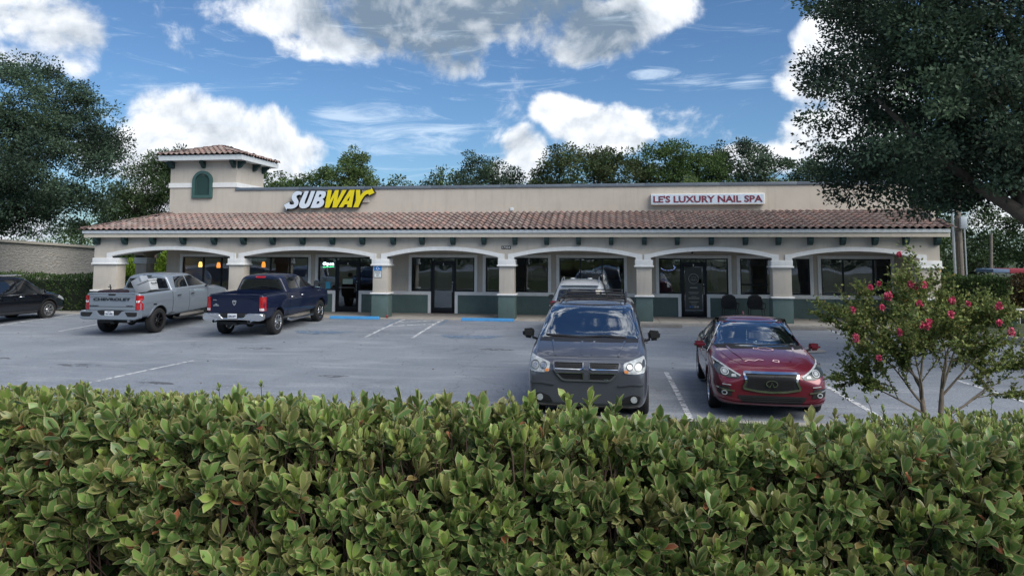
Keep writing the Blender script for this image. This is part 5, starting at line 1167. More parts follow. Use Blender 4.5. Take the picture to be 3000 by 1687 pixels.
for s, sg in (('+y', 1), ('-y', -1)):
    panel('front_side_window', bv, s, [(-.22, .945), (.86, .925), (.62, 1.09), (.26, 1.30), (-.02, 1.345), (-.2, 1.35)], TINTGLASS, root3, .006); panel('rear_side_window', bv, s, [(-.30, .95), (-.28, 1.35), (-.62, 1.33), (-1.05, 1.14), (-1.2, .99)], TINTGLASS, root3, .006)
    stroke('window_trim', bv, s, [(-1.24, .975), (-.25, .925), (.93, .90), (.62, 1.12), (.22, 1.345), (-.3, 1.385), (-.65, 1.36), (-1.1, 1.16)], .022, CHROME, root3, .006, True)
    d1 = panel('front_door', bv, s, [(-.24, .26), (.92, .26), (.98, .6), (.9, .88), (-.24, .90)], PR, root3, .005, .015, .12, .04); d2 = panel('rear_door', bv, s, [(-.26, .26), (-.26, .90), (-1.12, .92), (-1.22, .8), (-1.0, .55), (-.95, .26)], PR, root3, .005, .015, .12, .04)
    for d_, x_ in ((d1, -.08), (d2, -1.02)): bm = bmesh.new(); tube(bm, [(x_-.09, sg*.90, .80), (x_-.07, sg*.935, .805), (x_+.07, sg*.935, .805), (x_+.09, sg*.90, .80)], .013, 6); build('handle', bm, CHROME, d_, 60)
    stroke('body_crease', bv, s, [(-2.1, .80), (-1.2, .76), (0, .70), (1.0, .74)], .02, PR, root3, .012)
    mirror_part(root3, .80, sg*1.0, 1.0, PR, (.13, .22, .14), -1)
    q = [(sg*.50, .655), (sg*.70, .70), (sg*.855, .80), (sg*.875, .70), (sg*.82, .60), (sg*.62, .565), (sg*.52, .60)]
    q = [(sg*.47, .615), (sg*.56, .665), (sg*.72, .745), (sg*.845, .79), (sg*.85, .70), (sg*.82, .635), (sg*.66, .585), (sg*.50, .58)]
    hl = panel('headlight', bv, '+x', q if sg > 0 else q[::-1], LAMPD, root3, .010, .03, .05, .02)
    stroke('headlight_brow', bv, '+x', [(sg*.47, .62), (sg*.56, .668), (sg*.72, .748), (sg*.845, .795)], .02, CLEAR, hl, .016)
    stroke('lamp_ring', bv, '+x', [(sg*.70+.055*math.cos(a), .665+.045*math.sin(a)) for a in np.linspace(0, 2*math.pi, 17)], .014, CLEAR, hl, .018); panel('lamp_lens', bv, '+x', [(sg*.70+.035*math.cos(a), .665+.03*math.sin(a)) for a in np.linspace(0, 2*math.pi, 12, endpoint=False)], CLEAR, hl, .022, r_=0)
    panel('lamp_lens', bv, '+x', [(sg*.57-.04, .60), (sg*.57+.04, .60), (sg*.57+.03, .64), (sg*.57-.03, .635)], CLEAR, hl, .018, r_=.01)
    fb = panel('fog_lamp_recess', bv, '+x', [(sg*.60, .30), (sg*.82, .33), (sg*.83, .45), (sg*.64, .455)] if sg > 0 else [(sg*.60, .30), (sg*.82, .33), (sg*.83, .45), (sg*.64, .455)][::-1], BLACKPL, root3, .012, .03, .05, .03)
    stroke('fog_trim', bv, '+x', [(sg*.57, .385), (sg*.70, .40), (sg*.835, .43)], .022, CHROME, fb, .024); stroke('fog_slot', bv, '+x', [(sg*.62, .475), (sg*.75, .485)], .012, CLEAR, fb, .012)
    stroke('fog_lamp', bv, '+x', [(sg*.72+.035*math.cos(a), .355+.03*math.sin(a)) for a in np.linspace(0, 2*math.pi, 13)], .014, CLEAR, fb, .022)
gr = [(-.46, .635), (.46, .635), (.42, .56), (.475, .43), (0, .355), (-.475, .43), (-.42, .56)]
gr = [(-.42, .67), (.42, .67), (.38, .56), (.44, .435), (.22, .395), (0, .382), (-.22, .395), (-.44, .435), (-.38, .55)]
gp = panel('grille', bv, '+x', gr, BLACKPL, root3, .012, .03, .06, .02)
stroke('grille_surround', bv, '+x', rnd(gr, .04), .032, CHROME, gp, .026, True)
gm = mat('grille_mesh_dark', (.05, .05, .055), .3, metal=.6)
bm = bmesh.new()
for i in range(-16, 17):
    for sg in (1, -1):
        pts = []
        for t in np.linspace(0, 1, 9):
            y = i*.05+sg*(t-.5)*.42; z = .41+t*.21
            if abs(y) < .37+.05*abs(z-.55)/.1*0 and z > .395+.0: pts.append(hit(bv, '+x', y, z, .018)[0])
        if len(pts) > 1: tube(bm, pts, .0045, 4, False)
tag(build('grille_mesh', bm, gm, gp, 60), kind='stuff')
em = [(.085*math.cos(a), .515+.052*math.sin(a)) for a in np.linspace(R(-68), R(248), 26)]
stroke('emblem', bv, '+x', em, .014, CHROME, gp, .045); stroke('emblem', bv, '+x', [(-.032, .467), (0, .545), (.032, .467)], .012, CHROME, gp, .046)
text('badge', 'INFINITI', BLACKPL, gp, (2.41, .30, .745), (R(70), 0, R(90)), .03, .002, width=.14, height=.016)
lg = panel('lower_grille', bv, '+x', [(-.50, .27), (-.44, .215), (.44, .215), (.50, .27), (.53, .325), (-.53, .325)], BLACKPL, root3, .012, .03, .06, .03)
for z in (.245, .275, .30): stroke('grille_bar', bv, '+x', [(-.46, z), (.46, z)], .008, gm, lg, .020)
stroke('bumper_lip', bv, '+x', [(-.85, .25), (-.55, .20), (0, .19), (.55, .20), (.85, .25)], .03, PR, root3, .022)
ZOFF[0] = .04; bn = panel('bonnet', bv, '+z', [(1.10, -.70), (1.5, -.70), (1.95, -.58), (2.20, -.40), (2.26, 0), (2.20, .40), (1.95, .58), (1.5, .70), (1.10, .70)], PR, root3, .006, .012, .1, .05)
for sg in (1, -1): stroke('bonnet_crease', bv, '+z', [(1.15, sg*.56), (1.6, sg*.50), (2.05, sg*.36)], .03, PR, bn, .016)
PEEL = mat('peeled_clearcoat', (.62, .42, .44), .8)
for lp in ([(1.38, .18), (1.30, .10), (1.30, -.02), (1.36, -.06), (1.34, -.12), (1.42, -.13), (1.46, -.04), (1.52, .06), (1.50, .16), (1.44, .2)], [(2.06, -.06), (2.02, -.13), (2.08, -.2), (2.05, -.3), (2.1, -.36)], [(2.08, .08), (2.02, .11), (2.05, .18), (2.12, .17)]):
    lp = [(a, b) for a, b in lp]; stroke('clearcoat_flake_edge', bv, '+z', lp, .017, PEEL, bn, .014, closed=len(lp) != 5, res=.02, th=.0)
stroke('wiper', bv, '+x', [(-.6, .995), (-.1, 1.005), (.05, .99)], .016, BLACKPL, root3, .02); stroke('wiper', bv, '+x', [(.0, .995), (.5, 1.01), (.62, .995)], .016, BLACKPL, root3, .02)
ZOFF[0] = 0.; panel('rear_window', bv, '-x', [(-.6, 1.13), (.6, 1.13), (.5, 1.34), (-.5, 1.34)], TINTGLASS, root3, .006)
bm = bmesh.new(); prism(bm, [(-1.0, 1.42), (-.86, 1.42), (-.95, 1.475)], -.012, .012, 'xz'); build('roof_aerial', bm, PR, root3)
# things on the dashboard
pt = empty('soft_toy'); tag(pt, 'white plush toy lying on the dashboard of the red sedan', 'soft toy'); TOY = mat('white_plush', (.8, .85, .84), .9)
bm = bmesh.new()
for (x, y, z, r_) in ((0, 0, .04, .05), (0, -.06, .03, .035), (0, .06, .03, .035), (0, -.015, .085, .022), (.01, .02, .10, .016)): bmesh.ops.create_uvsphere(bm, u_segments=12, v_segments=8, radius=r_, matrix=Matrix.Translation((x, y, z)))
build('toy_body', bm, TOY, pt, 60)
hg = empty('hanging_charm'); tag(hg, 'white beaded charm hanging from the inside mirror of the red sedan', 'charm')
bm = bmesh.new(); tube(bm, [(0, 0, 0), (0, 0, -.27)], .004, 5)
for z, r_ in ((-.05, .014), (-.09, .017), (-.13, .012), (-.19, .02), (-.25, .016)): bmesh.ops.create_uvsphere(bm, u_segments=8, v_segments=6, radius=r_, matrix=Matrix.Translation((0, 0, z)))
build('beads', bm, TOY, hg, 60); bm = bmesh.new(); bmesh.ops.create_cone(bm, cap_ends=True, segments=10, radius1=.03, radius2=.006, depth=.06, matrix=Matrix.Translation((0, .0, -.30))); build('tassel', bm, TOY, hg, 60)
fg = empty('figurine'); tag(fg, 'small pale yellow figurine on the dashboard, right of the plush toy', 'figurine')
bm = bmesh.new(); bmesh.ops.create_uvsphere(bm, u_segments=10, v_segments=8, radius=.02, matrix=Matrix.Translation((0, 0, .065))); lathe(bm, [(0, 0), (.024, 0), (.018, .03), (.012, .05)], 12, 'z'); build('figure', bm, mat('figurine_cream', (.7, .6, .35), .6), fg, 60)
B('inner_mirror', .42, .45, -.11, .11, 1.22, 1.28, BLACKPL, root3, .01)
h3 = R(-90-2.1+4.2)
q3 = Vector((2.64, 14.42)); 
root3.location = (q3.x, q3.y, gz(2.9, 14.4)); root3.rotation_euler = (0, 0, R(-93))
bpy.context.view_layer.update()
for o_, lc in ((pt, (.95, -.04, .985)), (hg, (.47, -.12, 1.25)), (fg, (.96, .20, .985))): o_.matrix_world = Matrix.Translation(root3.matrix_world@Vector(lc))@Matrix.Rotation(R(-93), 4, 'Z')

# grey minivan
ZOFF[0] = 0.
root4 = empty('minivan'); tag(root4, 'dark grey minivan with roof rack, parked nose to the hedge', 'minivan')
PV = paint('paint_graphite', (.075, .082, .105), .3, .28)
st4 = [(-2.56, .80, .42, 1.0, 1.32, .62), (-2.50, .93, .32, 1.06, 1.60, .71), (-2.2, .965, .26, 1.10, 1.71, .75), (-1.5, .975, .22, 1.12, 1.76, .77), (-.5, .98, .2, 1.12, 1.775, .78), (.4, .98, .2, 1.12, 1.76, .78), (.72, .98, .2, 1.12, 1.71, .785), (.95, .98, .2, 1.12, 1.63, .795), (1.3, .98, .2, 1.13, 1.43, .835),
       (1.66, .975, .2, 1.12, 1.235, .87), (1.80, .97, .2, 1.11, 1.19, .87), (2.1, .965, .2, 1.05, 1.13, .83), (2.34, .95, .21, .98, 1.05, .81), (2.48, .93, .23, .91, .985, .78), (2.57, .88, .27, .80, .91, .72), (2.61, .78, .33, .68, .82, .64)]
S4 = dict(ax=[(-1.44, .345), (1.64, .345)], r=.345, w=.98, rim=.22, wheel='5', tw=.225)
bv, body = closed(root4, PV, st4, S4)
ws = [(-.86, 1.225), (.86, 1.225), (.76, 1.695), (-.76, 1.695)]
panel('windscreen', bv, '+x', ws, WSGLASS, root4, .006, .004, .08, .07)
open_screen(body, bv, [(-.82, 1.26), (.82, 1.26), (.72, 1.66), (-.72, 1.66)], st4, root4, (.6, 1.8, -2.3), (.30, .31, .31))
stroke('screen_seal', bv, '+x', [(-.86, 1.23), (.86, 1.23), (.765, 1.70), (-.765, 1.70)], .05, SEAM, root4, .004, True)
B('dashboard', 1.05, 1.66, -.80, .80, .98, 1.17, bpy.data.materials['dash_grey'], root4, .04); seats(root4, .1, .40, .64); steering(root4, .98, .40, 1.25); B('inner_mirror', 1.0, 1.03, -.12, .12, 1.53, 1.60, BLACKPL, root4, .01)
B('toll_tag', .84, .845, .46, .56, 1.60, 1.635, WHITEP, root4); B('dash_tray', 1.42, 1.56, .16, .72, 1.175, 1.20, mat('teal_plastic', (.08, .5, .48), .4), root4, .008)
stroke('wiper', bv, '+x', [(-.74, 1.26), (-.45, 1.255), (-.1, 1.24)], .02, BLACKPL, root4, .022); stroke('wiper', bv, '+x', [(-.15, 1.24), (.25, 1.26), (.62, 1.24)], .02, BLACKPL, root4, .022); stroke('cowl', bv, '+x', [(-.82, 1.20), (0, 1.205), (.82, 1.20)], .04, BLACKPL, root4, .01)
bn = panel('bonnet', bv, '+z', [(1.80, -.80), (2.25, -.80), (2.42, -.56), (2.46, 0), (2.42, .56), (2.25, .80), (1.80, .80)], PV, root4, .006, .012, .1, .05)
for sg in (1, -1): stroke('bonnet_crease', bv, '+z', [(1.84, sg*.60), (2.42, sg*.50)], .03, PV, bn, .018); stroke('bonnet_crease', bv, '+z', [(1.9, sg*.10), (2.42, sg*.08)], .03, PV, bn, .012)
ZOFF[0] = .03; gr = [(-.53, .92), (.53, .92), (.49, .78), (.37, .65), (-.37, .65), (-.49, .78)]
gp = panel('grille', bv, '+x', gr, BLACKPL, root4, .012, .03, .06, .03)
GS = mat('grille_surround_grey', (.16, .17, .19), .25, metal=.6, coat=1)
stroke('grille_surround', bv, '+x', rnd(gr, .05), .028, GS, gp, .026, True); stroke('grille_cross', bv, '+x', [(0, .66), (0, .915)], .085, PV, gp, .03); stroke('grille_cross', bv, '+x', [(-.49, .79), (.49, .79)], .045, PV, gp, .03)
for sg in (1, -1):
    for a in (.05,): stroke('cross_edge', bv, '+x', [(sg*a, .67), (sg*a, .755), (sg*.10, .763), (sg*.47, .763)], .010, CHROME, gp, .036); stroke('cross_edge', bv, '+x', [(sg*a, .905), (sg*a, .83), (sg*.10, .818), (sg*.49, .818)], .010, CHROME, gp, .036)
    bm = bmesh.new()
    for r0 in range(10):
        for c0 in range(9):
            y = sg*(.085+c0*.045+(r0 % 2)*.0225); z = .67+r0*.026
            if abs(y) < .46-(.10 if z < .72 else 0) and not (.755 < z < .825): tube(bm, [hit(bv, '+x', y-.018, z, .02)[0], hit(bv, '+x', y+.018, z, .02)[0]], .0035, 4)
    tag(build('grille_mesh', bm, gm, gp), kind='stuff')
    q = [(sg*.575, .905), (sg*.70, .945), (sg*.90, 1.0), (sg*.925, .90), (sg*.90, .775), (sg*.74, .755), (sg*.585, .765)]
    hl = panel('headlight', bv, '+x', q if sg > 0 else q[::-1], CLEAR, root4, .010, .03, .05, .03)
    for (cy_, rr) in ((.675, .05), (.81, .065)):
        stroke('lamp_ring', bv, '+x', [(sg*cy_+rr*math.cos(a), .86+rr*.95*math.sin(a)) for a in np.linspace(0, 2*math.pi, 17)], .006, LAMPD, hl, .018); panel('lamp_lens', bv, '+x', [(sg*cy_+.035*math.cos(a), .86+.035*math.sin(a)) for a in np.linspace(0, 2*math.pi, 12, endpoint=False)], SILVER, hl, .018, r_=0)
    panel('indicator', bv, '+x', [(sg*.59, .775), (sg*.65, .77), (sg*.65, .81), (sg*.59, .82)] if sg > 0 else [(sg*.59, .82), (sg*.65, .81), (sg*.65, .77), (sg*.59, .775)], AMB, hl, .018, r_=.01)
    fb = panel('fog_lamp_recess', bv, '+x', [(sg*.52, .30), (sg*.80, .31), (sg*.84, .42), (sg*.72, .45), (sg*.58, .40)] if sg > 0 else [(sg*.52, .30), (sg*.80, .31), (sg*.84, .42), (sg*.72, .45), (sg*.58, .40)][::-1], BLACKPL, root4, .010, .02, .05, .03)
    panel('fog_lamp', bv, '+x', [(sg*.73+.05*math.cos(a), .375+.05*math.sin(a)) for a in np.linspace(0, 2*math.pi, 14, endpoint=False)], CLEAR, fb, .022, r_=0)
    stroke('bumper_crease', bv, '+x', [(sg*.50, .58), (sg*.70, .61), (sg*.88, .60)], .03, PV, root4, .022)
    s = '+y' if sg > 0 else '-y'
    panel('front_side_window', bv, s, [(-.05, 1.17), (1.30, 1.17), (1.15, 1.33), (.78, 1.56), (.5, 1.64), (-.05, 1.66)], TINTGLASS, root4, .006); panel('sliding_side_window', bv, s, [(-.15, 1.15), (-.15, 1.66), (-1.25, 1.61), (-1.25, 1.16)], TINTGLASS, root4, .006); panel('rear_side_window', bv, s, [(-1.33, 1.16), (-1.33, 1.60), (-2.15, 1.56), (-2.25, 1.18)], TINTGLASS, root4, .006)
    d1 = panel('front_door', bv, s, [(-.08, .27), (1.10, .27), (1.22, .8), (1.2, 1.05), (-.08, 1.08)], PV, root4, .005, .015, .14, .04); d2 = panel('sliding_door', bv, s, [(-.11, .27), (-.11, 1.08), (-1.26, 1.09), (-1.22, .85), (-1.0, .5), (-.98, .27)], PV, root4, .005, .015, .14, .04)
    for d_, x_ in ((d1, .1), (d2, -.3)): bm = bmesh.new(); tube(bm, [(x_-.1, sg*.965, .98), (x_-.08, sg*1.005, .985), (x_+.08, sg*1.005, .985), (x_+.1, sg*.965, .98)], .015, 6); build('handle', bm, PV, d_, 60)
    mirror_part(root4, 1.22, sg*1.10, 1.24, PV if False else BLACKPL, (.13, .23, .19), -1)
    bm = bmesh.new(); tube(bm, [(.45, sg*.62, 1.76), (.35, sg*.62, 1.815), (-1.7, sg*.62, 1.82), (-1.8, sg*.62, 1.75)], .018, 8); rk = build('roof_rail', bm, BLACKPL, root4, 60)
ZOFF[0] = 0.; bdg = text('badge', 'DODGE', CHROME, gp, (2.615, .27, .70), (R(90), 0, R(90)), .03, .004, bold=.003, width=.15, height=.02); B('badge_stripe', 2.60, 2.615, .355, .37, .69, .71, mat('badge_red', (.5, .03, .03), .4), gp)
for x_ in (.05, -.6, -1.3):
    bm = bmesh.new(); tube(bm, [(x_, -.62, 1.80), (x_, 0, 1.83), (x_, .62, 1.80)], .016, 8); build('cross_bar', bm, BLACKPL, root4, 60)
# low mesh basket frame on the rack front
bm = bmesh.new(); tube(bm, [(.25, -.52, 1.80), (.25, .52, 1.80)], .012, 6); tube(bm, [(.25, -.52, 1.80), (.1, -.55, 1.91), (-.9, -.55, 1.91)], .012, 6); tube(bm, [(.25, .52, 1.80), (.1, .55, 1.91), (-.9, .55, 1.91)], .012, 6); tube(bm, [(.1, -.55, 1.91), (.1, .55, 1.91)], .012, 6); tube(bm, [(-.9, -.55, 1.91), (-.9, .55, 1.91)], .012, 6)
for y in (-.26, 0, .26): tube(bm, [(.25, y, 1.80), (-.9, y, 1.80)], .009, 5)
build('roof_basket', bm, BLACKPL, root4, 60)
panel('rear_window', bv, '-x', [(-.66, 1.15), (.66, 1.15), (.58, 1.55), (-.58, 1.55)], TINTGLASS, root4, .006)
root4.location = (-.35, 13.98, gz(-.3, 14)); root4.rotation_euler = (0, 0, R(-90-1.2))

# black SUV at the left edge
def suv(root, P, L, H, Wd, wb, r_, kind, rimmat, opts):
    k_ = L/4.7; h = H/1.75; w_ = Wd/2
    st = [(-2.34*k_, .72*w_, .48, .98*h, 1.25*h, .6*w_), (-2.28*k_, .9*w_, .38, 1.03*h, 1.52*h, .68*w_), (-2.0*k_, .97*w_, .30, 1.07*h, 1.65*h, .70*w_), (-1.4*k_, w_, .26, 1.07*h, 1.72*h, .715*w_), (-.5*k_, w_, .25, 1.06*h, H, .72*w_), (.15*k_, w_, .25, 1.05*h, 1.73*h, .72*w_), (.45*k_, w_, .25, 1.04*h, 1.66*h, .73*w_),
          (.85*k_, w_, .25, 1.03*h, 1.41*h, .77*w_), (1.22*k_, w_, .25, 1.01*h, 1.15*h, .82*w_), (1.35*k_, w_*.995, .25, 1.0*h, 1.10*h, .82*w_), (1.75*k_, .98*w_, .25, .95*h, 1.04*h, .78*w_), (2.05*k_, .93*w_, .27, .86*h, .96*h, .70*w_), (2.25*k_, .84*w_, .32, .74*h, .84*h, .60*w_), (2.34*k_, .66*w_, .4, .62*h, .72*h, .48*w_)]
    S = dict(ax=[(-wb/2-.02, r_), (wb/2-.02, r_)], r=r_, w=w_, rim=r_*.64, wheel=kind, tw=.235, rimmat=rimmat, lip=opts.get('lip', P), lipw=.05)
    bv, body = closed(root, P, st, S)
    for sg in (1, -1):
        s = '+y' if sg > 0 else '-y'; a, b = 1.08*h, 1.60*h
        panel('front_side_window', bv, s, [(-.02, a), (.98*k_, a-.03), (.80*k_, a+.14*h), (.40*k_, b-.06), (.18*k_, b), (-.02, b)], TINTGLASS, root, .006); panel('rear_side_window', bv, s, [(-.12, a), (-.12, b), (-1.02*k_, b-.01), (-1.10*k_, a+.02)], TINTGLASS, root, .006); panel('quarter_window', bv, s, [(-1.2*k_, a+.05), (-1.14*k_, b-.04), (-1.7*k_, b-.10), (-1.9*k_, a+.12)], TINTGLASS, root, .006)
        stroke('window_trim', bv, s, [(-1.95*k_, a+.03), (-1.1*k_, a-.035), (1.05*k_, a-.06)], .02, opts.get('trim', CHROME), root, .008)
        d1 = panel('front_door', bv, s, [(-.05, .40), (.95*k_, .40), (1.02*k_, .8), (1.0*k_, a-.07), (-.05, a-.06)], P, root, .005, .015, .14, .04); d2 = panel('rear_door', bv, s, [(-.09, .40), (-.09, a-.06), (-1.12*k_, a-.05), (-1.1*k_, .85), (-.85*k_, .55), (-.84*k_, .40)], P, root, .005, .015, .14, .04)
        for d_, x_ in ((d1, .08), (d2, -.95*k_)): bm = bmesh.new(); tube(bm, [(x_-.1, sg*(w_-.02), .95*h), (x_-.08, sg*(w_+.03), .955*h), (x_+.08, sg*(w_+.03), .955*h), (x_+.1, sg*(w_-.02), .95*h)], .016, 6); build('handle', bm, opts.get('handle', CHROME), d_, 60)
        stroke('sill_cladding', bv, s, [(-wb/2+r_+.08, .36), (wb/2-r_-.1, .36)], .14, BLACKPL, root, .010, res=.15)
        mirror_part(root, .92*k_, sg*(w_+.12), a+.03, opts.get('mirror', P), (.13, .22, .17), -1, LAMPD)
        bm = bmesh.new(); tube(bm, [(.25*k_, sg*.6*w_, H-.02), (.12*k_, sg*.6*w_, H+.055), (-1.5*k_, sg*.6*w_, H+.03), (-1.65*k_, sg*.6*w_, H-.06)], .018, 8); build('roof_rail', bm, SILVER, root, 60)
        q = [(sg*.50*w_, .80*h), (sg*.86*w_, .93*h), (sg*.96*w_, .86*h), (sg*.9*w_, .72*h), (sg*.55*w_, .70*h)]; panel('headlight', bv, '+x', q if sg > 0 else q[::-1], CLEAR, root, .010, .03, .06, .03)
        panel('headlight_side', bv, s, [(1.9*k_, .90*h), (2.2*k_, .80*h), (2.2*k_, .70*h), (2.0*k_, .74*h)], CLEAR, root, .010, .02, .05, .02)
        q = [(sg*.66*w_, .95*h), (sg*.93*w_, .95*h), (sg*.90*w_, 1.18*h), (sg*.72*w_, 1.18*h)]; panel('tail_lamp', bv, '-x', q if sg > 0 else q[::-1], RED, root, .012, .03, .06, .03)
    panel('windscreen', bv, '+x', [(-.84*w_, 1.17*h), (.84*w_, 1.17*h), (.70*w_, 1.63*h), (-.70*w_, 1.63*h)], TINTGLASS, root, .008, r_=.06)
    rg = panel('rear_window', bv, '-x', [(-.74*w_, 1.14*h), (.74*w_, 1.14*h), (.64*w_, 1.52*h), (-.64*w_, 1.52*h)], TINTGLASS, root, .010, r_=.06)
    panel('grille', bv, '+x', [(-.45*w_, .66*h), (.45*w_, .66*h), (.48*w_, .80*h), (-.48*w_, .80*h)], BLACKPL, root, .012, .03, .06, .03)
    bm = bmesh.new(); box(bm, -2.30*k_, -1.95*k_, -.6*w_, .6*w_, 1.63*h, 1.67*h, .015); build('rear_spoiler', bm, P, root, 50)
    return bv, body
root5 = empty('suv'); tag(root5, 'black SUV with silver roof rails cut off by the left edge of the picture', 'SUV')
PB = paint('paint_black', (.004, .005, .009), .2, .2)
suv(root5, PB, 4.67, 1.73, 1.885, 2.70, .36, '7', SILVER, dict(lip=BLACKPL))
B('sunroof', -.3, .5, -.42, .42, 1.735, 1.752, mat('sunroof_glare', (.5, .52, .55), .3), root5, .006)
hx = R(90-4); fw = Vector((math.cos(hx), math.sin(hx))); rt = Vector((fw.y, -fw.x))
ctr = Vector((-22.19, 25.73))-fw*(1.33)-rt*(.83+.1)
root5.location = (ctr.x, ctr.y, gz(-22, 24.5)); root5.rotation_euler = (0, 0, hx)
# white SUV seen over the minivan
root6 = empty('suv'); tag(root6, 'white SUV with roof rails, mostly hidden behind the grey minivan', 'SUV')
PW = paint('paint_white', (.62, .64, .66), .0, .3)
suv(root6, PW, 4.85, 1.84, 1.96, 2.85, .38, '5', SILVER, dict(mirror=BLACKPL))
for y in (-.28, .30): bm = bmesh.new(); bmesh.ops.create_uvsphere(bm, u_segments=12, v_segments=8, radius=.09, matrix=Matrix.Translation((.2, y, 1.83))@Matrix.Diagonal((1, 1, .35, 1))); build('roof_pod', bm, PW, root6, 60)
root6.location = (-1.0, 24.3, gz(-1, 24)); root6.rotation_euler = (0, 0, R(91))
# coolers and gear in the light grey pickup's bed
bpy.context.view_layer.update()
COOL = mat('cooler_grey_plastic', (.28, .31, .35), .5); COOL2 = mat('cooler_pale_plastic', (.38, .40, .42), .5)
tbx = empty('tool_box'); tag(tbx, 'low dark tool box on the pickup bed floor under the coolers', 'tool box'); B('box_body', -.45, .45, -.62, .62, 0, .30, BLACKPL, tbx, .02); B('lid', -.46, .46, -.63, .63, .305, .34, BLACKPL, tbx, .01); tbx.matrix_world = root1.matrix_world@Matrix.Translation((-1.65, -.12, .905))
def cooler(lc, rot, label, m):
    t = empty('cooler'); tag(t, label, 'cooler', 'coolers in the pickup bed')
    B('cooler_body', -.30, .30, -.18, .18, 0, .33, m, t, .03); B('lid', -.315, .315, -.195, .195, .335, .40, m, t, .02); B('latch', -.03, .03, -.21, -.19, .28, .37, BLACKPL, t)
    bm = bmesh.new(); tube(bm, [(-.31, -.1, .26), (-.35, -.1, .22), (-.35, .1, .22), (-.31, .1, .26)], .012, 6); build('handle', bm, BLACKPL, t, 60)
    t.matrix_world = root1.matrix_world@Matrix.Translation(lc)@rot; return t
cooler((-1.75, -.08, 1.45), Matrix.Rotation(R(90), 4, 'Z')@Matrix.Rotation(R(-62), 4, 'Y'), 'taller grey cooler standing tilted in the pickup bed', COOL)
cooler((-1.8, -.52, 1.34), Matrix.Rotation(R(80), 4, 'Z')@Matrix.Rotation(R(20), 4, 'Y'), 'pale cooler leaning with its lid towards the rear window', COOL2)
tb = empty('tool_bag'); tag(tb, 'dark tool bag and poles lying along the left side of the pickup bed', 'bag')
B('bag', -.25, .25, -.42, .42, 0, .22, mat('dark_bag', (.02, .012, .02), .8), tb, .06); bm = bmesh.new(); tube(bm, [(0, .1, .2), (-.02, .12, .40)], .02, 6); tube(bm, [(-.02, .05, .30), (0, .2, .32)], .012, 6); build('pole', bm, BLACKPL, tb, 60)
tb.matrix_world = root1.matrix_world@Matrix.Translation((-2.3, .40, 1.24))

# ================================================================== VEGETATION
def ortho(D):
    D = D/np.linalg.norm(D, axis=1, keepdims=True); h = np.where(np.abs(D[:, 2:3]) > .9, np.array([[1., 0, 0]]), np.array([[0, 0, 1.]]))
    A = np.cross(D, h); A /= np.linalg.norm(A, axis=1, keepdims=True); return D, A, np.cross(A, D)
def leaf_quads(P, D, size, asp, roll):
    """diamond leaves: P base, D direction"""
    D, A, Bn = ortho(D); c, s = np.cos(roll)[:, None], np.sin(roll)[:, None]; W = A*c+Bn*s
    L = size[:, None]; V = np.stack([P, P+D*L*.5+W*L*asp, P+D*L, P+D*L*.5-W*L*asp], 1).reshape(-1, 3)
    Fq = np.arange(len(P)*4).reshape(-1, 4); return V, Fq
LEAF = leafmat('tree_foliage', .22, .6, .25); BARK = mat('bark', (.085, .070, .058), .9, var=.3, vscale=8, bump=.6, bscale=25); BARKP = mat('bark_pale', (.19, .15, .115), .8, var=.25, vscale=10, bump=.4, bscale=30)
def crown_points(ells, nclump, thr=.40, nscale=.5, seed=0, shell=.55):
    r_ = np.random.default_rng(seed); out = []; vol = np.array([e[3]*e[4]*e[5] for e in ells]); vol = vol/vol.sum()
    while len(out) < nclump:
        e = ells[r_.choice(len(ells), p=vol)]; d = r_.normal(size=3); d /= np.linalg.norm(d); rad = shell+(1-shell)*r_.random()**.6 if r_.random() < .75 else r_.random()**.4
        p = np.array(e[:3])+d*rad*np.array(e[3:6])
        if noise.noise(Vector(p*nscale)+Vector((seed*7.1, 0, 0)))*.5+.5 < thr: continue
        out.append(p)
    return np.array(out)
_f = 0
def foliage(name, parent, clumps, rc, nleaf, size, colr, seed, flat=.65, asp=.28, var=.35, droop=.0, tipbias=1.0, m=None):
    r_ = np.random.default_rng(seed); nC = len(clumps); ci = r_.integers(nC, size=nleaf)
    cr = rc*(.6+.8*r_.random(nC)); g = r_.normal(size=(nleaf, 3)); g /= np.linalg.norm(g, axis=1, keepdims=True); rr = r_.random(nleaf)**(.45)
    off_ = g*rr[:, None]*cr[ci][:, None]; off_[:, 2] *= flat; off_[:, 2] -= droop*(off_[:, 0]**2+off_[:, 1]**2)/rc
    P = clumps[ci]+off_; D = g*tipbias+r_.normal(size=(nleaf, 3))*.6; D[:, 2] += .15
    sz = size*(.6+.8*r_.random(nleaf)); V, Fq = leaf_quads(P, D, sz, asp, r_.random(nleaf)*6.28)
    cb = 1+var*(r_.random(nC)*2-1); base = np.array(colr[0])*(1-r_.random(nC))[:, None]; 
    mixf = r_.random(nC)[:, None]; base = np.array(colr[0])*(1-mixf)+np.array(colr[1])*mixf; base = base*cb[:, None]
    c = base[ci]*(1+.3*(r_.random(nleaf)*2-1))[:, None]; c = np.repeat(c, 4, 0)
    return npmesh(name, V, Fq, c, m or LEAF, parent)
def limb_mesh(bm, a, b, r0, r1, seed=0, n=6, wob=.12):
    a, b = Vector(a), Vector(b); L = (b-a).length; rr = random.Random(seed); off_ = [Vector((rr.uniform(-1, 1), rr.uniform(-1, 1), rr.uniform(-.4, .8)))*wob*L*math.sin(math.pi*i/n) for i in range(n+1)]
    tube(bm, [a.lerp(b, i/n)+off_[i]*.5 for i in range(n+1)], [r0+(r1-r0)*i/n for i in range(n+1)], 7, False)
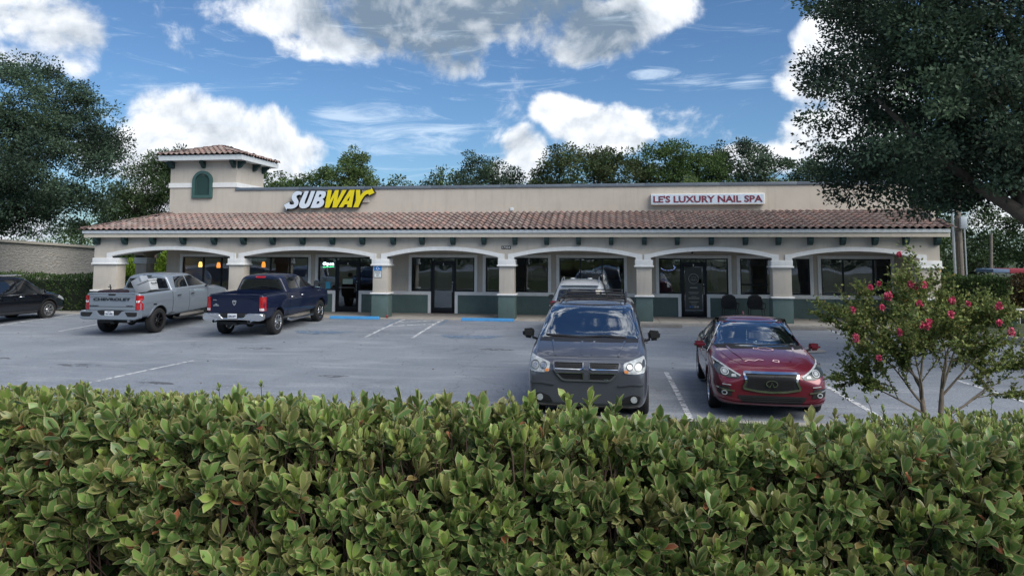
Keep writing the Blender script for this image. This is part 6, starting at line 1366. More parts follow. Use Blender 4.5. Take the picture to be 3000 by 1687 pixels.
def tree(name, label, cat, base, ells, nclump, rc, nleaf, size, colr, seed, trunk_r=.3, thr=.4, group=None, flat=.65, var=.35, nlimb=9, extra=None, bark=None, nscale=.5, asp=.28, fork=None, shell=.55):
    t = empty(name, base); tag(t, label, cat, group); b = Vector(base); bark = bark or BARK
    cl = crown_points(ells, nclump, thr, nscale, seed, shell)
    f = foliage('crown', None, cl-np.array(base), rc, nleaf, size, colr, seed+1, flat, asp, var); f.parent = t
    zc = min(e[2]-e[5]*.5 for e in ells); top = Vector(fork)-b if fork else Vector((ells[0][0]-b.x, ells[0][1]-b.y, max(1.2, zc-b.z)))*.98
    bm = bmesh.new(); limb_mesh(bm, (0, 0, -.3), top, trunk_r*1.25, trunk_r*.8, seed, 6, .04); build('trunk', bm, bark, t, 60)
    bm = bmesh.new(); rr = random.Random(seed); pick = rr.sample(range(len(cl)), min(nlimb, len(cl)))
    for i in pick:
        e = Vector(cl[i])-b; limb_mesh(bm, top, top.lerp(e, .9), trunk_r*.32, trunk_r*.06, seed+i, 6, .10)
        for j in range(3):
            k_ = rr.randrange(len(cl)); e2 = Vector(cl[k_])-b; p0 = top.lerp(e, .55)
            if (e2-p0).length < 3.5*rc+1: limb_mesh(bm, p0, e2, trunk_r*.16, trunk_r*.04, k_, 4, .1)
    for pl in (extra or []):
        pts = [Vector(p[:3])-b for p in pl]; tube(bm, pts, [p[3] for p in pl], 9, False)
    build('limbs', bm, bark, t, 60); return t
OAKD = ((.034, .062, .044), (.064, .102, .056)); OAKM = ((.045, .085, .025), (.065, .11, .032)); LITE = ((.07, .12, .035), (.10, .145, .05)); PINE = ((.04, .075, .03), (.055, .09, .035))
tree('oak_tree', 'large dark live oak overhanging the parking lot from the right edge', 'tree', (10.9, 18.6, -.15), [(10.6, 18.6, 8.2, 5.6, 4.2, 4.2), (8.2, 17.6, 6.2, 3.7, 3.0, 2.6), (7.3, 18.6, 4.8, 2.0, 1.8, 1.3), (7.4, 17.2, 8.2, 2.4, 2.4, 1.9), (8.6, 18.2, 5.2, 2.6, 2.2, 1.5), (7.0, 18.0, 4.4, 1.4, 1.4, .9), (11.5, 18, 5.4, 2.6, 2.6, 1.6)], 1100, .62, 235000, .092, OAKD, 11, .34, .33, flat=.48, var=.65, nlimb=20,
     extra=[[(10.9, 18.6, 1.5, .36), (10.4, 18.2, 2.7, .30), (9.3, 17.5, 3.45, .17), (8.2, 17.3, 4.15, .12), (7.1, 17.3, 5.1, .08), (6.2, 17.4, 6.2, .04)], [(10.4, 18.2, 2.7, .26), (10.3, 18.2, 5, .2), (9.6, 18, 7.4, .12), (8.8, 17.9, 9.4, .05)], [(9.3, 17.5, 3.45, .15), (9.0, 17.6, 5.3, .11), (7.9, 17.4, 7.6, .05)]], fork=(10.6, 18.4, 2.4), nscale=.55)
bm = bmesh.new(); bmesh.ops.create_circle(bm, cap_ends=True, segments=32, radius=1.4, matrix=Matrix.Translation((11.2, 18.8, -.06))); tag(build('planting_bed', bm, SOIL), kind='structure')
tree('oak_tree', 'large dark live oak at the left edge above the blank block wall', 'tree', (-36.5, 33.5, -.3), [(-33, 33.5, 8.4, 7.0, 5, 4.7), (-28.3, 33, 6.8, 2.9, 3, 3.2), (-29.4, 33, 10.2, 2.4, 2.6, 1.9), (-34, 33, 5.2, 5, 4, 2.2), (-27.9, 33.4, 4.6, 1.6, 2, 1.3)], 640, .85, 140000, .13, OAKD, 23, .4, .37, flat=.48, var=.6, nlimb=22, fork=(-35.5, 33.5, 3.4), nscale=.4)
tree('pine_tree', 'pine with tufted crown just left of the tower, behind the roof', 'tree', (-32.5, 47, -.3), [(-32.5, 47, 6.8, 2.8, 2.4, 3.0), (-31.5, 47, 9.0, 1.5, 1.4, 1.2), (-34.6, 47, 5.4, 2.0, 2.0, 1.8)], 170, .6, 34000, .20, PINE, 31, .25, .33, flat=.8, asp=.16, var=.3)
tree('deciduous_tree', 'bushy green tree showing to the right of the tower roof', 'tree', (-26.4, 50, -.3), [(-26.6, 50, 6.6, 3.0, 2.5, 2.8), (-24.0, 50, 5.9, 1.8, 2, 2.2)], 130, .6, 15000, .16, OAKM, 37, .2, .36)
tree('deciduous_tree', 'mid green tree behind the middle of the SUBWAY letters', 'tree', (-21.6, 50, -.3), [(-21.4, 50, 6.8, 2.0, 2, 2.3)], 80, .55, 10000, .15, OAKM, 41, .2, .36)
tree('poplar_tree', 'tall narrow tree with airy top above the SUBWAY arrow', 'tree', (-18.6, 49, -.3), [(-18.7, 49, 7.4, 1.9, 1.7, 2.5), (-18.4, 49, 9.2, 1.0, 1.0, 1.0)], 90, .5, 11000, .15, LITE, 43, .2, .4)
tree('deciduous_tree', 'low tree between the tall narrow tree and the spiky tree', 'tree', (-15.3, 50, -.3), [(-15.3, 50, 5.9, 2.3, 2, 2.1)], 70, .5, 9000, .15, OAKM, 47, .2, .36)
tree('elm_tree', 'tree with spiky open twigs above the parapet left of centre', 'tree', (-9.9, 50, -.3), [(-11.8, 50, 6.6, 2.0, 2, 2.0), (-8.8, 50, 7.0, 2.9, 2.2, 2.3), (-9.6, 50, 8.6, 1.1, 1, 1.3), (-7.2, 50, 7.8, 1.0, 1, 1.2)], 170, .5, 19000, .15, OAKD, 53, .22, .38)
tree('oak_tree', 'broad round olive tree right of centre behind the parapet', 'tree', (-1.3, 48.5, -.3), [(-2.0, 48.5, 7.4, 3.4, 2.6, 2.6), (.8, 48.5, 7.3, 2.4, 2.4, 2.3), (-4.4, 48.5, 6.4, 1.8, 2, 2.0), (-3.2, 48.5, 8.9, 1.2, 1.2, 1.0)], 230, .6, 26000, .16, ((.045, .075, .028), (.075, .095, .04)), 59, .3, .34)
tree('deciduous_tree', 'leafy tree with loose top behind the parapet, left of the salon sign', 'tree', (4.8, 49.5, -.3), [(3.8, 49.5, 8.0, 2.6, 2.2, 2.4), (6.2, 49.5, 7.4, 2.2, 2.2, 2.4)], 170, .55, 19000, .16, OAKM, 61, .25, .37)
tree('oak_tree', 'dense dark green tree right above the salon sign', 'tree', (9.4, 51, -.3), [(9.0, 51, 8.2, 2.5, 2.3, 2.3), (11.2, 51, 7.0, 2.2, 2.2, 2.4)], 160, .6, 18000, .16, OAKD, 67, .25, .33)
tree('oak_tree', 'pale grey green low tree right of the salon sign', 'tree', (10.6, 44, -.3), [(10.0, 44, 5.2, 3.0, 2, 1.7)], 90, .5, 13000, .14, ((.085, .12, .055), (.12, .15, .075)), 71, .2, .33)
tree('cypress_tree', 'feathery bright green tree low behind the parapet left of the dense dark tree', 'tree', (4.7, 42.5, -.3), [(4.9, 42.5, 5.3, 1.7, 1.6, 1.7)], 60, .45, 9000, .13, LITE, 73, .2, .33)
tree('oak_tree', 'round dark tree between the salon sign and the big oak', 'tree', (15.0, 50, -.3), [(15.0, 50, 7.6, 2.6, 2.3, 2.2), (17.8, 50, 7.6, 2.2, 2.2, 2.4)], 130, .6, 16000, .16, OAKD, 79, .25, .33)
tree('cypress_tree', 'green feathery tree rising behind the right end of the roof', 'tree', (16.2, 39.5, -.3), [(16.0, 39.5, 5.4, 2.2, 2, 3.4), (14.3, 39.5, 6.6, 1.6, 1.6, 2.0)], 130, .6, 17000, .14, OAKM, 83, .25, .33)
for i, (x, y, z, rx, rz, lab) in enumerate(((21.8, 60, 3.6, 4.2, 3.6, 'dark layered conifer beyond the hedge right of the utility pole'), (29.5, 66, 4.0, 4.5, 4.4, 'dark wood edge tree behind the short wooden pole'), (37, 64, 3.5, 4.5, 4.0, 'dark tree at the far right edge above the white fence'), (27, 78, 5.2, 6, 4.2, 'hazy far tree showing above the short wooden pole'))):
    tree('conifer_tree', lab, 'tree', (x, y, -.4), [(x, y, z, rx, 3, rz), (x+1.5, y+1, z-1.4, rx, 3, rz*.7)], 110, .9, 14000, .22, PINE, 91+i, .25, .30)
for i, (x, y, z, rx, rz, lab) in enumerate(((-47, 62, 3.6, 5.5, 3.4, 'far green tree over the block wall at the left edge'), (-38.5, 60, 2.6, 4.5, 3.0, 'far tree between the left oak and the roof corner'), (-33.5, 66, 3.4, 4.5, 3.4, 'far tree in the gap right of the block wall'))):
    tree('deciduous_tree', lab, 'tree', (x, y, -.4), [(x, y, z, rx, 3, rz)], 100, .8, 12000, .2, OAKM, 101+i, .25, .30)
# woodland filling the ground behind the plaza and, out of frame, across the road behind the viewer (seen only in reflections)
cl = crown_points([(-22, 56, 7.0, 12, 2, 1.9), (5, 55, 7.9, 13, 2, 2.6), (-12, 56, 7.3, 5, 2, 2.0), (-22, 56, 2.6, 14, 2, 3.0), (2, 57, 2.8, 16, 2, 3.4), (26, 84, 2.5, 22, 3, 3.6), (-52, 74, 2.5, 20, 3, 3.2)], 900, .2, seed=120); tag(foliage('far_wood', None, cl, .9, 60000, .24, OAKM, 121), kind='stuff')
cl = crown_points([(-22, -38, 3, 24, 3, 4.2), (18, -36, 3, 20, 3, 5)], 420, .2, seed=130); tag(foliage('roadside_wood', None, cl, 1.4, 24000, .4, OAKD, 131), kind='stuff')

# clipped hedges and shrubs: leaf covered volumes
def bush(name, label, cat, bx_, n, size, colr, seed, group=None, rough=.10, round_=False, asp=.32):
    x0, x1, y0, y1, z0, z1 = bx_; r_ = np.random.default_rng(seed); c = np.array([(x0+x1)/2, (y0+y1)/2, z0]); t = empty(name, tuple(c)); tag(t, label, cat, group)
    h = np.array([(x1-x0)/2, (y1-y0)/2, (z1-z0)])
    if round_:
        d = r_.normal(size=(n, 3)); d /= np.linalg.norm(d, axis=1, keepdims=True); d[:, 2] = np.abs(d[:, 2])*1.0; P = d*h*(1-.35*r_.random((n, 1))**2)
    else:
        A = np.array([h[0]*h[2], h[0]*h[2], h[1]*h[2], h[1]*h[2], h[0]*h[1]*2]); f = r_.choice(5, size=n, p=A/A.sum()); P = np.stack([(r_.random(n)*2-1)*h[0], (r_.random(n)*2-1)*h[1], r_.random(n)*h[2]], 1)
        P[f == 0, 1] = -h[1]; P[f == 1, 1] = h[1]; P[f == 2, 0] = -h[0]; P[f == 3, 0] = h[0]; P[f == 4, 2] = h[2]
        d = np.where((f < 2)[:, None], np.stack([0*P[:, 0], np.sign(P[:, 1]), 0*P[:, 0]+.4], 1), np.where((f < 4)[:, None], np.stack([np.sign(P[:, 0]), 0*P[:, 0], 0*P[:, 0]+.4], 1), np.array([[0, 0, 1.]])))
        P -= d*(r_.random((n, 1))**2)*.28
    nz_ = np.array([noise.noise(Vector(p*2.2)+Vector((seed, 0, 0))) for p in P]); P += d*(nz_[:, None]*rough*2)
    D = d*.8+r_.normal(size=(n, 3))*.55; D[:, 2] += .5; V, Fq = leaf_quads(P, D, size*(.6+.8*r_.random(n)), asp, r_.random(n)*6.28)
    mixf = np.clip(nz_*1.5+.5+.3*r_.normal(size=n), 0, 1)[:, None]; cc = (np.array(colr[0])*(1-mixf)+np.array(colr[1])*mixf)*(.7+.6*r_.random((n, 1)))
    f = npmesh('foliage', V, Fq, np.repeat(cc, 4, 0), LEAF, t)
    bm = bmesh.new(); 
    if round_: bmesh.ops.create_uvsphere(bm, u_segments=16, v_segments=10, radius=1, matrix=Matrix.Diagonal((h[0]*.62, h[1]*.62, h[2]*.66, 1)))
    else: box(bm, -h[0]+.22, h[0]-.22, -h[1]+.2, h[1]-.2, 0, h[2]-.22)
    build('shade_core', bm, mat('hedge_core_dark', (.010, .016, .008), 1) if 'hedge_core_dark' not in bpy.data.materials else bpy.data.materials['hedge_core_dark'], t)  # near-black solid stands in for the shade inside the foliage
    return t
HG = ((.030, .060, .020), (.055, .095, .028))
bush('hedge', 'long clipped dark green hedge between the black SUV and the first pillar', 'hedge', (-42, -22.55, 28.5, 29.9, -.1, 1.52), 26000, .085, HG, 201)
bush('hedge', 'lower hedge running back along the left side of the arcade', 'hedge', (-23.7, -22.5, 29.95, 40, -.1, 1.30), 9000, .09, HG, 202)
YG = ((.10, .18, .02), (.20, .30, .04))
bush('shrub', 'bright yellow green shrub seen through the first arch, next to the corner pillar', 'shrub', (-27.0, -25.4, 35.2, 37, -.1, 2.15), 6000, .12, YG, 203, round_=True)
bush('shrub', 'bright yellow green shrub seen through the first arch, next to the building corner', 'shrub', (-26.6, -24.6, 37.6, 39.5, -.1, 2.7), 6000, .12, YG, 204, round_=True)
bush('hedge', 'dark green clipped hedge right of the plaza by the utility pole', 'hedge', (12.75, 14.9, 29.3, 30.6, -.1, 1.68), 11000, .085, HG, 205)
bush('shrub', 'reddish brown shrub beside the clipped hedge on the right', 'shrub', (14.5, 17.6, 29.2, 31.4, -.1, 1.85), 12000, .085, ((.045, .035, .018), (.075, .055, .02)), 206, round_=True)
bush('shrub', 'yellowish small shrub at the foot of the reddish shrub near the right edge', 'shrub', (16.4, 17.8, 28.0, 29.4, -.1, .95), 4500, .075, ((.10, .11, .03), (.14, .10, .04)), 207, round_=True)
# ornamental grass tuft, sago palm
t = empty('grass_tuft', (13.4, 27.0, .05)); tag(t, 'grey green ornamental grass tuft on the right lawn', 'plant'); r_ = np.random.default_rng(5); n = 900
D = r_.normal(size=(n, 3)); D[:, 2] = np.abs(D[:, 2])*1.1+.25; D /= np.linalg.norm(D, axis=1, keepdims=True); V, Fq = leaf_quads(r_.normal(size=(n, 3))*np.array([.08, .08, .01]), D, .35+.25*r_.random(n), .02, r_.random(n)*6)
npmesh('blades', V, Fq, np.repeat(np.array([[.10, .15, .11]])*(.6+.8*r_.random((n, 1))), 4, 0), LEAF, t)
t = empty('sago_palm', (15.9, 34.0, -.1)); tag(t, 'sago palm with arching fronds behind the right hedge', 'palm'); bm = bmesh.new(); tube(bm, [(0, 0, 0), (0, 0, 1.0)], [.16, .13], 9); build('trunk', bm, BARK, t, 60)
for k_ in range(15):
    a = k_*2.4; pts = [Vector((math.cos(a)*s_*1.0, math.sin(a)*s_*1.0, 1.0+.75*math.sin(s_*2.3)*(.6+.4*(k_ % 3)/2))) for s_ in np.linspace(0, 1.15, 12)]; Vv, Dd = [], []
    for i in range(1, 11):
        for s_ in (-1, 1): 
            tdir = (pts[i+1]-pts[i-1]).normalized(); sd_ = tdir.cross(Vector((0, 0, 1))).normalized()*s_
            for q in range(2): Vv.append(pts[i].lerp(pts[i+1], q/2)); Dd.append(sd_+tdir*.5+Vector((0, 0, -.1)))
    V, Fq = leaf_quads(np.array([tuple(v) for v in Vv]), np.array([tuple(v) for v in Dd]), np.full(len(Vv), .24), .07, np.zeros(len(Vv))); npmesh('frond', V, Fq, np.tile([.06, .11, .03], (len(V), 1)), LEAF, t)

# ---- the clipped hedge in the foreground
HL = leafmat('hedge_leaf', .18, .38, .5, rimcol=(.46, .37, .20))
def leaf_tpl(rows=5, cup=.28, bend=.25):
    V, rim = [], []; ts = np.linspace(0, 1, rows)
    for t_ in ts:
        wd = .36*(t_**.75)*(1-t_)**.5*2.2; wd = max(wd, .012 if t_ < .5 else .0)
        z = bend*(t_**2)*.5
        for u in (-1, 0, 1): V.append((wd*u*.62, t_, z+abs(u)*wd*cup)); rim.append(abs(u) if 0 < t_ < 1 else .9)
    Fq = [(i*3+k_, i*3+k_+1, (i+1)*3+k_+1, (i+1)*3+k_) for i in range(rows-1) for k_ in range(2)]
    return np.array(V), np.array(Fq), np.array(rim)
TP = [leaf_tpl(5, .30, .35), leaf_tpl(5, .20, -.25), leaf_tpl(5, .45, .1), leaf_tpl(4, .3, .3)]
hr = np.random.default_rng(77)
R0n, F0n = np.array(R0), np.array(F0)
def dfar(px): return float(np.interp(px, [-900, 0, 600, 1000, 1500, 1700, 1950, 2100, 2330, 2450, 2600, 2900, 4000], [5.9, 5.7, 5.3, 5.0, 4.7, 4.3, 3.85, 3.6, 3.6, 4.6, 5.0, 5.3, 5.6]))
def surf_noise(s_, v, k_): return noise.noise(Vector((s_*2.1, v*2.1, k_)))*.6+noise.noise(Vector((s_*6, v*6, k_+5)))*.4
ros = []   # (pos, axis, scale, brightness class)
def topz(s_, d_): return 1.86-.125*(d_-2.95)+.045*surf_noise(s_, d_, 1.)-float(np.interp(1500+2080*s_/d_, [0, 1000, 1700, 2000, 2350, 2450, 2900], [0, .05, .06, .14, .14, .13, .15]))
while len(ros) < 7600:                  # upper surface
    d_ = 2.95+(5.9-2.95)*hr.random(); s_ = (hr.random()*2-1)*1.08*d_; px = 1500+2080*s_/d_
    if d_ > dfar(px)+.08*hr.normal(): continue
    dep = hr.random()**2*.22; z = topz(s_, d_)-dep
    if hr.random() < .035: z += .03+.08*hr.random()
    if surf_noise(s_*1.4, d_*1.4, 9.) < -.42 and hr.random() < .6: continue
    ax_ = np.array([0, 0, 1.])+hr.normal(size=3)*.28; ros.append((s_*R0n+d_*F0n+np.array([0, 0, z]), ax_, (.62+.36*hr.random())*(1.0 if d_ < 3.4 else .80), 0, dep))
ntop = len(ros)
while len(ros) < ntop+7700:             # front face
    z = .95+.98*hr.random(); s_ = (hr.random()*2-1)*3.3; k_ = surf_noise(s_*.9, z*.9, 4.)
    dep = hr.random()**1.4*.42; d_ = 2.66+.22*(z-.95)+.24*k_+dep+ (.10 if z > 1.75 else 0); z -= float(np.interp(1500+2080*s_/d_, [0, 1000, 1700, 2000, 2350, 2450, 2900], [0, .05, .06, .14, .14, .13, .15]))*(z > 1.4)
    if k_ > .22 and dep < .24 and hr.random() < .80: continue     # hollows
    ax_ = np.array([0, 0, .95])-F0n*(.55+.25*hr.random())+hr.normal(size=3)*.33; ros.append((s_*R0n+d_*F0n+np.array([0, 0, z]), ax_, .8+.45*hr.random(), 1, dep))
LP, LX, LY, LZ, LS, LC, LT_, LDp, LF = [], [], [], [], [], [], [], [], []
for (p, ax_, scl, kind, dep) in ros:
    a = ax_/np.linalg.norm(ax_); h = np.cross(a, [0.3, .9, .1]); h /= np.linalg.norm(h); g = np.cross(a, h); nl = hr.integers(6, 10); ph0 = hr.random()*6.28
    tone = hr.random(); rk = hr.random()
    for i in range(nl):
        u = i/(nl-1); ph = ph0+i*2.4; out = math.cos(ph)*h+math.sin(ph)*g; open_ = R(12+58*(1-u)+hr.normal()*8)
        D = a*math.cos(open_)+out*math.sin(open_); nrm = -out*math.cos(open_)+a*math.sin(open_); X = np.cross(D, nrm)
        ln = (.064 if kind else .060)*scl*(.72+.38*math.sin(math.pi*min(1, .35+.6*(1-u))))*(.85+.3*hr.random())
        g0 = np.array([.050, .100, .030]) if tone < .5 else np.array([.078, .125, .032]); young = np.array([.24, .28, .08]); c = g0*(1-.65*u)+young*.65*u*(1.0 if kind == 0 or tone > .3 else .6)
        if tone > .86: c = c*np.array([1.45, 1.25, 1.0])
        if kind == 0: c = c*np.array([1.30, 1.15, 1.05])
        q = hr.random()
        if q < .018 and u < .6: c = np.array([.42, .085, .05])
        elif q < .05 and u < .6: c = np.array([.24, .13, .05])
        elif rk < .17: c = c*.5+np.array([.22, .13, .06])*.5
        c = (c*.9+.1*c.mean()+np.array([.010, .012, .006]))*(.85+.55*hr.random())*np.array([.86, 1.12, .90])
        LP.append(p+a*(.045*scl*u)); LX.append(X); LY.append(D); LZ.append(nrm); LS.append(ln); LC.append(c); LT_.append(3 if kind == 0 and p@F0n > 3.4 else hr.integers(3)); LDp.append(dep); LF.append(kind)
LP, LX, LY, LZ, LS, LC, LT_, LDp, LF = map(np.array, (LP, LX, LY, LZ, LS, LC, LT_, LDp, LF))
hb = np.array([0, 3.4, .75]); hedge = empty('hedge', tuple(hb)); tag(hedge, 'thick leafy green hedge filling the foreground, with a few red leaves', 'hedge')
rel = LP-np.array([0, 0, CAMZ]); dep_ = rel@F0n; pxs = 1500+2080*(rel@R0n)/dep_; pys = 740-2080*rel[:, 2]/dep_
score = LS/dep_*(LDp < .03)*(pxs > 60)*(pxs < 2940)*(pys < 1640)*(pys > 1180)*(LF == 1)*(.75+.5*hr.random(len(LS)))
big = set(np.argsort(-score)[:298].tolist()); keep = np.array([i not in big for i in range(len(LS))])
def leaves_mesh(name, idx, parent):
    Vs, Fs, Cs, Rs = [], [], [], []; o_ = 0
    for tt_ in range(4):
        ii = idx[LT_[idx] == tt_]; TVv, TFf, TR = TP[tt_]; n = len(ii); nv = len(TVv)
        V = (LX[ii][:, None, :]*TVv[None, :, 0:1]+LY[ii][:, None, :]*TVv[None, :, 1:2]+LZ[ii][:, None, :]*TVv[None, :, 2:3])*LS[ii][:, None, None]*1.0+(LP[ii]-hb)[:, None, :]
        Vs.append(V.reshape(-1, 3)); Fs.append((TFf[None]+(np.arange(n)*nv)[:, None, None]).reshape(-1, 4)+o_); Cs.append(np.repeat(LC[ii], nv, 0)); Rs.append(np.tile(TR, n)); o_ += n*nv
    return npmesh(name, np.concatenate(Vs), np.concatenate(Fs), np.concatenate(Cs), HL, parent, np.concatenate(Rs), sm=True)
tag(leaves_mesh('hedge_leaves', np.where(keep)[0], hedge), kind='stuff')
lcache = {}
for i in sorted(big):
    key = (int(LT_[i]), tuple(np.round(LC[i]/.03).astype(int)))
    if key not in lcache:
        TVv, TFf, TR = TP[key[0]]; o = npmesh('leaf', TVv, TFf, np.tile(LC[i], (len(TVv), 1)), HL, None, TR, sm=True); lcache[key] = o.data; bpy.data.objects.remove(o)
    o = bpy.data.objects.new('leaf', lcache[key]); col.objects.link(o); o.parent = hedge; X, Y, Z, P, s_ = LX[i], LY[i], LZ[i], LP[i]-hb, LS[i]
    o.matrix_local = Matrix(((X[0]*s_, Y[0]*s_, Z[0]*s_, P[0]), (X[1]*s_, Y[1]*s_, Z[1]*s_, P[1]), (X[2]*s_, Y[2]*s_, Z[2]*s_, P[2]), (0, 0, 0, 1)))
# stems inside the hedge and core leaves coloured dark for the shade inside
V, Fq = [], []
for j, (p, ax_, scl, kind, dep) in enumerate(ros):
    a = ax_/np.linalg.norm(ax_); L = .10+.22*hr.random(); e = p-a*L*.6+np.array([0, 0, -L*.6])+F0n*L*.35+hr.normal(size=3)*.03; r0 = .0022; b_ = len(V)
    for q, rr in ((p+a*.03*scl, r0), (p-a*.03, r0*1.2), (e, r0*2.2)):
        for k_ in range(3): an = k_*2.094; V.append(q+np.array([math.cos(an), math.sin(an), 0])*rr-hb)
    for lv in (0, 3):
        for k_ in range(3): Fq.append((b_+lv+k_, b_+lv+(k_+1) % 3, b_+lv+3+(k_+1) % 3, b_+lv+3+k_))
TWIG = mat('twig_brown', (.075, .045, .035), .8)
tag(npmesh('stems', V, Fq, mat=TWIG, parent=hedge), kind='stuff')
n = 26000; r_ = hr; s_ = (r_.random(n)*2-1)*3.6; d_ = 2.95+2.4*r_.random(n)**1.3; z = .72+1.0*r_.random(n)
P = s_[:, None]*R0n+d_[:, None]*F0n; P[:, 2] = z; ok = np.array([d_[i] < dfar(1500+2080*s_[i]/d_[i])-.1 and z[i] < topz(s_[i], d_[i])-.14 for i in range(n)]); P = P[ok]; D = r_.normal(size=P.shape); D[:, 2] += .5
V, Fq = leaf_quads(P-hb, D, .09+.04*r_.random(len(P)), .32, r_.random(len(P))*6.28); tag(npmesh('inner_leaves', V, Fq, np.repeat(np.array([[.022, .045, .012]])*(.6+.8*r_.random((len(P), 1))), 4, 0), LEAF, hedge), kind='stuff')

# ---- crape myrtle in bloom on the grass strip
cbz = berm(3.26, 8.0)-.02; cm = empty('crape_myrtle', (3.26, 8.0, cbz)); tag(cm, 'young crape myrtle with pink flower clusters in front of the right end of the plaza', 'tree')
rr = random.Random(12); segs_, tips = [], []
def grow(p, d, L, r0, lvl):
    n = 5; pts = [p]; dd = d.copy()
    for i in range(n):
        dd = (dd+Vector((rr.gauss(0, .10), rr.gauss(0, .10), rr.gauss(.02, .06)))).normalized(); pts.append(pts[-1]+dd*L/n)
    segs_.append((pts, [r0*(1-.55*i/n) for i in range(n+1)]))
    if lvl == 0: tips.append((pts[-1], dd)); return
    k_ = 4
    for j in range(k_):
        q = pts[-1] if j == 0 else pts[rr.randint(2, n)]
        nd = (dd+Vector((rr.gauss(0, .55), rr.gauss(0, .55), rr.gauss(.0, .32)))).normalized(); grow(q, nd, L*rr.uniform(.55, .8), r0*.45, lvl-1)
for (dx, dy, dz, L) in ((-.70, .1, .95, .50), (.02, .2, 1.1, .60), (.62, -.1, .62, .58), (-.30, -.35, .9, .58), (.30, .35, .8, .55), (.95, .05, .55, .66), (-.85, .1, .70, .42), (.2, -.3, .8, .5), (-.1, .4, .7, .5), (-.45, .3, 1.15, .60)):
    side = -1 if dx < .05 else 1; hz_ = .84 if abs(dz) >= 1.0 else rr.uniform(.45, .80); b1 = Vector((side*(.05+.09*hz_)+dx*.02, .05*side, hz_)); grow(b1, Vector((dx, dy, dz)).normalized(), L*(1.0-.35*(hz_-.5)), .014, 3)
grow(Vector((.13, .05, .85)), Vector((.25, .1, 1)).normalized(), .45, .014, 3)
for side in (-1, 1): segs_.append(([Vector((side*.045, 0, 0)), Vector((side*.075, .03*side, .3)), Vector((side*.11, .05*side, .6)), Vector((side*.13, .05*side, .85))], [.036, .032, .026, .012]))
bm = bmesh.new()
for pts, rd in segs_[:0]+[s for s in segs_ if s[1][0] > .0145]: tube(bm, pts, rd, 7, False)
build('trunk', bm, BARKP, cm, 60); bm = bmesh.new()
for pts, rd in [s for s in segs_ if s[1][0] <= .0145]: tube(bm, pts, [max(.0016, q) for q in rd], 5, False)
build('branches', bm, mat('branch_grey_brown', (.20, .165, .13), .8, var=.2), cm, 60)
tips.sort(key=lambda t: t[0].x); P, D = [], []
fine = [s for s in segs_ if s[1][0] <= .009]
for pts, rd in fine:
    for i in range(len(pts)-1):
        for q in range(13):
            if rr.random() < .35: continue
            b = pts[i].lerp(pts[i+1], q/5); d = (pts[i+1]-pts[i]).normalized(); s_ = Vector((rr.gauss(0, 1), rr.gauss(0, 1), rr.gauss(.2, .8))).normalized(); P.append(b); D.append(d*.4+s_)
P, D = np.array([tuple(p) for p in P]), np.array([tuple(d) for d in D]); n = len(P); r_ = np.random.default_rng(8)
V, Fq = leaf_quads(P, D, .024+.018*r_.random(n), .30, r_.random(n)*6.28); mx = r_.random((n, 1))
c = np.array([[.080, .130, .035]])*(1-mx)+np.array([[.22, .25, .075]])*mx; c[r_.random(n) < .05] = (.35, .28, .10); npmesh('leaves', V, Fq, np.repeat(c*(.7+.6*r_.random((n, 1))), 4, 0), LEAF, cm)
tipP = np.array([tuple(t[0]) for t in tips]); tipP = tipP[(np.abs(tipP[:, 0]) < 1.25) & (tipP[:, 2] > .55)]
foliage('leaf_sprays', cm, tipP, .12, 4200, .034, ((.085, .135, .040), (.22, .24, .075)), 55, flat=.8, asp=.30, var=.35)
PINK = mat('crape_flower_pink', rough=.6, attr=True)
def cluster(loc, sc_):
    r_ = np.random.default_rng(int(abs(loc[0]*1000))); n = 110; d = r_.normal(size=(n, 3)); d /= np.linalg.norm(d, axis=1, keepdims=True); P = d*(.3+.7*r_.random((n, 1)))*np.array([.022, .022, .030])*sc_
    V, Fq = leaf_quads(P, d+r_.normal(size=(n, 3))*.7, .014+.008*r_.random(n), .42, r_.random(n)*6); mx = r_.random((n, 1)); c = np.array([[.48, .03, .09]])*(1-mx)+np.array([[.70, .13, .22]])*mx
    o = npmesh('flower_cluster', V, Fq, np.repeat(c, 4, 0), PINK, cm); o.location = Vector(loc)-Vector((3.26, 8.0, cbz)); bm = bmesh.new(); tn = min(tips, key=lambda t: (t[0]-o.location).length)[0]; o.location = tn+(o.location-tn)*min(1, .10/max(.001, (o.location-tn).length))
    near = min(tips, key=lambda t: (t[0]-o.location).length)[0]; tube(bm, [near-o.location, (0, 0, 0)], [.003, .002], 4, False); build('flower_stalk', bm, bpy.data.materials['branch_grey_brown'], o)
for (x, y, z, s_) in ((2.57, 7.9, 2.45, 1.1), (2.70, 7.8, 2.40, 1.1), (2.90, 8.1, 2.50, .8), (2.86, 8.1, 2.34, .6), (2.53, 8, 2.30, .8), (2.42, 8.1, 2.19, .9), (2.13, 7.8, 2.05, 1.25), (2.61, 7.7, 2.07, .8), (3.18, 8.2, 2.27, 1.0), (3.25, 8.25, 2.25, 1.1), (3.36, 8.2, 2.28, 1.2), (3.16, 7.9, 2.12, 1.0), (3.48, 8.0, 2.14, 1.1), (3.03, 7.6, 1.90, .9), (3.14, 7.6, 1.88, 1.1), (3.44, 7.9, 1.98, 1.0), (3.98, 8.1, 2.06, 1.35), (2.83, 7.6, 1.82, .8), (3.24, 7.7, 1.86, .8), (4.02, 7.8, 1.69, 1.3), (3.80, 8.0, 2.17, .6), (2.72, 7.9, 1.52, .8), (3.92, 8.0, 1.90, .8)): cluster((x*.935, y*.935, 2.6+(z-2.6)*.935), s_)

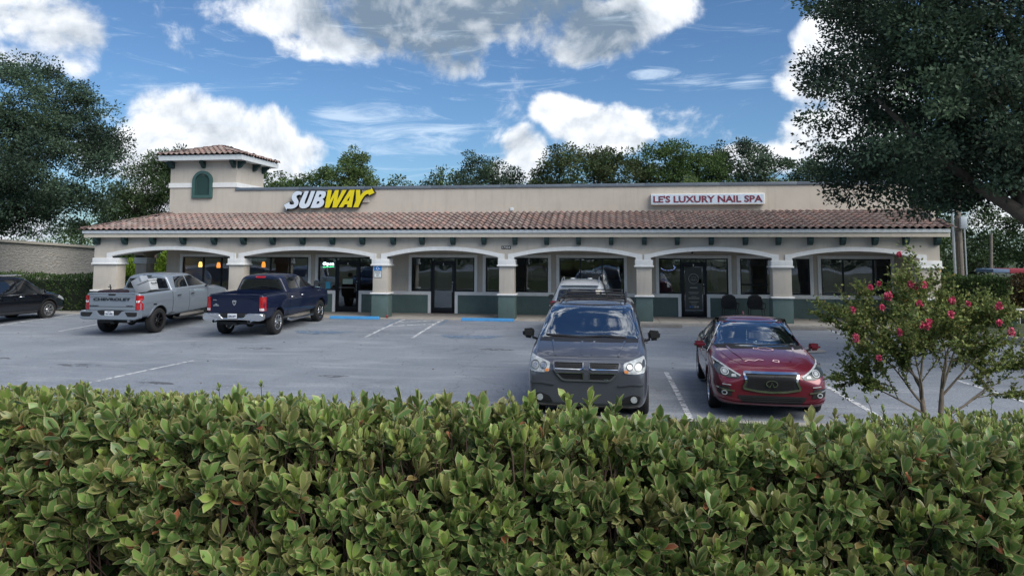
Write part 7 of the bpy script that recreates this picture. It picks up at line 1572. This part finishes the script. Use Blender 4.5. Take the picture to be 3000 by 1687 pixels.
# grass blades on the strip behind the hedge
n = 26000; r_ = np.random.default_rng(3); X = -9+16*r_.random(n); Y = 7.4+4.0*r_.random(n); Zs = np.array([berm(a, b) for a, b in zip(X, Y)]); D = r_.normal(size=(n, 3))*.35; D[:, 2] = 1
V, Fq = leaf_quads(np.stack([X, Y, Zs], 1), D, .05+.05*r_.random(n), .07, r_.random(n)*6); tag(npmesh('grass_blades', V, Fq, np.repeat(np.array([[.085, .15, .03]])*(.6+.8*r_.random((n, 1))), 4, 0), LEAF), kind='stuff')

# ================================================================== FAR THINGS
SPLIT = mat('split_face_block', (.46, .435, .40), .9, var=.10, vscale=3)
t_ = SPLIT.node_tree; tcn = t_.nodes.new('ShaderNodeTexCoord'); mp = t_.nodes.new('ShaderNodeMapping'); mp.inputs['Scale'].default_value = (1, 1.1, 3.2); t_.links.new(tcn.outputs['Object'], mp.inputs[0])
n_ = t_.nodes.new('ShaderNodeTexNoise'); n_.inputs['Scale'].default_value = 3.2; n_.inputs['Detail'].default_value = 7; n_.inputs['Roughness'].default_value = .65; t_.links.new(mp.outputs[0], n_.inputs['Vector'])
bk = t_.nodes.new('ShaderNodeBump'); bk.inputs['Strength'].default_value = 1; bk.inputs['Distance'].default_value = .16; t_.links.new(n_.outputs[0], bk.inputs['Height']); t_.links.new(bk.outputs[0], t_.nodes['Principled BSDF'].inputs['Normal'])
wl = empty('block_building', (-46, 44, -.3)); tag(wl, 'windowless pale split face block building beyond the hedge at the left edge', 'building')
def sloped(name, pts, z0, z1s, m, parent):
    bm = bmesh.new(); lo = [bm.verts.new((x+46, y-44, z0+.3)) for x, y in pts]; hi = [bm.verts.new((x+46, y-44, z+.3)) for (x, y), z in zip(pts, z1s)]; n = len(pts)
    for i in range(n): bm.faces.new((lo[i], lo[(i+1) % n], hi[(i+1) % n], hi[i]))
    bm.faces.new(hi); bm.faces.new(lo[::-1]); bmesh.ops.recalc_face_normals(bm, faces=bm.faces[:]); return build(name, bm, m, parent)
sloped('block_wall', [(-37.4, 28), (-39.75, 53.2), (-55, 53.2), (-55, 28)], -.4, [3.62, 2.72, 2.72, 3.62], SPLIT, wl); sloped('coping', [(-37.25, 28), (-39.62, 53.35), (-55.1, 53.35), (-55.1, 28)], 0, [0]*4, FASC, wl)
bpy.data.objects.remove(wl.children[1])
bm = bmesh.new(); P4 = [(-37.25, 28, 3.64), (-39.62, 53.3, 2.74), (-55.1, 53.3, 2.74), (-55.1, 28, 3.64)]; lo = [bm.verts.new((x+46, y-44, z+.3)) for x, y, z in P4]; hi = [bm.verts.new((x+46, y-44, z+.3+.17)) for x, y, z in P4]
for i in range(4): bm.faces.new((lo[i], lo[(i+1) % 4], hi[(i+1) % 4], hi[i]))
bm.faces.new(hi); bm.faces.new(lo[::-1]); bmesh.ops.recalc_face_normals(bm, faces=bm.faces[:]); build('coping', bm, mat('wall_coping_cream', (.50, .46, .40), .7), wl)
WOOD = mat('weathered_pole_wood', (.17, .15, .13), .9, var=.25, vscale=4, bump=.4, dirt=((.08, .07, .06), .5, (12, 12, .6)))
up = empty('utility_pole', (14.62, 32.5, -.1)); tag(up, 'tall weathered utility pole with grey conduits and a meter box right of the plaza', 'utility pole')
bm = bmesh.new(); tube(bm, [(0, 0, 0), (0, 0, 9.5)], [.14, .10], 14); build('pole', bm, WOOD, up, 60)
for dx, r_2, top in ((-.24, .055, 9), (.2, .035, 3.9)): bm = bmesh.new(); tube(bm, [(dx, -.05, 0), (dx, -.05, top)], r_2, 8); build('conduit', bm, mat('galvanised_grey', (.36, .40, .44), .5, metal=.4) if 'galvanised_grey' not in bpy.data.materials else bpy.data.materials['galvanised_grey'], up, 60)
B('meter_box', -.04, .22, -.32, -.17, 3.75, 4.25, bpy.data.materials['galvanised_grey'], up, .02)
bm = bmesh.new(); tube(bm, [(-.1, -.17, 0), (-.08, -.17, 3.4), (-.2, -.2, 3.6), (.05, -.2, 3.75)], .012, 5); build('cable', bm, BLACKPL, up)
for k_, (a, b) in enumerate((((0, 0, 8.5), (-1.9, 2, 3.2)), ((0, 0, 8.2), (-1.6, 2.2, 3.0)), ((0, 0, 8.0), (-.9, 2.4, 3.0)))): bm = bmesh.new(); tube(bm, [a, b], .012, 4); build('guy_wire', bm, HANDLE, up)
sp = empty('utility_pole', (30.3, 62, -.4)); tag(sp, 'short bare wooden pole standing against the far trees at right', 'utility pole'); bm = bmesh.new(); tube(bm, [(-.25, 0, 0), (0, 0, 4.6)], [.15, .11], 10); build('pole', bm, WOOD, sp, 60)
pf = empty('pipe_cage', (15.1, 28.6, .06)); tag(pf, 'low white pipe frame around dark equipment on the right lawn', 'cage')
bm = bmesh.new(); tube(bm, [(-.4, 0, 0), (-.4, 0, .5), (.42, 0, .5), (.42, 0, 0)], .022, 8); build('front_frame', bm, WHITEP, pf, 60)
bm = bmesh.new(); tube(bm, [(-.4, .45, 0), (-.4, .45, .5), (.42, .45, .5), (.42, .45, 0)], .022, 8); build('rear_frame', bm, WHITEP, pf, 60)
for x in np.linspace(-.3, .32, 5): bm = bmesh.new(); tube(bm, [(x, 0, 0), (x, 0, .5)], .010, 6); build('upright', bm, WHITEP, pf, 60)
B('equipment', -.35, .36, .08, .36, 0, .42, BLACKPL, pf, .03)
lf = empty('yard_light', (13.1, 30.9, 1.9)); tag(lf, 'tiny orange lamp on a stake beside the utility pole', 'lamp'); bm = bmesh.new(); bmesh.ops.create_uvsphere(bm, u_segments=10, v_segments=8, radius=.07); build('globe', bm, mat('orange_globe', (.75, .38, .10), .5), lf, 60); bm = bmesh.new(); tube(bm, [(0, 0, -1.95), (0, 0, -.05)], .012, 5); build('stake', bm, BLACKPL, lf)
vf = empty('vinyl_fence', (22.8, 42, -.42)); tag(vf, 'white vinyl fence at the far right edge behind the reddish shrub', 'fence')
for i in range(4): bm = bmesh.new(); box(bm, i*2.4-.06, i*2.4+.06, -.06, .06, 0, 1.25, .01); bmesh.ops.create_cone(bm, cap_ends=True, segments=4, radius1=.1, radius2=0, depth=.1, matrix=Matrix.Translation((i*2.4, 0, 1.30))@Matrix.Rotation(R(45), 4, 'Z')); build('post', bm, WHITEP, vf)
for i in range(3):
    B('rail', i*2.4+.06, i*2.4+2.34, -.03, .03, 1.0, 1.1, WHITEP, vf)
    for k_ in range(12): B('board', i*2.4+.07+k_*.189, i*2.4+.07+k_*.189+.183, -.015, .015, .08, .999, WHITEP, vf)
cn = empty('canopy', (22.9, 46, 1.35)); tag(cn, 'red canopy with blue end on thin white posts above the white fence', 'canopy')
B('red_edge', .0, 6, -1, 1, .12, .38, mat('canopy_red', (.30, .04, .06), .7), cn, .03); B('blue_edge', -.9, -.01, -1, 1, .15, .36, mat('canopy_blue', (.12, .18, .28), .7), cn, .03); B('white_top', 1.9, 5.5, -.9, .9, .40, .62, WHITEP, cn, .05)
for x in (0.3, 5.4): bm = bmesh.new(); tube(bm, [(x, 0, -1.75), (x, 0, .14)], .04, 8); build('post', bm, WHITEP, cn, 60)
rd = B('road', 14, 60, 36, 40, -.4, -.36, CONCD); tag(rd, kind='structure')
# a few leaves and crumbs of litter on the asphalt
lm = bpy.data.meshes.new('fallen_leaf'); lm.from_pydata([(-.04, 0, 0), (0, -.02, .012), (.05, 0, .004), (0, .02, .01)], [], [(0, 1, 2, 3)]); lm.materials.append(mat('dry_leaf', (.10, .055, .03), .9))
V, Fq = [], []; r_ = np.random.default_rng(14); n = 260; X = -20+32*r_.random(n); Y = 12+15*r_.random(n)**.6; P = np.stack([X, Y, np.array([gz(a, b)+.006 for a, b in zip(X, Y)])], 1); D = r_.normal(size=(n, 3)); D[:, 2] = .05*np.abs(D[:, 2]); V, Fq = leaf_quads(P, D, .03+.05*r_.random(n), .3, r_.normal(size=n)*.3); tag(npmesh('leaf_litter', V, Fq, mat=lm.materials[0]), kind='stuff')
